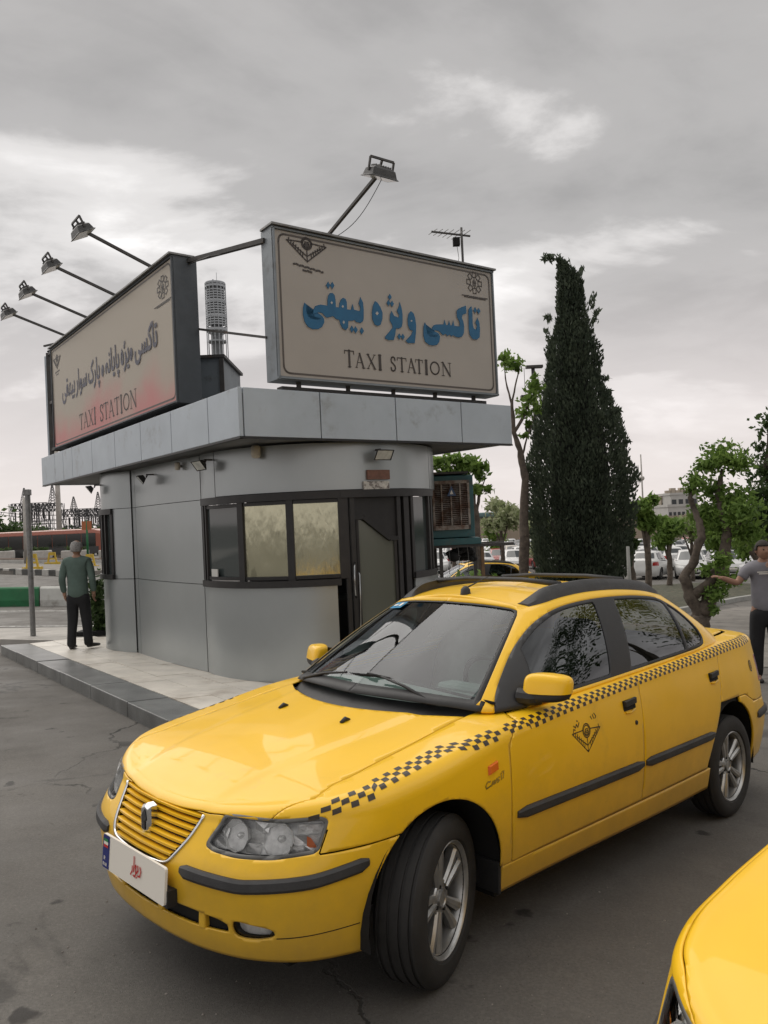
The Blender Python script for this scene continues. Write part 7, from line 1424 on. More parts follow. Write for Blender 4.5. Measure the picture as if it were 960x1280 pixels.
for u, lb in zip((2.47, 3.87, 5.21, 6.48), labs):
    b_ = mL(u, 4.93, -.05); arm_lamp(b_, b_+NL*.98-AL*.28+Vector((0, 0, .22)), AL, lb, False, (Vector((0, 0, -1))-NL*.5))
# ------------------------------------------------------------------ steelwork and box on the roof
def single(name, mb, mt, label, cat, **k): return tag(mb.build(name, mt, None, **k), label, cat)
m = MB(); m.bar(mL(1.79, 4.86, -.20), mR(.52, 4.66, -.15), .05, .05); m.tube([mL(1.79, 4.82, -.2)+Vector((0, 0, 0)), mL(1.2, 4.74, -.2), (mL(1.79, 4.86, -.2)+mR(.52, 4.66, -.15))/2-Vector((0, 0, .03)), mR(.52, 4.64, -.15)], .007, 5)
single('tie_bar', m, M['rusty'], 'dark steel bar joining the tops of the two roof signs', 'bar')
m = MB(); m.bar(mL(1.85, 4.05, -.3), mR(.52, 3.62, -.2), .028, .028); single('tie_bar', m, M['rusty'], 'thin lower steel bar between the two roof signs', 'bar')
bx = empty('roof_box', (-2.62, 10.5, 2.98), 0, 'dark grey sheet-metal box on the roof between the signs', 'box')
m = MB(); m.box((-.25, 0, 0), (.50, 1.3, .93)); m.build('box_body', mat('roof_box_sheet', (.17, .195, .215), rough=.55, noise=(2, .2), dirt=(4, (.05, .05, .05), .5, .8)), bx)
m = MB(); m.box((-.28, -.04, .93), (.54, 1.34, .97)); m.box((.46, -.03, 0), (.52, 0, .93)); m.build('box_trim', M['rusty'], bx)
m = MB(); m.tube([(-.2, -.03, .40), (.1, -.05, .38), (.5, -.05, .32)], .014, 6); m.build('conduit', M['galv'], bx)
m = MB(); m.tube([(.1, -.02, .95), (.05, -.06, .75), (-.1, -.07, .52), (-.3, -.06, .42)], .007, 5); m.build('cable', M['under'], bx)
# steel frame at the far end of the angled sign
fr = empty('sign_back_frame', tuple(mL(7.42, 3.1, 0)), 0, 'open steel frame closing the far end of the angled sign', 'frame')
def rel(u, z, o): return mL(u, z, o)-mL(7.42, 3.1, 0)
m = MB()
for u, o in ((7.84, -.05), (7.84, -.62), (7.46, -.62)): m.bar(rel(u, ZT, o), rel(u, 4.93, o), .06, .06)
for z in (3.15, 4.0, 4.9): m.bar(rel(7.84, z, -.05), rel(7.84, z, -.62), .05, .05); m.bar(rel(7.84, z, -.62), rel(7.46, z, -.62), .05, .05); m.bar(rel(7.84, z, -.05), rel(7.44, z, -.05), .04, .05)
m.bar(rel(7.84, 4.0, -.05), rel(7.84, 3.2, -.6), .035); m.bar(rel(7.7, 5.02, .05), rel(6.9, 5.02, -.3), .03); m.build('frame_bars', M['rusty'], fr)
def quad_plate(u0, u1, o0, o1, z0, z1, mt, nm):
    m = MB(); A = [rel(u0, z0, o0), rel(u1, z0, o1), rel(u1, z1, o1), rel(u0, z1, o0)]; k = Vector((.01, .012, 0)); m.add(A+[q+k for q in A], [(0, 1, 2, 3), (7, 6, 5, 4), (0, 4, 5, 1), (1, 5, 6, 2), (2, 6, 7, 3), (3, 7, 4, 0)]); m.build(nm, mt, fr)
quad_plate(7.44, 7.80, -.35, -.60, ZT, 4.86, M['sign_box_dark'], 'back_plate'); quad_plate(7.92, 7.86, .0, -.05, ZT, 4.88, M['alu_top'], 'edge_strip')
m = MB()
for k in range(5): m.tube([rel(7.85-.1*k, 4.96+.02*(k % 2), -.05-.1*k), rel(7.45-.1*k, 4.98, -.2-.06*k)], .02, 6)
m.build('cable_bundle', M['under'], fr)
# television aerial on the right sign
an = empty('tv_aerial', tuple(mR(3.50, 4.80, -.28)), 0, 'rooftop television aerial on a short mast behind the sign', 'aerial')
m = MB(); m.tube([(0, 0, -.5), (0, 0, .60)], .016, 8); m.build('mast', M['rusty'], an, True)
bd_ = Vector((-.95, -.25, .06)).normalized(); cs = Vector((-.3, .95, 0)).normalized(); m = MB(); c = Vector((0, 0, .50)); m.bar(c+bd_*-.12, c+bd_*.42, .02)
m.build('boom', M['rusty'], an)
for k in range(7):
    m = MB(); q = c+bd_*(.40-.07*k); L_e = .15+.014*k; m.tube([q-cs*L_e-Vector((0, 0, .02)), q+cs*L_e+Vector((0, 0, .02))], .005, 5); m.build('element', M['galv'], an)
m = MB(); m.box((-.12, -.05, .36), (-.03, .03, .46)); m.build('amplifier', M['under'], an)
m = MB(); m.tube([(-.07, 0, .38), (-.05, 0, .2), (-.10, 0, -.05)], .004, 5); m.build('cable', M['galv'], an)

# ------------------------------------------------------------------ evaporative cooler on its stand
cg = gzf(1.1, 10.9)
M['teal'] = mat('teal_paint', (.028, .105, .115), rough=.55, noise=(4, .25), dirt=(3.5, (.09, .07, .05), .52, .75))
M['rust_white'] = mat('rusted_white', (.30, .27, .24), rough=.7, noise=(9, .3), dirt=(6, (.13, .07, .045), .42, .62))
cool = empty('evaporative_cooler', (.92, 10.62, 1.30), R_(4), 'teal evaporative air cooler with rusty louvred front beside the kiosk', 'air cooler')
m = MB(); m.box((-.36, 0, 0), (.33, .62, .86)); m.build('cooler_case', M['teal'], cool, bevel=.01)
m = MB(); m.box((-.42, -.06, .88), (.26, .68, .91)); m.T = Matrix.Rotation(R_(5), 4, 'Y'); m.build('cooler_lid', M['rusty'], cool)
pn = MB(); x0, x1, z0, z1 = -.25, .27, .11, .79
for a_, b_ in (((x0, z0), (x1, z0+.06)), ((x0, z1-.045), (x1, z1)), ((x0, z0), (x0+.03, z1)), ((x1-.03, z0), (x1, z1))): pn.box((a_[0], -.03, a_[1]), (b_[0], 0, b_[1]))
po = pn.build('pad_panel', M['rust_white'], cool)
m = MB(); m.box((x0, -.008, z0), (x1, .0, z1)); m.build('pad', mat('wet_pad', (.045, .028, .02), rough=.9, noise=(20, .4)), po)
for xx in (-.12, .01, .14):
    m = MB(); m.box((xx-.009, -.034, z0+.05), (xx+.009, -.004, z1-.04)); m.build('pad_divider', M['rust_white'], po)
for k in range(22):
    z = z0+.075+k*.0258; m = MB(); m.add([(x0+.03, -.026, z), (x1-.03, -.026, z), (x1-.03, -.006, z+.014), (x0+.03, -.006, z+.014)], [(0, 1, 2, 3)]); m.build('louvre', M['rust_white'], po)
m = MB(); m.add([(-.045, -.037, .575), (.085, -.037, .575), (.02, -.037, .72)], [(0, 1, 2)]); bo = m.build('cooler_badge', mat('badge_blue', (.03, .07, .16), rough=.4), cool); m = MB(); m.add([(-.005, -.039, .60), (.045, -.039, .60), (.02, -.039, .66)], [(0, 1, 2)]); m.build('badge_mark', M['white'], bo)
m = MB(); m.box((-.38, -.05, -.10), (.40, .66, -.01)); m.build('water_tray', M['teal'], cool, bevel=.006)
m = MB(); m.box((-.44, -.02, -.14), (.86, .05, -.10)); m.box((-.44, .58, -.14), (.86, .65, -.10)); m.build('shelf', M['rusty'], cool)
for x, y, mt in ((-.16, .02, 'rusty'), (.42, .02, 'pole_wood'), (-.16, .6, 'rusty'), (.42, .6, 'rusty')):
    if mt == 'pole_wood' and 'pole_wood' not in M: M['pole_wood'] = mat('rusty_post', (.16, .10, .055), rough=.8, noise=(8, .3))
    m = MB(); m.box((x-.022, y-.022, -2.0), (x+.022, y+.022, -.13)); m.build('stand_leg', M[mt], cool)
m = MB()
for k in range(26):
    x = random.uniform(-.02, .34); y = random.uniform(.05, .5); r = random.uniform(.04, .10); z = -.16-random.random()*.16
    m.lathe([(0, r*.7), (r*.8, r*.3), (r, 0), (r*.7, -r*.6), (0, -r*.8)], 7, c=(x, y, z))
m.build('hanging_rag', M['under'], cool, True)
for k in range(4):
    m = MB(); x = -.05+.13*k; m.tube([(x, .0, -.12), (x+.01, -.01, -.3), (x-.005, 0, -.5-.06*k)], .004, 4); m.build('drip_wire', M['galv'], cool)
# ------------------------------------------------------------------ taxis
TAXI_M = Matrix(((0.714423, -0.698220, 0.045687, -0.390654), (0.696629, 0.715880, 0.047157, 3.446210), (-0.065633, -0.001863, 0.997842, -0.144979), (0, 0, 0, 1)))
taxi = build_taxi('whole yellow taxi with black checker band, roof rails and white plate, nose towards us', 'yellow taxis')
taxi.matrix_world = TAXI_M
def ground_pose(x, y, yaw, lift=0.0):
    """stand on the slope: local x axis along yaw"""
    n = Vector((-(gzf(x+.5, y)-gzf(x-.5, y)), -(gzf(x, y+.5)-gzf(x, y-.5)), 1)).normalized(); f = Vector((math.cos(yaw), math.sin(yaw), 0)); f = (f-n*f.dot(n)).normalized(); r = n.cross(f)
    return Matrix(((f.x, r.x, n.x, x), (f.y, r.y, n.y, y), (f.z, r.z, n.z, gzf(x, y)+lift), (0, 0, 0, 1)))
KM = kids_map()
t3 = copy_tree(taxi, None, KM); t3['label'] = 'far yellow taxi seen between the cooler stand and the thin tree'; t3.matrix_world = ground_pose(1.15, 21.8, R_(8))
taxi2 = build_taxi('yellow taxi cut by the lower right corner, only front wing and bonnet in view', 'yellow taxis', R_(0), [(0, 1.3), (.45, 1.22), (.56, 1.10), (.62, 1.3), (.75, 1.60), (1.2, 1.7), (2.1, 1.72)], False)
taxi2.matrix_world = ground_pose(1.375, 1.375, .62, -.02)

# ------------------------------------------------------------------ ordinary cars (own bodies, all smaller in view)
CAR2 = CarSurf(plan=[(-.80, 0), (-.78, .25), (-.72, .45), (-.60, .62), (-.40, .74), (0, .80), (.8, .82), (2.0, .82), (2.7, .80), (3.0, .72), (3.15, .5), (3.2, 0)],
    width_z=[(.15, .93), (.35, .98), (.55, 1.0), (.75, .99), (.9, .96), (1.1, .92)], front_z=[(.15, .05), (.3, 0), (.55, .0), (.75, .12), (.95, .3)], rear_z=[(.15, .1), (.35, 0), (.7, .03), (1.0, .10), (1.2, .2)],
    hood=[(-.9, .62), (-.7, .74), (-.4, .84), (0, .92), (.4, .98), (1, 1.0), (2, 1.02), (2.8, 1.05), (3.3, 1.02)], crown=[(-.9, .02), (0, .10), (3.3, .07)], shoulder=[(-.9, .07), (.5, .06), (3.3, .06)], zbot=[(-.9, .2), (3.3, .22)], rx=2.4)
def make_small_car(label, paint, group, far=False, tail=0.0):
    root = empty('parked_car', label=label, cat='car', group=group); S = CAR2
    nA, nV = (46, 9) if far else (90, 22)
    A = np.linspace(0, S.L, nA); Vv = np.r_[np.linspace(0, 1, nV), [1.35, 1.7, 2.0, 2.12]]
    sh = Patch(A, Vv, S.pt); ar = lambda cx: (lambda a, v, X: (np.hypot((X[:, 0]-cx)/.34, (X[:, 2]-.33)/.34)-1)*.34)
    sh = sh.clip(ar(0.)).clip(ar(2.45))
    hl = poly_phi(round_poly([(.36, .60), (.38, .68), (.95, .76), (.90, .62)], .03)); hp_ = lambda a, v, X: hl(a, X[:, 2]); L_ = S.L; tl = poly_phi(round_poly([(L_-.95, .74), (L_-.95, .95), (L_-.55, .92), (L_-.5, .74)], .03)); tp_ = lambda a, v, X: tl(a, X[:, 2])
    gr = poly_phi([(-.3, .42), (.3, .42), (.34, .58), (-.34, .58)]); gr2 = poly_phi([(-.4, .28), (.4, .28), (.42, .37), (-.42, .37)])
    body = sh.clip(lambda a, v, X: -hp_(a, v, X)).clip(lambda a, v, X: -tp_(a, v, X)).clip(lambda a, v, X: -gr(a, X[:, 2])).clip(lambda a, v, X: -gr2(a, X[:, 2]))
    e = S.pt(A, A*0+2.12); xs = A
    def pos(u, w): x = np.interp(u, A, e[:, 0]); y = np.interp(u, A, e[:, 1])*w; return np.stack([x, y, S.top(x, y)], -1)
    lid = Patch(A, np.linspace(-1, 1, 9), pos)
    k2 = 2.35+tail
    gb = np.array([(.30, 0, .96), (.42, .5, .95), (.52, .66, .95), (.70, .71, .96), (1.4, .74, .98), (2.2, .73, 1.0), (2.75, .66, 1.02), (2.95, .45, 1.03), (3.0, 0, 1.04)]); gt = np.array([(1.02, 0, 1.46), (1.06, .38, 1.44), (1.12, .47, 1.43), (1.25, .51, 1.44), (1.55, .54, 1.47), (2.05, .54, 1.47), (k2, .50, 1.43), (k2+.1, .35, 1.43), (k2+.12, 0, 1.44)])
    kk = np.r_[0, np.cumsum(np.linalg.norm(np.diff((gb+gt)/2, axis=0), axis=1))]
    def gp_(u, w): b = cri(kk, gb, u); t = cri(kk, gt, u); return b+(t-b)*np.asarray(w, float)[..., None]
    gh = Patch(np.linspace(0, kk[-1], 30 if far else 70), np.linspace(0, 1, 5 if far else 10), gp_)
    sidew = poly_phi(round_poly([(kk[3]-.08, .08), (kk[6]-.1, .08), (kk[6]-.02, .86), (kk[3]+.15, .86)], .08)); pil = kk[4]+.1
    sw = lambda a, v, X: np.minimum(sidew(a, v), np.abs(a-pil-.0)-.03)
    wsn = poly_phi(round_poly([(-.4, .05), (kk[2]-.04, .05), (kk[2]-.04, .93), (-.4, .93)], .05)); rwn = poly_phi(round_poly([(kk[7]-.12, .2), (kk[-1]+.4, .2), (kk[-1]+.4, .9), (kk[7]-.12, .9)], .05))
    pill = gh.clip(lambda a, v, X: -sw(a, v, X)).clip(lambda a, v, X: -wsn(a, v)).clip(lambda a, v, X: -rwn(a, v))
    rp = Patch(np.linspace(0, kk[-1], 24), np.linspace(0, 1, 5), lambda u, r: (lambda E_: np.stack([E_[..., 0]+(np.clip(E_[..., 0], 1.05, k2+.1)-E_[..., 0])*r, E_[..., 1]*(1-r), E_[..., 2]+.03*(1-(1-r)**2)*np.clip(E_[..., 1]/.5, 0, 1)], -1))(cri(kk, gt, u)))
    X, F = lid.mesh(-1)
    panel('body', [body.mesh(-1), body.mesh(1), (X, F), pill.mesh(-1), pill.mesh(1), rp.mesh(-1), rp.mesh(1)], paint, root, 0)
    for f_, nm in ((sw, 'side_window'),):
        for sd in (-1, 1): panel(nm, [gh.clip(f_).mesh(sd)], M['car_window'], root, 0)
    panel('windscreen', [gh.clip(lambda a, v, X: wsn(a, v)).mesh(sd) for sd in (-1, 1)], M['car_window'], root, 0)
    panel('rear_window', [gh.clip(lambda a, v, X: rwn(a, v)).mesh(sd) for sd in (-1, 1)], M['car_window'], root, 0)
    for sd in (-1, 1):
        panel('headlight', [sh.clip(hp_).mesh(sd)], M['lampbowl'], root, 0); panel('tail_light', [sh.clip(tp_).mesh(sd)], M['red_lens'], root, 0)
    panel('front_grille', [sh.clip(lambda a, v, X: gr(a, X[:, 2])).mesh(sd) for sd in (-1, 1)]+[sh.clip(lambda a, v, X: gr2(a, X[:, 2])).mesh(sd) for sd in (-1, 1)], M['black_plastic'], root, 0)
    m = MB(); m.box((-.60, -.62, .24), (3.0, .62, .42)); m.build('underbody', M['under'], root)
    if not far:
        m = MB(); m.box((-.83, -.25, .46), (-.81, .25, .56)); m.build('number_plate', M['white'], root)
        for sd in (-1, 1): m = MB(); m.box((.62, sd*.86-.08, .98), (.72, sd*.86+.08, 1.08)); m.build('door_mirror', paint, root, bevel=.02)
    for x in (0, 2.45):
        for sd in (-1, 1):
            m = MB(); w = .09; m.lathe([(.0, -w), (.2, -w), (.29, -w), (.305, -w*.6), (.305, w*.6), (.29, w), (.2, w), (0, w)], 16 if far else 28, c=(x, sd*.70, .305), axis='y'); tw = m.build('wheel', M['rubber'], root, True, angle=R_(40))
            m = MB(); m.lathe([(.0, sd*(w+.004)), (.06, sd*(w+.004)), (.19, sd*(w-.01)), (.20, sd*(w+.004)), (.195, sd*w)], 14 if far else 24, c=(x, sd*.70, .305), axis='y'); m.build('hub', M['alloy'], tw, True)
    return root
M['car_window'] = film('parked_car_glass', (.035, .042, .045), 0, .05, False)
PAINT = {'white': mat('white_car_paint', (.62, .62, .61), rough=.3, coat=.5, noise=(1.5, .03)), 'silver': mat('silver_car_paint', (.36, .37, .38), rough=.32, metal=.4, coat=.4), 'grey': mat('grey_car_paint', (.12, .125, .13), rough=.3, metal=.3, coat=.5), 'beige': mat('beige_car_paint', (.40, .36, .29), rough=.35, coat=.4), 'dark': mat('black_car_paint', (.02, .021, .024), rough=.25, coat=.5), 'red': mat('red_car_paint', (.28, .03, .025), rough=.3, coat=.5)}
c1 = make_small_car('white hatchback seen from its tail, parked left of the white car facing us', PAINT['white'], 'cars in the front row of the car park'); c1.matrix_world = ground_pose(14.9, 42.5, R_(238))
KM = kids_map()
c2 = copy_tree(c1, None, KM); c2['label'] = 'white car facing us beside the crooked tree, across the lane'; c2.matrix_world = ground_pose(15.9, 40.2, R_(70))
c4 = copy_tree(c1, None, KM); c4['label'] = 'pale car half hidden behind the forked trunk of the crooked tree'; c4.matrix_world = ground_pose(18.0, 40.5, R_(78))
protos = {}
def far_car(paint):
    if paint not in protos: protos[paint] = (make_small_car('x', PAINT[paint], 'cars filling the far car park', True), [0])
    return protos[paint]
rnd = random.Random(11)
km_cache = {}
fc = []; ROWS = (47, 52.5, 58, 64, 70, 77, 84, 92, 100, 109, 118); RN = ('nearest', 'second', 'third', 'fourth', 'fifth', 'sixth', 'seventh', 'eighth', 'ninth', 'tenth', 'farthest')
for row, Y in enumerate(ROWS):
    nx = int((.52*Y-.02*Y)/2.55)
    for i in range(nx+1):
        x = .02*Y+i*2.55+rnd.uniform(-.2, .2)
        u = 480+x/Y*960
        if not (535 < u < 690 or 775 < u < 962): continue
        if 775 < u and Y > 86: continue
        if Y < 50 and u < 700: continue
        if rnd.random() < .12: continue
        fc.append((x, Y+rnd.uniform(-.3, .3), rnd.choice(['white']*13+['silver']*3+['grey', 'beige', 'dark', 'red']), rnd.choice([R_(90), R_(270)])+rnd.uniform(-.04, .04)))
CN = {'white': 'small white car', 'silver': 'silver car', 'grey': 'dark grey car', 'beige': 'beige car', 'dark': 'black car', 'red': 'red car'}
ORD = 'first second third fourth fifth sixth seventh eighth ninth tenth eleventh twelfth thirteenth fourteenth fifteenth sixteenth seventeenth eighteenth nineteenth twentieth'.split(); cnt = {}
for x, y, pc, yw in fc:
    pr, used = far_car(pc)
    if used[0] == 0: o = pr; km_cache[pc] = kids_map(); used[0] = 1
    else: o = copy_tree(pr, None, km_cache[pc])
    sd_ = 'left' if x/y < .22 else 'right'; rw_ = RN[[abs(y-q) < 1.5 for q in ROWS].index(True)]; cnt[sd_+rw_] = cnt.get(sd_+rw_, 0)+1
    o['label'] = '%s, %s from the left in the %s row seen %s of the cypress' % (CN[pc], ORD[cnt[sd_+rw_]-1], rw_, sd_); o.matrix_world = ground_pose(x, y, yw)

# ------------------------------------------------------------------ plants
def leaf_mat(name, c1_, c2_):
    m = bpy.data.materials.new(name); m.use_nodes = True; N, L = nodes_of(m); b = N['Principled BSDF']; b.inputs['Roughness'].default_value = .65; b.inputs['Specular IOR Level'].default_value = .3
    tc = N.new('ShaderNodeTexCoord'); n = N.new('ShaderNodeTexNoise'); n.inputs['Scale'].default_value = 1.6; n.inputs['Detail'].default_value = 4; L.new(tc.outputs['Object'], n.inputs['Vector'])
    w = N.new('ShaderNodeTexWhiteNoise'); ge = N.new('ShaderNodeNewGeometry'); L.new(ge.outputs['Random Per Island'], w.inputs['Vector'])
    ad = N.new('ShaderNodeMath'); ad.operation = 'MULTIPLY_ADD'; L.new(w.outputs['Value'], ad.inputs[0]); ad.inputs[1].default_value = .5; L.new(n.outputs[0], ad.inputs[2])
    r = N.new('ShaderNodeMapRange'); L.new(ad.outputs[0], r.inputs[0]); r.inputs[1].default_value = .4; r.inputs[2].default_value = 1.1
    mx = N.new('ShaderNodeMix'); mx.data_type = 'RGBA'; L.new(r.outputs[0], mx.inputs[0]); mx.inputs[6].default_value = (*c1_, 1); mx.inputs[7].default_value = (*c2_, 1); L.new(mx.outputs[2], b.inputs['Base Color'])
    tr = N.new('ShaderNodeBsdfTranslucent'); L.new(mx.outputs[2], tr.inputs[0]); ms = N.new('ShaderNodeMixShader'); ms.inputs[0].default_value = .45; L.new(b.outputs[0], ms.inputs[1]); L.new(tr.outputs[0], ms.inputs[2]); L.new(ms.outputs[0], N['Material Output'].inputs['Surface'])
    return m
M['leaf'] = leaf_mat('fresh_leaves', (.085, .155, .03), (.24, .36, .085)); M['leaf_dark'] = leaf_mat('dark_leaves', (.035, .065, .024), (.09, .14, .045)); M['blossom'] = leaf_mat('pale_leaves', (.18, .23, .09), (.50, .52, .34)); M['cypress'] = leaf_mat('cypress_sprays', (.040, .056, .038), (.105, .130, .085))
M['shrub_red'] = leaf_mat('reddish_shrub', (.10, .055, .04), (.22, .12, .08))
M['bark'] = mat('bark', (.10, .080, .064), rough=.95, noise=(7, .5), dirt=(9, (.16, .13, .10), .52, .72), bump=(26, 1.0))
def leaves_mesh(clusters, n, size, rnd, long_=2.2, up=0.0, flat=.0):
    """n leaves spread over blobs (centre, radius xyz): diamond leaves with random facing"""
    C_ = np.array([c[0] for c in clusters]); Rr = np.array([c[1] for c in clusters]); wt = Rr.prod(1)**(2/3); wt = wt/wt.sum()
    idx = rnd.choice(len(clusters), n, p=wt); d = rnd.normal(size=(n, 3)); d /= np.linalg.norm(d, axis=1)[:, None]; rr = rnd.uniform(.08, 1.28, (n, 1))**.7; ang = (np.sin(d[:, :1]*5+idx[:, None]*2.1)+np.sin(d[:, 1:2]*6-idx[:, None])+np.sin(d[:, 2:3]*7+idx[:, None]*.7)); rr = np.where(ang > 1.1, rr*.45, rr)
    lump = 1+.25*np.sin(d[:, :1]*7+idx[:, None])*np.cos(d[:, 1:2]*6+idx[:, None]*1.7)
    p = C_[idx]+d*rr*Rr[idx]*lump
    a = rnd.normal(size=(n, 3)); a[:, 2] = a[:, 2]*(1-.4*flat)+up; a /= np.linalg.norm(a, axis=1)[:, None]
    b = rnd.normal(size=(n, 3)); b -= a*(a*b).sum(1)[:, None]; b /= np.linalg.norm(b, axis=1)[:, None]
    s = size*rnd.uniform(.6, 1.3, (n, 1)); A_ = a*s*long_/2; B_ = b*s/2
    V = np.stack([p-A_, p+B_-A_*.1, p+A_, p-B_-A_*.1], 1).reshape(-1, 3); return V
def quads(name, V, mt, parent, kind=None):
    n = len(V)//4; me = bpy.data.meshes.new(name); me.vertices.add(len(V)); me.vertices.foreach_set('co', np.asarray(V, np.float32).ravel()); me.loops.add(len(V)); me.loops.foreach_set('vertex_index', np.arange(len(V), dtype=np.int32))
    me.polygons.add(n); me.polygons.foreach_set('loop_start', np.arange(0, 4*n, 4, dtype=np.int32)); me.update(calc_edges=True); me.validate(); me.materials.append(mt)
    o = bpy.data.objects.new(name, me); link(o, parent)
    if kind: o['kind'] = kind
    return o
def tree(name, label, cat, base, limbs, clusters, n, size, lm='leaf', seed=1, group=None, up=0.0, extra=None, mt='bark'):
    """limbs: lists of (point, radius) relative to base; clusters relative to base"""
    x, y = base; t = empty(name, (x, y, gzf(x, y)), 0, label, cat, group); rn = np.random.default_rng(seed); m = MB(); rnd_ = random.Random(seed)
    for lb in limbs:
        pts = [Vector(p) for p, r in lb]; rs = [r for p, r in lb]
        fine = []; fr_ = []
        for i in range(len(pts)-1):
            for k in range(4):
                q = k/4; jit = Vector((rnd_.uniform(-1, 1), rnd_.uniform(-1, 1), rnd_.uniform(-.5, .5)))*rs[i]*.22*(0 if (i == 0 and k == 0) else 1); fine.append(pts[i].lerp(pts[i+1], q)+jit); fr_.append((rs[i]*(1-q)+rs[i+1]*q)*rnd_.uniform(.88, 1.14))
        fine.append(pts[-1]); fr_.append(rs[-1]); m.tube(fine, fr_, 9)
    m.build('trunk', M[mt], t, True, fix=False)
    if extra: extra(t)
    quads('crown', leaves_mesh(clusters, n, size, rn, 2.2, up), M[lm], t)
    return t
def cl(x, z, r, y=0.0, fy=1.0, fz=.85): return ((x, y, z), (r, r*fy, r*fz))
# crooked forked tree by the boot of the taxi (about 15.5 m away: 62 px of the photo per metre)
def px(u, v, Y, bx, bz):            # place on the plane y = Y, relative to a base
    x = Y*(u-480)/960-.0454*(-(v-640)/960*Y)*-1; d = Vector((.99897*(u-480)/960+.045363*(-(v-640)/960), 1, -.04536*(u-480)/960+.010416+.998916*(-(v-640)/960)))
    return (d.x*Y-bx, d.z*Y+H-bz)
def T2(us, Y, base, rs, dy=None):
    out = []
    for k, ((u, v), r) in enumerate(zip(us, rs)):
        x, z = px(u, v, Y, base[0], gzf(*base)); out.append(((x, (dy[k] if dy else 0.0), z), r))
    return out
B = (6.25, 15.5)
limbs = [T2([(868, 812), (873, 785), (876, 768)], 15.5, B, [.20, .18, .17]), T2([(874, 772), (862, 745), (856, 723), (867, 702), (874, 672), (874, 652), (869, 633), (865, 622), (872, 608)], 15.5, B, [.13, .115, .10, .085, .08, .07, .06, .05, .025], [0, 0, .05, 0, -.1, 0, .1, .1, .1]),
         T2([(878, 768), (884, 750), (893, 722), (905, 695), (911, 662)], 15.5, B, [.17, .155, .14, .115, .09]), T2([(910, 665), (905, 640), (902, 617), (906, 600), (909, 585)], 15.5, B, [.09, .075, .06, .05, .03], [0, .1, .2, .2, .2]),
         T2([(868, 745), (880, 728), (895, 708)], 15.5, B, [.10, .09, .08], [0, -.15, -.2]), T2([(912, 665), (925, 655), (938, 640)], 15.5, B, [.08, .06, .03])]
cs = []
for u, v, r, dy in ((908, 572, 26, .2), (890, 580, 14, .3), (925, 580, 16, 0), (872, 600, 14, .1), (866, 612, 9, .1), (900, 612, 20, .3), (925, 625, 24, .2), (890, 645, 22, .4), (912, 655, 26, .1), (935, 668, 20, 0), (918, 640, 22, -.3), (892, 700, 14, -.3), (898, 722, 16, -.35), (886, 740, 14, -.3), (876, 712, 9, -.2), (885, 760, 8, -.25)):
    x, z = px(u, v, 15.5, B[0], gzf(*B)); cs.append(((x, dy, z), (r/62, r/62, r/62*.8)))
tree('crooked_tree', 'crooked forked tree with stubby lopped limbs and fresh leaves behind the taxi boot', 'tree', B, limbs, cs, 5600, .058, 'leaf', 3)
# darker tree at the right edge
B = (9.7, 18.6)
cs = []
for u, v, r in ((962, 590, 30), (950, 560, 10), (968, 530, 22), (945, 620, 18), (955, 655, 26), (940, 650, 14), (975, 640, 40)):
    x, z = px(u, v, 18.6, B[0], gzf(*B)); cs.append(((x, 0, z), (r/52, r/52, r/52)))
tree('bushy_tree', 'darker bushy tree cut by the right edge of the photo', 'tree', B, [T2([(962, 790), (962, 720), (966, 640), (958, 580), (962, 530)], 18.6, B, [.16, .14, .10, .06, .02]), T2([(962, 720), (940, 690), (930, 670)], 18.6, B, [.09, .07, .03])], cs, 3000, .075, 'leaf_dark', 5)
# thin tall tree left of the cypress
B = (3.6, 19.5)
cs = []
for u, v, r in ((637, 452, 15), (645, 460, 8), (628, 446, 7), (668, 482, 12), (664, 500, 13), (672, 512, 8), (655, 516, 10), (660, 530, 6), (655, 545, 6), (668, 470, 6)):
    x, z = px(u, v, 19.5, B[0], gzf(*B)); cs.append(((x, 0, z), (r/49, r/49, r/49*.8)))
tree('thin_tree', 'tall thin bare-stemmed tree with leaf tufts, left of the cypress', 'tree', B, [T2([(655, 770), (656, 700), (656, 600), (652, 570), (643, 540), (640, 500)], 19.5, B, [.14, .12, .10, .08, .06, .04]), T2([(640, 505), (633, 478), (630, 455)], 19.5, B, [.03, .02, .012]), T2([(640, 505), (646, 475), (650, 460)], 19.5, B, [.03, .02, .012]), T2([(643, 540), (655, 520), (662, 500), (668, 478)], 19.5, B, [.045, .035, .02, .01]), T2([(652, 575), (658, 550), (670, 515)], 19.5, B, [.03, .02, .01])], cs, 850, .075, 'leaf', 8)
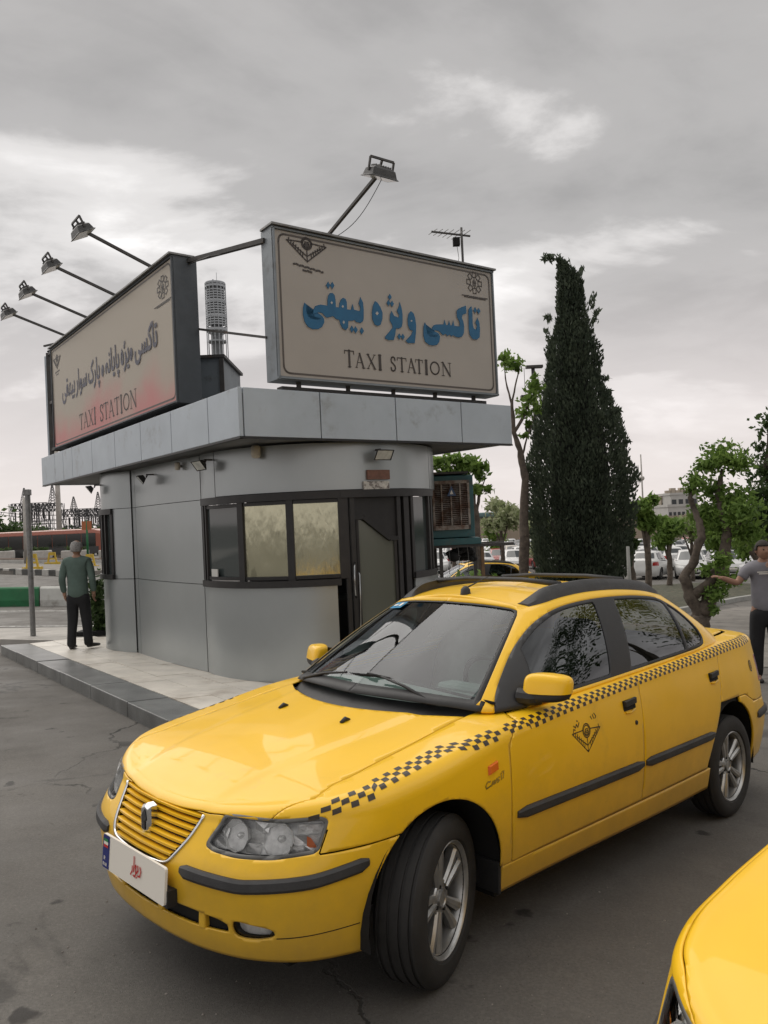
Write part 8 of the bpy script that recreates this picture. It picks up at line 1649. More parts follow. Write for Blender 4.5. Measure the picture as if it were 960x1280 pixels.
# leafy tree whose branches show above the cooler
B = (2.1, 17.0)
cs = []
for u, v, r in ((545, 578, 12), (565, 574, 12), (585, 578, 14), (600, 584, 12), (575, 590, 12), (597, 612, 10), (610, 612, 7), (588, 612, 8), (560, 590, 12), (600, 596, 8)):
    x, z = px(u, v, 17.0, B[0], gzf(*B)); cs.append(((x, 0, z), (r/56, r/56, r/56*.7)))
tree('leafy_tree', 'leafy tree showing over and beside the teal cooler', 'tree', B, [T2([(597, 790), (598, 700), (596, 650), (590, 610), (580, 585)], 17.0, B, [.10, .09, .07, .04, .02]), T2([(596, 640), (600, 615), (606, 600)], 17, B, [.04, .03, .01])], cs, 1500, .075, 'leaf', 9)
def round_tree(u, vtop, vbot, wpx, Y, label, lm, seed, name='small_tree', vb=None, n=1500, sz=.13, group='small trees round the car park'):
    bx, _ = px(u, 650, Y, 0, 0); B = (bx, Y); s = 960/Y; rn = random.Random(seed); cs = []; cy = (vtop+vbot)/2; hh = (vbot-vtop)/2
    for k in range(9):
        a = rn.uniform(0, 6.28); q = rn.uniform(.2, .75); uu = u+math.cos(a)*wpx/2*q; vv = cy+math.sin(a)*hh*q; x, z = px(uu, vv, Y, B[0], gzf(*B)); r = rn.uniform(.30, .45)*min(wpx/2, hh)*1.25/s; cs.append(((x, rn.uniform(-.5, .5)*wpx/2/s, z), (r, r, r*.85)))
    x0, z0 = px(u, cy, Y, B[0], gzf(*B))
    return tree(name, label, 'tree', B, [[((0, 0, -.1), .13), ((.05, 0, z0*.5), .10), ((x0, 0, z0), .05)], [((.03, 0, z0*.45), .06), ((x0-wpx*.2/s, 0, z0+.1), .02)], [((.03, 0, z0*.5), .06), ((x0+wpx*.22/s, 0, z0+.2), .02)]], cs, n, sz, lm, seed, group)
round_tree(806, 606, 668, 42, 26, 'bright green small tree just right of the cypress', 'leaf', 21, n=2600, sz=.11)
round_tree(833, 640, 688, 40, 33, 'low green tree above the two white cars', 'leaf', 22, n=1800)
round_tree(862, 640, 682, 60, 38, 'pale blossoming tree behind the crooked trunk', 'blossom', 23, n=2600, sz=.12)
round_tree(905, 630, 690, 60, 34, 'green tree behind the crooked tree crown', 'leaf', 24, n=2200)
round_tree(565, 628, 672, 66, 44, 'vivid green bushy tree behind the cooler', 'leaf', 25, n=2600, sz=.17)
round_tree(625, 618, 668, 62, 40, 'pale blossoming tree left of the cypress', 'blossom', 26, n=2600, sz=.14)
round_tree(675, 640, 700, 46, 36, 'pale leafy tree hidden behind the cypress edge', 'blossom', 27, n=1500, sz=.13)
round_tree(945, 655, 700, 60, 30, 'green tree low behind the man in grey', 'leaf', 28, n=2000, sz=.12)
round_tree(785, 655, 700, 30, 24, 'small dark shrub at the foot of the bright green tree', 'leaf_dark', 29, n=1200, sz=.09)
round_tree(620, 655, 690, 30, 62, 'small round green tree standing among the parked cars', 'leaf', 30, n=700, sz=.2)
round_tree(588, 660, 684, 20, 75, 'tiny dark bush among the distant parked cars', 'leaf_dark', 31, n=500, sz=.2)
# ivy-like sprigs near the cooler stand
B = (.62, 9.9)
t = empty('climbing_plant', (B[0], B[1], gzf(*B)), 0, 'leafy climbing plant in the gap beside the cooler legs', 'plant')
rn = np.random.default_rng(4); quads('leaves', leaves_mesh([((.0, .05, .65), (.14, .1, .18)), ((.12, .1, .45), (.16, .1, .15)), ((-.05, .05, .4), (.1, .1, .3))], 260, .055, rn), M['leaf'], t); m = MB(); m.tube([(0, 0, 0), (.03, .03, .4), (0, .05, .8)], .008, 5); m.build('stem', M['bark'], t)
B = (2.3, 15.2)
t = empty('shrub', (B[0], B[1], gzf(*B)), 0, 'low green shrub in front of the far taxi window', 'shrub')
quads('leaves', leaves_mesh([((-.3, 0, 1.0), (.35, .2, .22)), ((-.7, 0, 1.05), (.3, .2, .25)), ((.2, .0, .95), (.4, .2, .15))], 700, .07, rn), M['leaf'], t); m = MB(); m.tube([(0, 0, 0), (-.2, 0, .5), (-.4, 0, 1.0)], .02, 5); m.tube([(0, 0, 0), (.1, 0, .5), (.2, 0, .9)], .015, 5); m.build('stem', M['bark'], t)
# ---- cypress
def cypress():
    Y = 20.0; B = (5.15, Y); g0 = gzf(*B); t = empty('cypress', (B[0], B[1], g0), 0, 'tall dark narrow cypress with a ragged leaning tip', 'tree'); rn = np.random.default_rng(12)
    prof = [(322, 700, 3), (335, 707, 10), (352, 713, 16), (393, 715, 18), (420, 716, 26), (435, 716, 33), (477, 716, 35), (520, 722, 52), (560, 723, 61), (600, 725, 67), (650, 725, 65), (690, 726, 60), (730, 726, 52), (770, 726, 40)]
    P = []
    for v, u, hw in prof: x, z = px(u, v, Y, B[0], g0); P.append((z, x, hw/48.))
    P = np.array(P)[::-1]; n = 46000
    z = rn.uniform(P[0, 0], P[-1, 0], n*2); hw = np.interp(z, P[:, 0], P[:, 2]); keep = rn.uniform(0, 1, n*2) < (hw/hw.max())**.8; z = z[keep][:n]; hw = hw[keep][:n]; cx = np.interp(z, P[:, 0], P[:, 1]); n = len(z)
    th = rn.uniform(0, 2*np.pi, n); lob = 1+.05*np.sin(5*th+z*1.3)+.05*np.sin(9*th-z*2.1)+.05*np.sin(z*6+th*3); rr = hw*lob*rn.uniform(.35, 1, n)**.35*1.0
    p = np.stack([cx+rr*np.cos(th), rr*np.sin(th)*.95, z], 1)
    out = np.stack([np.cos(th), np.sin(th), np.zeros(n)], 1); a = out*.42+np.array([0, 0, 1.0])+rn.normal(size=(n, 3))*.28; a /= np.linalg.norm(a, axis=1)[:, None]
    b = np.cross(a, rn.normal(size=(n, 3))); b /= np.linalg.norm(b, axis=1)[:, None]; L_ = rn.uniform(.05, .14, (n, 1)); w = L_*rn.uniform(.16, .3, (n, 1))
    V = np.stack([p-a*L_*.5, p+b*w-a*L_*.05, p+a*L_*.6, p-b*w-a*L_*.05], 1).reshape(-1, 3)
    # stray wisps
    W_ = []
    for (u, v, du, dv, k) in ((700, 322, -20, -2, 60), (690, 325, -10, -4, 30), (722, 345, 8, -12, 30), (738, 385, 6, -18, 40), (742, 400, 6, -14, 40), (688, 425, -6, -15, 30), (748, 470, 12, 4, 40), (755, 500, 8, -14, 40), (768, 520, 8, -8, 40), (690, 400, -8, -6, 30), (775, 560, 10, -8, 30), (665, 540, -8, -8, 30), (790, 600, 6, -6, 30), (660, 590, -6, -8, 30), (708, 335, 0, -10, 40)):
        for i in range(k):
            q = rn.uniform(0, 1); x, zz = px(u+du*q+rn.normal()*2.2*(1-q*.5), v+dv*q+rn.normal()*2.2*(1-q*.5), Y, B[0], g0); c = np.array([x, rn.normal()*.1, zz]); a_ = np.array([du*.03, 0, -dv*.05+.3])+rn.normal(size=3)*.5; a_ /= np.linalg.norm(a_); b_ = np.cross(a_, rn.normal(size=3)); b_ /= np.linalg.norm(b_); l = rn.uniform(.06, .13); W_ += [c-a_*l, c+b_*l*.3, c+a_*l, c-b_*l*.3]
    quads('foliage', np.vstack([V, np.array(W_)]), M['cypress'], t)
    # dark inner mass of twigs so that the crown is dense but ragged
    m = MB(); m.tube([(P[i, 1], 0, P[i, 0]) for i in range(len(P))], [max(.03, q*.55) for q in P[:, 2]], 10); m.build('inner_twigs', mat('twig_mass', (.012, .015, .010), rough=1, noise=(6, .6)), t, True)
    m = MB(); m.tube([(0.05, 0, -.2), (.05, 0, 1.2)], [.2, .16], 9); m.build('trunk', M['bark'], t, True)
cypress()
# potted bush behind the man on the left
B = (-5.55, 14.4); t = empty('bush', (B[0], B[1], gzf(*B)+.1), 0, 'dark leafy bush in a low bed behind the standing man', 'bush')
quads('leaves', leaves_mesh([((.1, 0, .55), (.24, .2, .45)), ((.15, 0, .9), (.18, .2, .25)), ((.2, 0, .25), (.3, .2, .25))], 900, .06, rn), M['leaf_dark'], t); m = MB(); m.tube([(.1, 0, 0), (.12, 0, .8)], .02, 6); m.build('stem', M['bark'], t); m = MB(); m.box((-.25, -.2, -.1), (.5, .3, .10)); m.build('planter', M['under'], t)

# ------------------------------------------------------------------ left background
post_b = (-6.62, 14.3)
t = empty('sign_post', (post_b[0], post_b[1], gzf(*post_b)+.10), 0, 'bare grey steel post standing on the pale pavement', 'post'); m = MB(); m.lathe([(.0, 2.72), (.045, 2.72), (.048, 2.70), (.048, 0), (.07, 0), (.07, -.02)], 16); m.build('tube', M['galv'], t, True, angle=R_(40)); m = MB(); m.box((-.055, -.055, 2.62), (.055, .055, 2.73)); m.build('cap', M['galv'], t, bevel=.01)
M['barrier_green'] = mat('barrier_green', (.012, .13, .045), rough=.6, noise=(2, .2), dirt=(3, (.06, .09, .05), .55, .8)); M['barrier_white'] = mat('barrier_white', (.50, .50, .47), rough=.7, noise=(2, .12), dirt=(3, (.25, .23, .2), .5, .8))
def barrier(x0, y0, x1, y1, mt, label, h=.62, w=.45, name='road_barrier', cat='barrier', group='painted concrete road barriers'):
    a = Vector((x0, y0)); b = Vector((x1, y1)); d = (b-a).normalized(); n = Vector((d.y, -d.x)); V = []; t = empty(name, (a.x, a.y, gzf(a.x, a.y)), 0, label, cat, group); g0 = gzf(a.x, a.y)
    for p in (a, b):
        for o_, z in ((w/2, 0), (w/2, h*.35), (w*.32, h*.92), (w*.2, h), (-w*.2, h), (-w*.32, h*.92), (-w/2, h*.35), (-w/2, 0)): q = p+n*o_-a; V.append((q.x, q.y, z+gzf(p.x, p.y)-g0-.02))
    m = MB(); m.add(V, [tuple(range(8)), tuple(range(8, 16))[::-1]]+[(i, (i+1) % 8, 8+(i+1) % 8, 8+i) for i in range(8)]); m.build('block', mt, t, bevel=.015); return t
barrier(-20.5, 22.0, -16.0, 22.6, M['barrier_white'], 'white concrete barrier block out at the far left end of the barrier row'); barrier(-15.97, 22.6, -10.95, 24.2, M['barrier_green'], 'green concrete road barrier at the left edge'); barrier(-10.9, 24.2, -7.6, 25.0, M['barrier_white'], 'white concrete road barrier right of the green one, behind the man')
t = barrier(-7.55, 25.0, -4.5, 25.6, M['barrier_green'], 'green concrete road barrier hidden behind the kiosk end')
M['kerb_white'] = mat('kerb_white', (.48, .47, .44), rough=.8, noise=(3, .15)); M['kerb_black'] = mat('kerb_dark', (.10, .10, .095), rough=.85, noise=(3, .3))
KA, KB = Vector((-30.0, 49.5)), Vector((-17.2, 44.0)); ring = empty('kerbed_island', (0, 0, 0), 0, 'traffic island edged with black and white painted kerb blocks', 'traffic island')
nb = 26
for k in range(nb):
    a = KA.lerp(KB, k/nb)+Vector((0, -1.3*math.sin(k/nb*math.pi/2))); b = KA.lerp(KB, (k+.96)/nb)+Vector((0, -1.3*math.sin((k+.96)/nb*math.pi/2))); d = (b-a).normalized(); n = Vector((-d.y, d.x))
    o = slab('kerb_block', ccw([tuple(a), tuple(b), tuple(b+n*.3), tuple(a+n*.3)]), -.02, .34, M['kerb_white'] if k % 2 else M['kerb_black'], ring, None, .03)
o = slab('island_top', ccw([tuple(KA+Vector((0, .3))), (-22, 44.9), tuple(KB+Vector((0, .3))), (-16, 52), (-30, 58)]), .0, .22, M['pave'], ring)
sheet('road_line', ccw([(-60, 64.0), (-14, 62.5), (-14, 62.9), (-60, 64.5)]), .01, M['line'])
M['verge_brown'] = mat('planted_verge', (.13, .085, .06), rough=.95, noise=(2, .4), bump=(10, .6))
slab('planted_verge', ccw([(-70, 67), (-15, 64.5), (-13, 71), (-70, 74)]), -.1, .35, M['verge_brown'], None, 'structure'); slab('median_kerb', ccw([(-70, 66.2), (-14, 63.8), (-14, 64.3), (-70, 66.8)]), 0, .30, M['kerb_white'], None, 'structure')
M['cone_yellow'] = mat('yellow_block', (.55, .38, .04), rough=.6, noise=(5, .2))
for (u, Y, lb) in ((40, 46, 'yellow portable barrier stand left of the yellow bollard pair'), (65, 60, 'small yellow barrier stand on the far side of the island'), (112, 52, 'yellow barrier stand beside the man, near the kiosk edge')):
    x, _ = px(u, 690, Y, 0, 0); t = empty('barrier_stand', (x, Y, gzf(x, Y)+(.2 if Y < 50 else 0)), 0, lb, 'barrier'); m = MB(); m.prism([(-.55, -.2), (.55, -.2), (.55, .2), (-.55, .2)], 0, .2); m.bar((-.35, 0, .1), (-.2, 0, .95), .13, .1); m.bar((.35, 0, .1), (.2, 0, .95), .13, .1); m.bar((-.25, 0, .85), (.25, 0, .85), .1, .25); m.bar((-.3, 0, .45), (.3, 0, .45), .1, .12); m.build('frame', M['cone_yellow'], t)
# white flower tubs in front of the bus
for k in range(7):
    x = -36+k*3.5; y = 72.0; t = empty('planter', (x, y, gzf(x, y)+.3), 0, ('pale low planter in front of the bus, %s from the left' % ('first', 'second', 'third', 'fourth', 'fifth', 'sixth', 'seventh')[k]), 'planter', 'pale planters in front of the bus'); m = MB(); m.prism([(-1.3, -.4), (1.3, -.4), (1.1, .4), (-1.1, .4)], 0, .75); m.build('tub', M['kerb_white'], t, bevel=.08)
    quads('plants', leaves_mesh([((-.5, 0, .85), (.5, .3, .25)), ((.5, 0, .85), (.5, .3, .2))], 120, .16, rn), M['leaf_dark'], t)
# articulated bus
bx_, by_ = -46.0, 78.0
bus = empty('bus', (bx_, by_, gzf(-38, 78)), R_(0), 'long red and pale roofed city bus parked beyond the planters', 'bus')
M['bus_red'] = mat('bus_red', (.30, .085, .05), rough=.4, coat=.4, noise=(1, .1)); M['bus_roof'] = mat('bus_roof', (.50, .30, .25), rough=.5, noise=(.6, .25)); M['bus_glass'] = film('bus_glass', (.02, .022, .022), 0, .08, False)
m = MB(); Lb = 17.5
prof = [(0, .5), (0, 2.55), (.15, 2.85), (.6, 2.95), (2.0, 2.95), (2.35, 2.85), (2.5, 2.55), (2.5, .5)]
def section(x, s=1.0, dz=0): return [(x, y, .5+(z-.5)*s+dz) for y, z in prof]
secs = [section(0), section(Lb-1.2), section(Lb-.5, .95), section(Lb, .72)]; V = [q for s_ in secs for q in s_]; F = []
for i in range(3):
    for j in range(7): F.append((i*8+j, i*8+j+1, (i+1)*8+j+1, (i+1)*8+j))
F += [tuple(range(8)), tuple(24+j for j in range(8))]; m.add(V, F); m.build('bus_body', M['bus_red'], bus, bevel=.05)
m = MB(); m.add([(x, y, z+.02) for x in (0, Lb-1.1) for y, z in prof[2:6]], [(0, 1, 5, 4), (1, 2, 6, 5), (2, 3, 7, 6)]); m.build('bus_roof_panel', M['bus_roof'], bus, fix=False)
for k in range(11):
    m = MB(); x = .4+k*1.48; m.box((x, -.03, 1.15), (x+1.42, .0, 2.5)); m.build('bus_window', M['bus_glass'], bus)
m = MB(); m.box((0, -.02, .45), (Lb-.6, .0, 1.15)); m.build('bus_skirt', mat('bus_skirt', (.05, .05, .05), rough=.5), bus)
for x in (2.5, 8.6, 13.8): m = MB(); m.lathe([(0, -.14), (.3, -.14), (.5, -.12), (.5, .12), (0, .12)], 20, c=(x, .1, .5), axis='y'); m.build('wheel', M['rubber'], bus, True)
# far shrub belt on the left
for k, (u, Y, w, h, lm) in enumerate(((12, 105, 9, 5.0, 'leaf_dark'), (-10, 98, 9, 6.0, 'leaf_dark'), (36, 112, 6, 2.6, 'leaf_dark'), (58, 108, 7, 3.9, 'leaf_dark'), (47, 102, 8, 2.6, 'shrub_red'), (80, 110, 6, 2.6, 'shrub_red'), (92, 116, 8, 3.4, 'leaf_dark'), (108, 114, 8, 3.6, 'leaf_dark'), (124, 112, 8, 3.8, 'leaf_dark'), (140, 112, 9, 4, 'leaf_dark'), (25, 110, 6, 2.3, 'shrub_red'))):
    x, _ = px(u, 660, Y, 0, 0); t = empty('far_shrub', (x, Y, gzf(x, Y)), 0, ('reddish ' if lm == 'shrub_red' else 'dark green ')+['tree mass at the far left under the gantry', 'tree mass cut by the left edge', 'low bush under the gantry', 'rounded bush right of the steel post', 'shrub just above the bus roof', 'shrub right of the thick lamp pole', 'bush left of the small gantry', 'bush under the small gantry', 'bush beside the kiosk corner', 'bush hidden by the kiosk corner', 'low shrub left of the steel post'][k], 'shrub', 'shrubs beyond the bus')
    quads('foliage', leaves_mesh([((-w*.25, 0, h*.55), (w*.35, 1.5, h*.45)), ((w*.25, 0, h*.5), (w*.35, 1.5, h*.42)), ((0, 0, h*.7), (w*.28, 1.5, h*.3))], 900, .38, rn), M[lm], t); m = MB(); m.tube([(0, 0, 0), (0, 0, h*.6)], .12, 5); m.build('trunk', M['bark'], t)
# switchyard gantries
M['lattice'] = mat('lattice_steel', (.085, .085, .088), rough=.7, metal=.2, noise=(3, .2))
def lattice_mast(m, x, y, z0, z1, w0, w1, r=.05, n=8):
    C4 = lambda z: [(x+a*w, y+b*w, z) for a, b in ((-1, -1), (1, -1), (1, 1), (-1, 1)) for w in [(w0+(w1-w0)*(z-z0)/(z1-z0))/2]]
    zs = [z0+(z1-z0)*k/n for k in range(n+1)]
    for k in range(n):
        A_, B_ = C4(zs[k]), C4(zs[k+1])
        for i in range(4): m.bar(A_[i], B_[i], r*1.4); m.bar(A_[i], B_[(i+1) % 4], r); m.bar(A_[i], A_[(i+1) % 4], r)
def gantry(label, us, Y, vtop, vbot, masts, seed):
    x0, z0 = px(us[0], vbot, Y, 0, 0); x1, _ = px(us[1], vbot, Y, 0, 0); _, zt = px((us[0]+us[1])/2, vtop, Y, 0, 0); t = empty('switchyard_gantry', (x0, Y, gzf(x0, Y)), 0, label, 'gantry', 'steel gantries of the switchyard'); g0 = gzf(x0, Y)
    rn_ = random.Random(seed); L_ = x1-x0; top = zt-g0; m = MB()
    for dy in (0, 6): 
        n = 9
        for k in range(n):
            a, b = L_*k/n, L_*(k+1)/n
            for dz in (0, -1.3): m.bar((a, dy, top+dz), (b, dy, top+dz), .11)
            m.bar((a, dy, top), (b, dy, top-1.3), .10); m.bar((b, dy, top), (a, dy, top-1.3), .10); m.bar((a, dy, top), (a, dy, top-1.3), .10)
        for dz in (-3.0, -3.5): m.bar((0, dy, top+dz), (L_, dy, top+dz), .10)
    m.build('cross_beam', M['lattice'], t)
    for k in range(4):
        for dy in (0, 6):
            m = MB(); x = L_*k/3; lattice_mast(m, x, dy, 0, top, .9, .6, .045, 6); m.build('column', M['lattice'], t)
    for k in range(12):
        m = MB(); x = L_*(k+.5)/12+rn_.uniform(-.2, .2); m.tube([(x, 1, top-1.4), (x, 1, top-2.6-rn_.random())], .11, 6); m.build('insulator', M['rusty'], t)
    for u, v in masts:
        x, z = px(u, v, Y, 0, 0); m = MB(); lattice_mast(m, x-x0, 3, top-.5, z-g0, 1.2, .12, .05, 8); m.build('lightning_mast', M['lattice'], t)
    return t
gantry('larger switchyard gantry with two lattice spikes above the bus', (16, 60), 128, 629, 668, ((19, 609), (55, 604)), 1)
gantry('smaller switchyard gantry with a lattice spike just left of the kiosk', (81, 124), 136, 636, 668, ((83, 620), (114, 614)), 2)
m = MB()
for k, (v0, v1) in enumerate(((637, 643), (640, 648), (654, 655))):
    x0, z0 = px(-20, v0, 132, 0, 0); x1, z1 = px(140, v1-6+k*2, 132, 0, 0); pts = [(x0+(x1-x0)*q/10, 131+k, z0+(z1-z0)*q/10-1.0*math.sin(math.pi*q/10)) for q in range(11)]; m.tube(pts, .05, 4)
tag(m.build('power_lines', M['lattice'], None), 'thin power lines strung between the switchyard gantries', 'power line')
def pole(u, v0, v1, Y, r, label, name='lamp_pole', cat='pole', mt='galv', head=None, lift=0):
    x, zt = px(u, v0, Y, 0, 0); t = empty(name, (x, Y, gzf(x, Y)), 0, label, cat); g0 = gzf(x, Y); m = MB(); m.tube([(0, 0, 0), (0, 0, zt-g0)], [r*1.25, r*.8], 10); m.build('shaft', M[mt], t, True)
    if head: head(t, zt-g0)
    return t
pole(69.5, 560, 668, 90, .28, 'thick pale pole behind the kiosk canopy end, left of the wall', mt='concrete')
pole(30, 622, 700, 62, .16, 'thin pale pole behind the bare steel post', mt='concrete')
def sgn(t, z): m = MB(); m.box((-.45, -.06, z-.9), (.45, 0, z-.1)); m.build('sign_board', mat('orange_board', (.38, .13, .05), rough=.6), t)
pole(108, 650, 700, 70, .09, 'green pole carrying a small orange board', name='road_sign', cat='sign', mt='barrier_green', head=sgn)
def lamp_head(t, z):
    m = MB(); m.box((-.22, -.1, z-.02), (.30, .1, z+.06)); m.box((-.42, -.1, z-.95), (-.04, .1, z-.86)); m.bar((0, 0, z-.9), (-.1, 0, z-.9), .05); m.build('lamp_head', M['rusty'], t); m = MB(); m.tube([(-.28, 0, z), (-.28, 0, z-.9)], .008, 4); m.build('cable', M['under'], t)
pole(666.5, 459, 700, 24, .07, 'slim lamp pole with two small heads left of the cypress', head=lamp_head, mt='rusty')
def mast_head(t, z): m = MB(); m.lathe([(0, .5), (.5, .35), (.6, 0), (.4, -.4), (0, -.5)], 10, c=(0, 0, z-5)); m.build('mast_ball', M['concrete'], t, True)
pole(801, 568, 640, 160, .16, 'slender far mast with a round top knob', name='mast', cat='mast', mt='concrete', head=mast_head)
pole(784.5, 683, 745, 17.5, .045, 'short pale post right of the cypress foot', name='short_post', cat='post', mt='kerb')
# cylindrical telecom tower behind the signs
def tower():
    Y = 260.0; u0, v1 = 267, 355; x, zt = px(268, 353, Y, 0, 0); x2, zb = px(271, 450, Y, 0, 0); s = 960/Y; g0 = gzf(x, Y); t = empty('telecom_tower', (x, Y, g0), 0, 'round lattice tower ringed with louvres, rising between the roof signs', 'tower'); R0 = 12.6/s; top = zt-g0; drum = 56/s
    M['tower'] = mat('tower_steel', (.38, .40, .42), rough=.6, metal=.2, noise=(.2, .15))
    for k in range(16):
        a = 2*math.pi*k/16; m = MB(); m.tube([(R0*1.05*math.cos(a), R0*1.05*math.sin(a), 0), (R0*math.cos(a), R0*math.sin(a), top-.3)], .16, 5); m.build('upright', M['tower'], t)
    for k in range(17):
        z = top-1.0-k*(drum-1)/17; m = MB(); hgt = .42 if k % 6 else .75
        if k in (1,): continue
        m.lathe([(R0*.99, z), (R0*1.02, z-.05), (R0*1.02, z-hgt), (R0*.99, z-hgt-.05)], 40); m.build('louvre_ring', M['tower'], t, True, angle=R_(40))
    m = MB(); m.lathe([(0, top+.5), (R0*.6, top+.35), (R0*1.0, top), (R0*1.03, top-.3), (R0*.98, top-.8)], 40); m.build('cap', M['tower'], t, True, angle=R_(40))
    m = MB(); m.lathe([(R0*.5, top-1), (R0*.5, 0)], 20); m.lathe([(R0*.8, top-1), (R0*.8, top-drum+1)], 24); m.build('core', mat('tower_core', (.18, .19, .20), rough=.7, noise=(.3, .3)), t, True)
    m = MB(); z = top-drum-.6; m.lathe([(R0*1.04, z), (R0*1.04, z-.8), (R0*.5, z-2.0), (R0*.5, z)], 32); m.lathe([(R0*.9, z-4), (R0*.92, z-4.5), (R0*.5, z-4.7)], 32); m.build('platform', M['tower'], t, True, angle=R_(40))
    m = MB(); m.tube([(.6, 0, top), (.6, 0, top+3.6)], .09, 5); m.box((-.9, -.2, top+.5), (-.4, .2, top+1.3)); m.build('aerial', M['tower'], t)
tower()
# ------------------------------------------------------------------ right background: wall, buildings
M['far_wall'] = mat('beige_wall', (.34, .28, .215), rough=.9, noise=(.3, .12)); M['far_white'] = mat('white_render', (.50, .485, .46), rough=.85, noise=(.3, .1)); M['far_beige'] = mat('beige_render', (.40, .345, .28), rough=.9, noise=(.3, .12)); M['far_glass'] = mat('far_window', (.04, .045, .05), rough=.2)
w0 = empty('boundary_wall', (4, 128, gzf(15, 128)), 0, 'long beige panelled wall at the back of the car park', 'wall')
for k in range(22):
    m = MB(); m.box((k*3.3, 0, -1), (k*3.3+3.2, .3, 3.6)); m.build('wall_panel', M['far_wall'], w0); m = MB(); m.box((k*3.3-.1, -.12, -1), (k*3.3+.14, .35, 3.75)); m.build('wall_pier', M['far_wall'], w0)
M['roof_teal'] = mat('teal_roof', (.10, .17, .17), rough=.6, noise=(.5, .15))
x, z = px(590, 640, 150, 0, 0); sh_ = empty('long_shed', (x, 150, gzf(x, 150)), 0, 'low shed with pale teal roof behind the cooler', 'shed'); g0 = gzf(x, 150); hz_ = z-g0
m = MB(); m.box((-12, 0, 0), (14, 12, hz_-1.2)); m.build('wall', M['far_beige'], sh_); m = MB(); m.prism([(-13, -1), (15, -1), (15, 13), (-13, 13)], hz_-1.2, hz_-.2); m.build('roof', M['roof_teal'], sh_, bevel=.3)
def building(u0, u1, v1, Y, label, mt, floors, cols, extra=None, dep=14):
    x0, z1 = px(u0, v1, Y, 0, 0); x1, _ = px(u1, v1, Y, 0, 0); g0 = gzf((x0+x1)/2, Y); t = empty('far_building', (x0, Y, g0), 0, label, 'building'); W = x1-x0; Hh = z1-g0
    m = MB(); m.box((0, 0, 0), (W, dep, Hh)); m.build('wall', mt, t); m = MB(); m.box((-.15, -.15, Hh), (W+.15, .25, Hh+.5)); m.box((-.15, .25, Hh), (.2, dep, Hh+.5)); m.box((W-.2, .25, Hh), (W+.15, dep, Hh+.5)); m.build('parapet', mt, t)
    fh = 3.3
    for f in range(floors):
        for c in range(cols):
            wx = W/cols*(c+.5); z = Hh-1.0-f*fh; m = MB(); m.box((wx-W/cols*.32, -.06, z-1.5), (wx+W/cols*.32, .02, z)); m.build('window', M['far_glass'], t)
    if extra: extra(t, W, Hh)
    return t
def rooftop(t, W, Hh):
    for k in range(6): m = MB(); x = W*(k+.5)/6; m.box((x-.6, 2, Hh), (x+.5, 3.2, Hh+1.1+.5*(k % 2))); m.build('rooftop_unit', M['far_beige'], t)
    m = MB(); m.bar((W*.55, 1, Hh+1.5), (W, 1, Hh+1.5), .1); m.bar((W*.55, 1, Hh), (W*.55, 1, Hh+1.5), .1); m.bar((W, 1, Hh), (W, 1, Hh+1.5), .1); m.bar((W*.78, 1, Hh), (W*.78, 1, Hh+1.5), .1); m.build('roof_railing', M['lattice'], t)
building(838, 872, 619, 170, 'white flat-roofed building with dark windows over the car park trees', M['far_white'], 4, 4, rooftop)
building(826, 841, 623, 175, 'beige block left of the white flat-roofed building', M['far_beige'], 3, 2)
building(872, 905, 634, 190, 'low beige building behind the crooked tree', M['far_beige'], 3, 4)
building(835, 862, 634, 150, 'low white annex in front of the white building', M['far_white'], 2, 5)
# far wooded strip closing the horizon
rn = np.random.default_rng(77)
cl_ = []
for k in range(150):
    a = math.radians(-62+124*k/149); d = 185+rn.uniform(-15, 25); x, y = d*math.sin(a), d*math.cos(a); hgt = rn.uniform(3.0, 5.6); cl_.append(((x, y, gzf(x, y)+hgt*.5), (rn.uniform(3.5, 6), 3, hgt*.55)))
quads('far_tree_belt', leaves_mesh(cl_, 26000, .8, rn), M['leaf_dark'], None, 'stuff')
# trees on our side of the road, behind the photographer: seen only as reflections in the taxi's side glass
for i, (x, y, s, lb) in enumerate(((12.5, 7.6, 1.75, 'spreading street tree right of the taxi, out of frame'), (10.2, 3.4, 1.5, 'second street tree right of the photographer, out of frame'))):
    rr_ = random.Random(40+i); cs = [((rr_.uniform(-1.8, 1.8)*s, rr_.uniform(-1.8, 1.8)*s, (3.0+rr_.uniform(-.8, 1.6))*s), (1.0*s, 1.0*s, .7*s)) for _ in range(9)]
    tree('street_tree', lb, 'tree', (x, y), [[((0, 0, -.1), .18*s), ((.1, 0, 1.4*s), .14*s), ((0, .1, 3*s), .06)], [((.1, 0, 1.4*s), .08), ((1.2*s, .5, 2.8*s), .03)], [((.1, 0, 1.5*s), .08), ((-1.2*s, -.5, 2.9*s), .03)]], cs, 6000, .10, 'leaf_dark', 50+i, 'street trees behind the photographer')

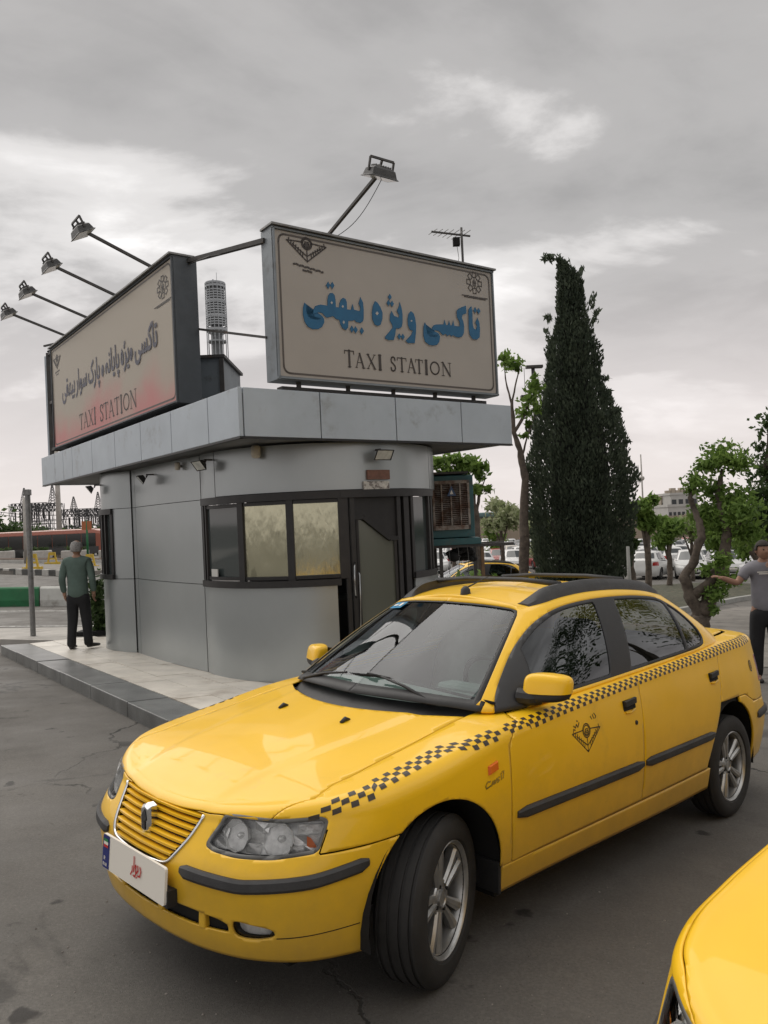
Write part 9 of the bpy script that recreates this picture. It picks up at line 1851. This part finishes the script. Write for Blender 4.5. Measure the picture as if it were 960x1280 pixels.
# ------------------------------------------------------------------ people
def skin_mesh(name, verts, edges, mt, parent, sub=2, smooth=True, root=0):
    """verts: (x, y, z, rx, ry)"""
    me = bpy.data.meshes.new(name); me.from_pydata([v[:3] for v in verts], edges, []); me.update(); o = bpy.data.objects.new(name, me); link(o, None)
    o.modifiers.new('skin', 'SKIN'); lay = me.skin_vertices[0] if me.skin_vertices else None
    if lay is None:
        bm = bmesh.new(); bm.from_mesh(me); bm.verts.layers.skin.verify(); bm.to_mesh(me); bm.free(); lay = me.skin_vertices[0]
    for i, v in enumerate(verts): lay.data[i].radius = (v[3], v[4] if len(v) > 4 else v[3]); lay.data[i].use_root = (i == root)
    s = o.modifiers.new('sub', 'SUBSURF'); s.levels = sub; s.render_levels = sub
    dg = bpy.context.evaluated_depsgraph_get(); dg.update(); ev = o.evaluated_get(dg); m2 = bpy.data.meshes.new_from_object(ev); m2.name = name; col.objects.unlink(o); bpy.data.objects.remove(o)
    m2.materials.clear(); m2.materials.append(mt); m2.polygons.foreach_set('use_smooth', [True]*len(m2.polygons)); n = bpy.data.objects.new(name, m2); link(n, parent); return n
M['skin'] = mat('skin', (.33, .19, .125), rough=.6, noise=(12, .12)); M['skin2'] = mat('skin_tanned', (.30, .165, .11), rough=.6, noise=(12, .12))
M['shirt_green'] = mat('green_shirt', (.10, .145, .125), rough=.9, noise=(5, .18), bump=(14, .6)); M['trousers'] = mat('black_trousers', (.012, .012, .014), rough=.85, noise=(6, .3), bump=(12, .5)); M['shoe'] = mat('dark_shoe', (.018, .016, .016), rough=.5)
M['hair_grey'] = mat('grey_hair', (.30, .29, .28), rough=.9, noise=(40, .4), bump=(90, .8)); M['hair_dark'] = mat('dark_hair', (.03, .024, .02), rough=.8, noise=(40, .4), bump=(90, .8)); M['shirt_grey'] = mat('grey_tshirt', (.20, .195, .215), rough=.9, noise=(5, .15), bump=(12, .5))
def head(parent, c, mt, hair_mt, yaw, bald=False, s=1.0):
    """continuous head with nose, brow, chin, ears; faces local -y turned by yaw"""
    bm = bmesh.new(); bmesh.ops.create_uvsphere(bm, u_segments=32, v_segments=24, radius=1)
    for v in bm.verts:
        x, y, z = v.co; X = x*.077; Y = y*.096; Z = z*.118
        if z < 0: X *= 1-.22*z*z; Y = Y*(1-.10*z*z)+(-.012 if y < 0 else .012)*(-z)*1.0
        f = max(0, -y)
        nose = math.exp(-((x/.16)**2+((z+.12)/.20)**2))*f; Y -= .026*nose
        eye = (math.exp(-(((abs(x)-.40)/.17)**2+((z-.10)/.12)**2)))*f; Y += .010*eye
        brow = math.exp(-((abs(x)/.6)**2+((z-.27)/.09)**2))*f; Y -= .005*brow
        lip = math.exp(-((x/.30)**2+((z+.50)/.06)**2))*f; Y -= .006*lip; mo = math.exp(-((x/.30)**2+((z+.57)/.025)**2))*f; Y += .004*mo
        chin = math.exp(-((x/.35)**2+((z+.88)/.16)**2))*f; Y -= .012*chin
        v.co = (X*s, Y*s, Z*s)
    me = bpy.data.meshes.new('head'); bm.to_mesh(me); bm.free(); me.polygons.foreach_set('use_smooth', [True]*len(me.polygons)); me.materials.append(mt); o = bpy.data.objects.new('head', me); link(o, parent); o.location = c; o.rotation_euler = (0, 0, yaw)
    for sd in (-1, 1):
        m = MB(); V = []; F = []; n = 10
        for k in range(n): a = 2*math.pi*k/n; V += [(sd*.074*s, .005+.017*math.cos(a)*s, .0+.031*math.sin(a)*s), (sd*.090*s, .012+.020*math.cos(a)*s, .002+.035*math.sin(a)*s)]
        for k in range(n): F.append((2*k, 2*k+1, (2*k+3) % (2*n), (2*k+2) % (2*n)))
        F.append(tuple(2*k+1 for k in range(n))); m.add(V, F); m.build('ear', mt, o, True)
        m = MB(); m.lathe([(0, -.0885), (.007, -.088), (.010, -.083)], 10, c=(sd*.030*s, 0, .012), axis='y'); m.build('eye', M['under'], o, True)
    bm = bmesh.new(); bmesh.ops.create_uvsphere(bm, u_segments=32, v_segments=20, radius=1); rr = random.Random(3)
    dele = []
    for v in bm.verts:
        x, y, z = v.co; lim = (.62 if bald else .42) if y < -.35 else (-.55 if y > .2 else -.05)
        if z < lim or (bald and z > .80 and y > -.6 and y < .45): dele.append(v)
        else: k = 1.07+rr.uniform(-.015, .02); v.co = (x*.077*k*s, y*.096*k*s+.003, z*.118*(1.05 if not bald else 1.03)*s)
    bmesh.ops.delete(bm, geom=dele, context='VERTS'); me = bpy.data.meshes.new('hair'); bm.to_mesh(me); bm.free(); me.polygons.foreach_set('use_smooth', [True]*len(me.polygons)); me.materials.append(hair_mt); h = bpy.data.objects.new('hair', me); link(h, o); sm_ = h.modifiers.new('thick', 'SOLIDIFY'); sm_.thickness = .012; sm_.offset = 1
    return o
def hand(verts, edges, wrist_i, w, d, side, curl=.5, r=.0085):
    """palm and five fingers continuing a skin chain"""
    w = Vector(w); d = Vector(d).normalized(); s = Vector(side).normalized(); n = d.cross(s).normalized()
    base = len(verts); verts.append((*(w+d*.045), .030, .017)); edges.append((wrist_i, base)); verts.append((*(w+d*.075), .034, .016)); edges.append((base, base+1))
    for k, L_ in enumerate((.068, .076, .071, .055)):
        off = (k-1.5)*.018; p0 = w+d*.092+s*off; i0 = len(verts); verts.append((*p0, r, r)); edges.append((base+1, i0)); p1 = p0+(d*(1-curl*.5)+n*curl*.5).normalized()*L_*.5; verts.append((*p1, r*.95, r*.95)); edges.append((i0, i0+1)); p2 = p1+(d*(1-curl)+n*curl).normalized()*L_*.5; verts.append((*p2, r*.8, r*.8)); edges.append((i0+1, i0+2))
    i0 = len(verts); p0 = w+d*.04-s*.030; verts.append((*p0, r*1.2, r*1.2)); edges.append((base, i0)); p1 = p0+(d*.7-s*.7).normalized()*.035; verts.append((*p1, r*1.05, r*1.05)); edges.append((i0, i0+1)); p2 = p1+(d*.9-s*.2+n*.3).normalized()*.03; verts.append((*p2, r*.9, r*.9)); edges.append((i0+1, i0+2))
# ---- man seen from behind, mid-step on the marble (faces away: +y), 1.66 m tall
mx, my = -4.80, 11.93
man = empty('person', (mx, my, gzf(mx, my)+.15), R_(4), 'grey-haired man in green shirt and black trousers walking away, back to us', 'person')
V = [(0, 0, .90, .115, .09), (0, 0, 1.08, .115, .08), (0, -.01, 1.28, .125, .08), (0, 0, 1.37, .075, .065), (0, .0, 1.44, .050, .050), (0, .01, 1.50, .05, .05)]; E_ = [(0, 1), (1, 2), (2, 3), (3, 4), (4, 5)]
def limb(pts, attach):
    i = attach
    for p in pts: V.append(p); E_.append((i, len(V)-1)); i = len(V)-1
    return i
limb([(-.09, 0, .84, .085, .09), (-.10, .02, .48, .062, .065), (-.11, -.06, .10, .042, .045), (-.115, -.02, .045, .04, .035), (-.12, .09, .03, .035, .03)], 0)
limb([(.09, 0, .84, .085, .09), (.10, .03, .48, .062, .065), (.11, .05, .10, .042, .045), (.115, .09, .045, .04, .035), (.13, .19, .03, .035, .03)], 0)
i1 = limb([(-.175, 0, 1.36, .058, .06), (-.225, -.03, 1.10, .045, .045), (-.215, .03, .87, .033, .033)], 3); hand(V, E_, i1, (-.215, .03, .87), (.1, .15, -1), (0, 1, 0), .5)
i2 = limb([(.175, 0, 1.36, .058, .06), (.235, -.03, 1.10, .045, .045), (.22, .06, .87, .033, .033)], 3); hand(V, E_, i2, (.22, .06, .87), (-.1, .2, -1), (0, 1, 0), .5)
skin_mesh('body', V, E_, M['skin'], man)
head(man, (0, .015, 1.565), M['skin'], M['hair_grey'], math.pi, True, .98)
V = [(0, 0, .76, .175, .135), (0, 0, .90, .172, .130), (0, 0, .98, .165, .125), (0, -.005, 1.12, .165, .120), (0, -.01, 1.27, .172, .118), (0, 0, 1.375, .128, .10), (0, .005, 1.455, .074, .070)]; E_ = [(0, 1), (1, 2), (2, 3), (3, 4), (4, 5), (5, 6)]
limb([(-.165, 0, 1.36, .066, .068), (-.205, -.02, 1.22, .060, .062), (-.225, -.035, 1.08, .054, .056), (-.220, .0, .95, .048, .050), (-.214, .02, .87, .044, .046)], 5); limb([(.165, 0, 1.36, .066, .068), (.21, -.02, 1.22, .060, .062), (.232, -.035, 1.08, .054, .056), (.228, .02, .95, .048, .050), (.222, .045, .87, .044, .046)], 5)
skin_mesh('shirt', V, E_, M['shirt_green'], man)
V = [(0, 0, .93, .155, .115), (0, 0, .84, .160, .125)]; E_ = [(0, 1)]
limb([(-.085, .0, .74, .098, .105), (-.10, .02, .47, .080, .085), (-.11, -.04, .20, .068, .070), (-.113, -.055, .03, .066, .075)], 1); limb([(.085, .0, .74, .098, .105), (.10, .03, .47, .080, .085), (.11, .045, .20, .068, .070), (.113, .06, .03, .066, .075)], 1)
skin_mesh('trousers', V, E_, M['trousers'], man)
for (x, y, a) in ((-.115, -.045, 0), (.12, .07, R_(-35))):
    V = [(0, -.05, .045, .040, .042), (0, .05, .042, .042, .038), (0, .15, .030, .040, .026), (0, .20, .026, .030, .020)]; E_ = [(0, 1), (1, 2), (2, 3)]; s_ = skin_mesh('shoe', V, E_, M['shoe'], man); s_.location = (x, y, 0); s_.rotation_euler = (0, 0, a)
# ---- man at the right edge: grey t-shirt, one arm out to the tree, other hand at his mouth
rx, ry = 4.77, 9.75
man2 = empty('person', (rx, ry, gzf(rx, ry)), R_(-8), 'man in grey T-shirt cut by the right edge, hand at his mouth, arm held out', 'person')
V = [(0, 0, .96, .12, .095), (0, 0, 1.14, .115, .09), (0, .0, 1.36, .135, .09), (0, 0, 1.47, .08, .07), (0, -.01, 1.54, .052, .052), (0, -.02, 1.60, .055, .055)]; E_ = [(0, 1), (1, 2), (2, 3), (3, 4), (4, 5)]
limb([(-.10, 0, .88, .09, .095), (-.12, .0, .50, .065, .068), (-.13, .02, .10, .045, .048), (-.13, -.06, .04, .04, .035), (-.14, -.14, .03, .035, .03)], 0); limb([(.10, 0, .88, .09, .095), (.12, .0, .50, .065, .068), (.13, .02, .10, .045, .048), (.13, -.06, .04, .04, .035), (.14, -.14, .03, .035, .03)], 0)
i1 = limb([(-.19, 0, 1.44, .06, .06), (-.33, -.04, 1.26, .046, .046), (-.50, -.08, 1.33, .034, .034)], 3); hand(V, E_, i1, (-.50, -.08, 1.33), (-1, -.1, .35), (0, 1, .2), .4)
i2 = limb([(.19, 0, 1.44, .06, .06), (.26, -.14, 1.24, .046, .046), (.09, -.24, 1.44, .034, .034)], 3); hand(V, E_, i2, (.09, -.24, 1.44), (-.75, .10, .45), (0, .3, 1), .8)
skin_mesh('body', V, E_, M['skin2'], man2)
head(man2, (0, -.025, 1.665), M['skin2'], M['hair_dark'], R_(8), False, 1.0)
V = [(0, 0, .84, .180, .140), (0, 0, 1.06, .170, .135), (0, 0, 1.22, .170, .125), (0, .0, 1.36, .182, .122), (0, 0, 1.465, .138, .105), (0, -.005, 1.545, .078, .074)]; E_ = [(0, 1), (1, 2), (2, 3), (3, 4), (4, 5)]
limb([(-.18, 0, 1.45, .080, .080), (-.245, -.02, 1.36, .072, .074), (-.285, -.03, 1.31, .068, .070)], 4); limb([(.18, 0, 1.45, .080, .080), (.23, -.07, 1.36, .072, .074), (.25, -.11, 1.29, .068, .070)], 4)
sh = skin_mesh('tshirt', V, E_, M['shirt_grey'], man2)
m = MB(); polyline_print(m, [[(-.09+.02*k, .0), (-.078+.02*k, 0)] for k in range(10)]+[[(-.07+.02*k, -.022), (-.058+.02*k, -.022)] for k in range(7)], .012, lambda x, y: (x-.02, -.128, 1.40+y)); m.build('shirt_print', M['white'], man2, fix=False)
V = [(0, 0, 1.0, .158, .12), (0, 0, .90, .165, .13)]; E_ = [(0, 1)]
limb([(-.095, 0, .78, .105, .11), (-.12, 0, .48, .085, .09), (-.13, .02, .04, .072, .075)], 1); limb([(.095, 0, .78, .105, .11), (.12, 0, .48, .085, .09), (.13, .02, .04, .072, .075)], 1)
skin_mesh('trousers', V, E_, M['trousers'], man2)
for sd in (-1, 1):
    V = [(0, .03, .045, .040, .042), (0, -.06, .042, .042, .038), (0, -.16, .030, .040, .026)]; s_ = skin_mesh('shoe', V, [(0, 1), (1, 2)], M['shoe'], man2); s_.location = (sd*.13, 0, 0)
# blue striped chair back behind the taxi's boot
bc = empty('folding_chair', (4.95, 8.9, gzf(4.95, 8.9)), R_(-20), 'blue striped folding chair just behind the taxi boot at the right edge', 'chair')
m = MB(); m.box((-.24, 0, .40), (.26, .03, 1.02)); bk_ = m.build('backrest', mat('blue_canvas', (.035, .05, .17), rough=.8, noise=(8, .2)), bc, bevel=.01); m = MB(); m.box((-.24, -.45, .42), (.26, .0, .46)); m.build('seat', bk_.data.materials[0], bc)
for k in range(3): m = MB(); m.box((-.20+k*.17, -.005, .41), (-.17+k*.17, .0, 1.01)); m.build('stripe', mat('pale_stripe', (.30, .33, .40), rough=.8) if k == 0 else bpy.data.materials['pale_stripe'], bk_)
for x in (-.25, .27):
    m = MB(); m.tube([(x, .1, 0), (x, -.45, .44)], .012, 6); m.build('leg', M['galv'], bc); m = MB(); m.tube([(x, -.42, 0), (x, .02, .55), (x, .03, 1.04)], .012, 6); m.build('leg', M['galv'], bc)
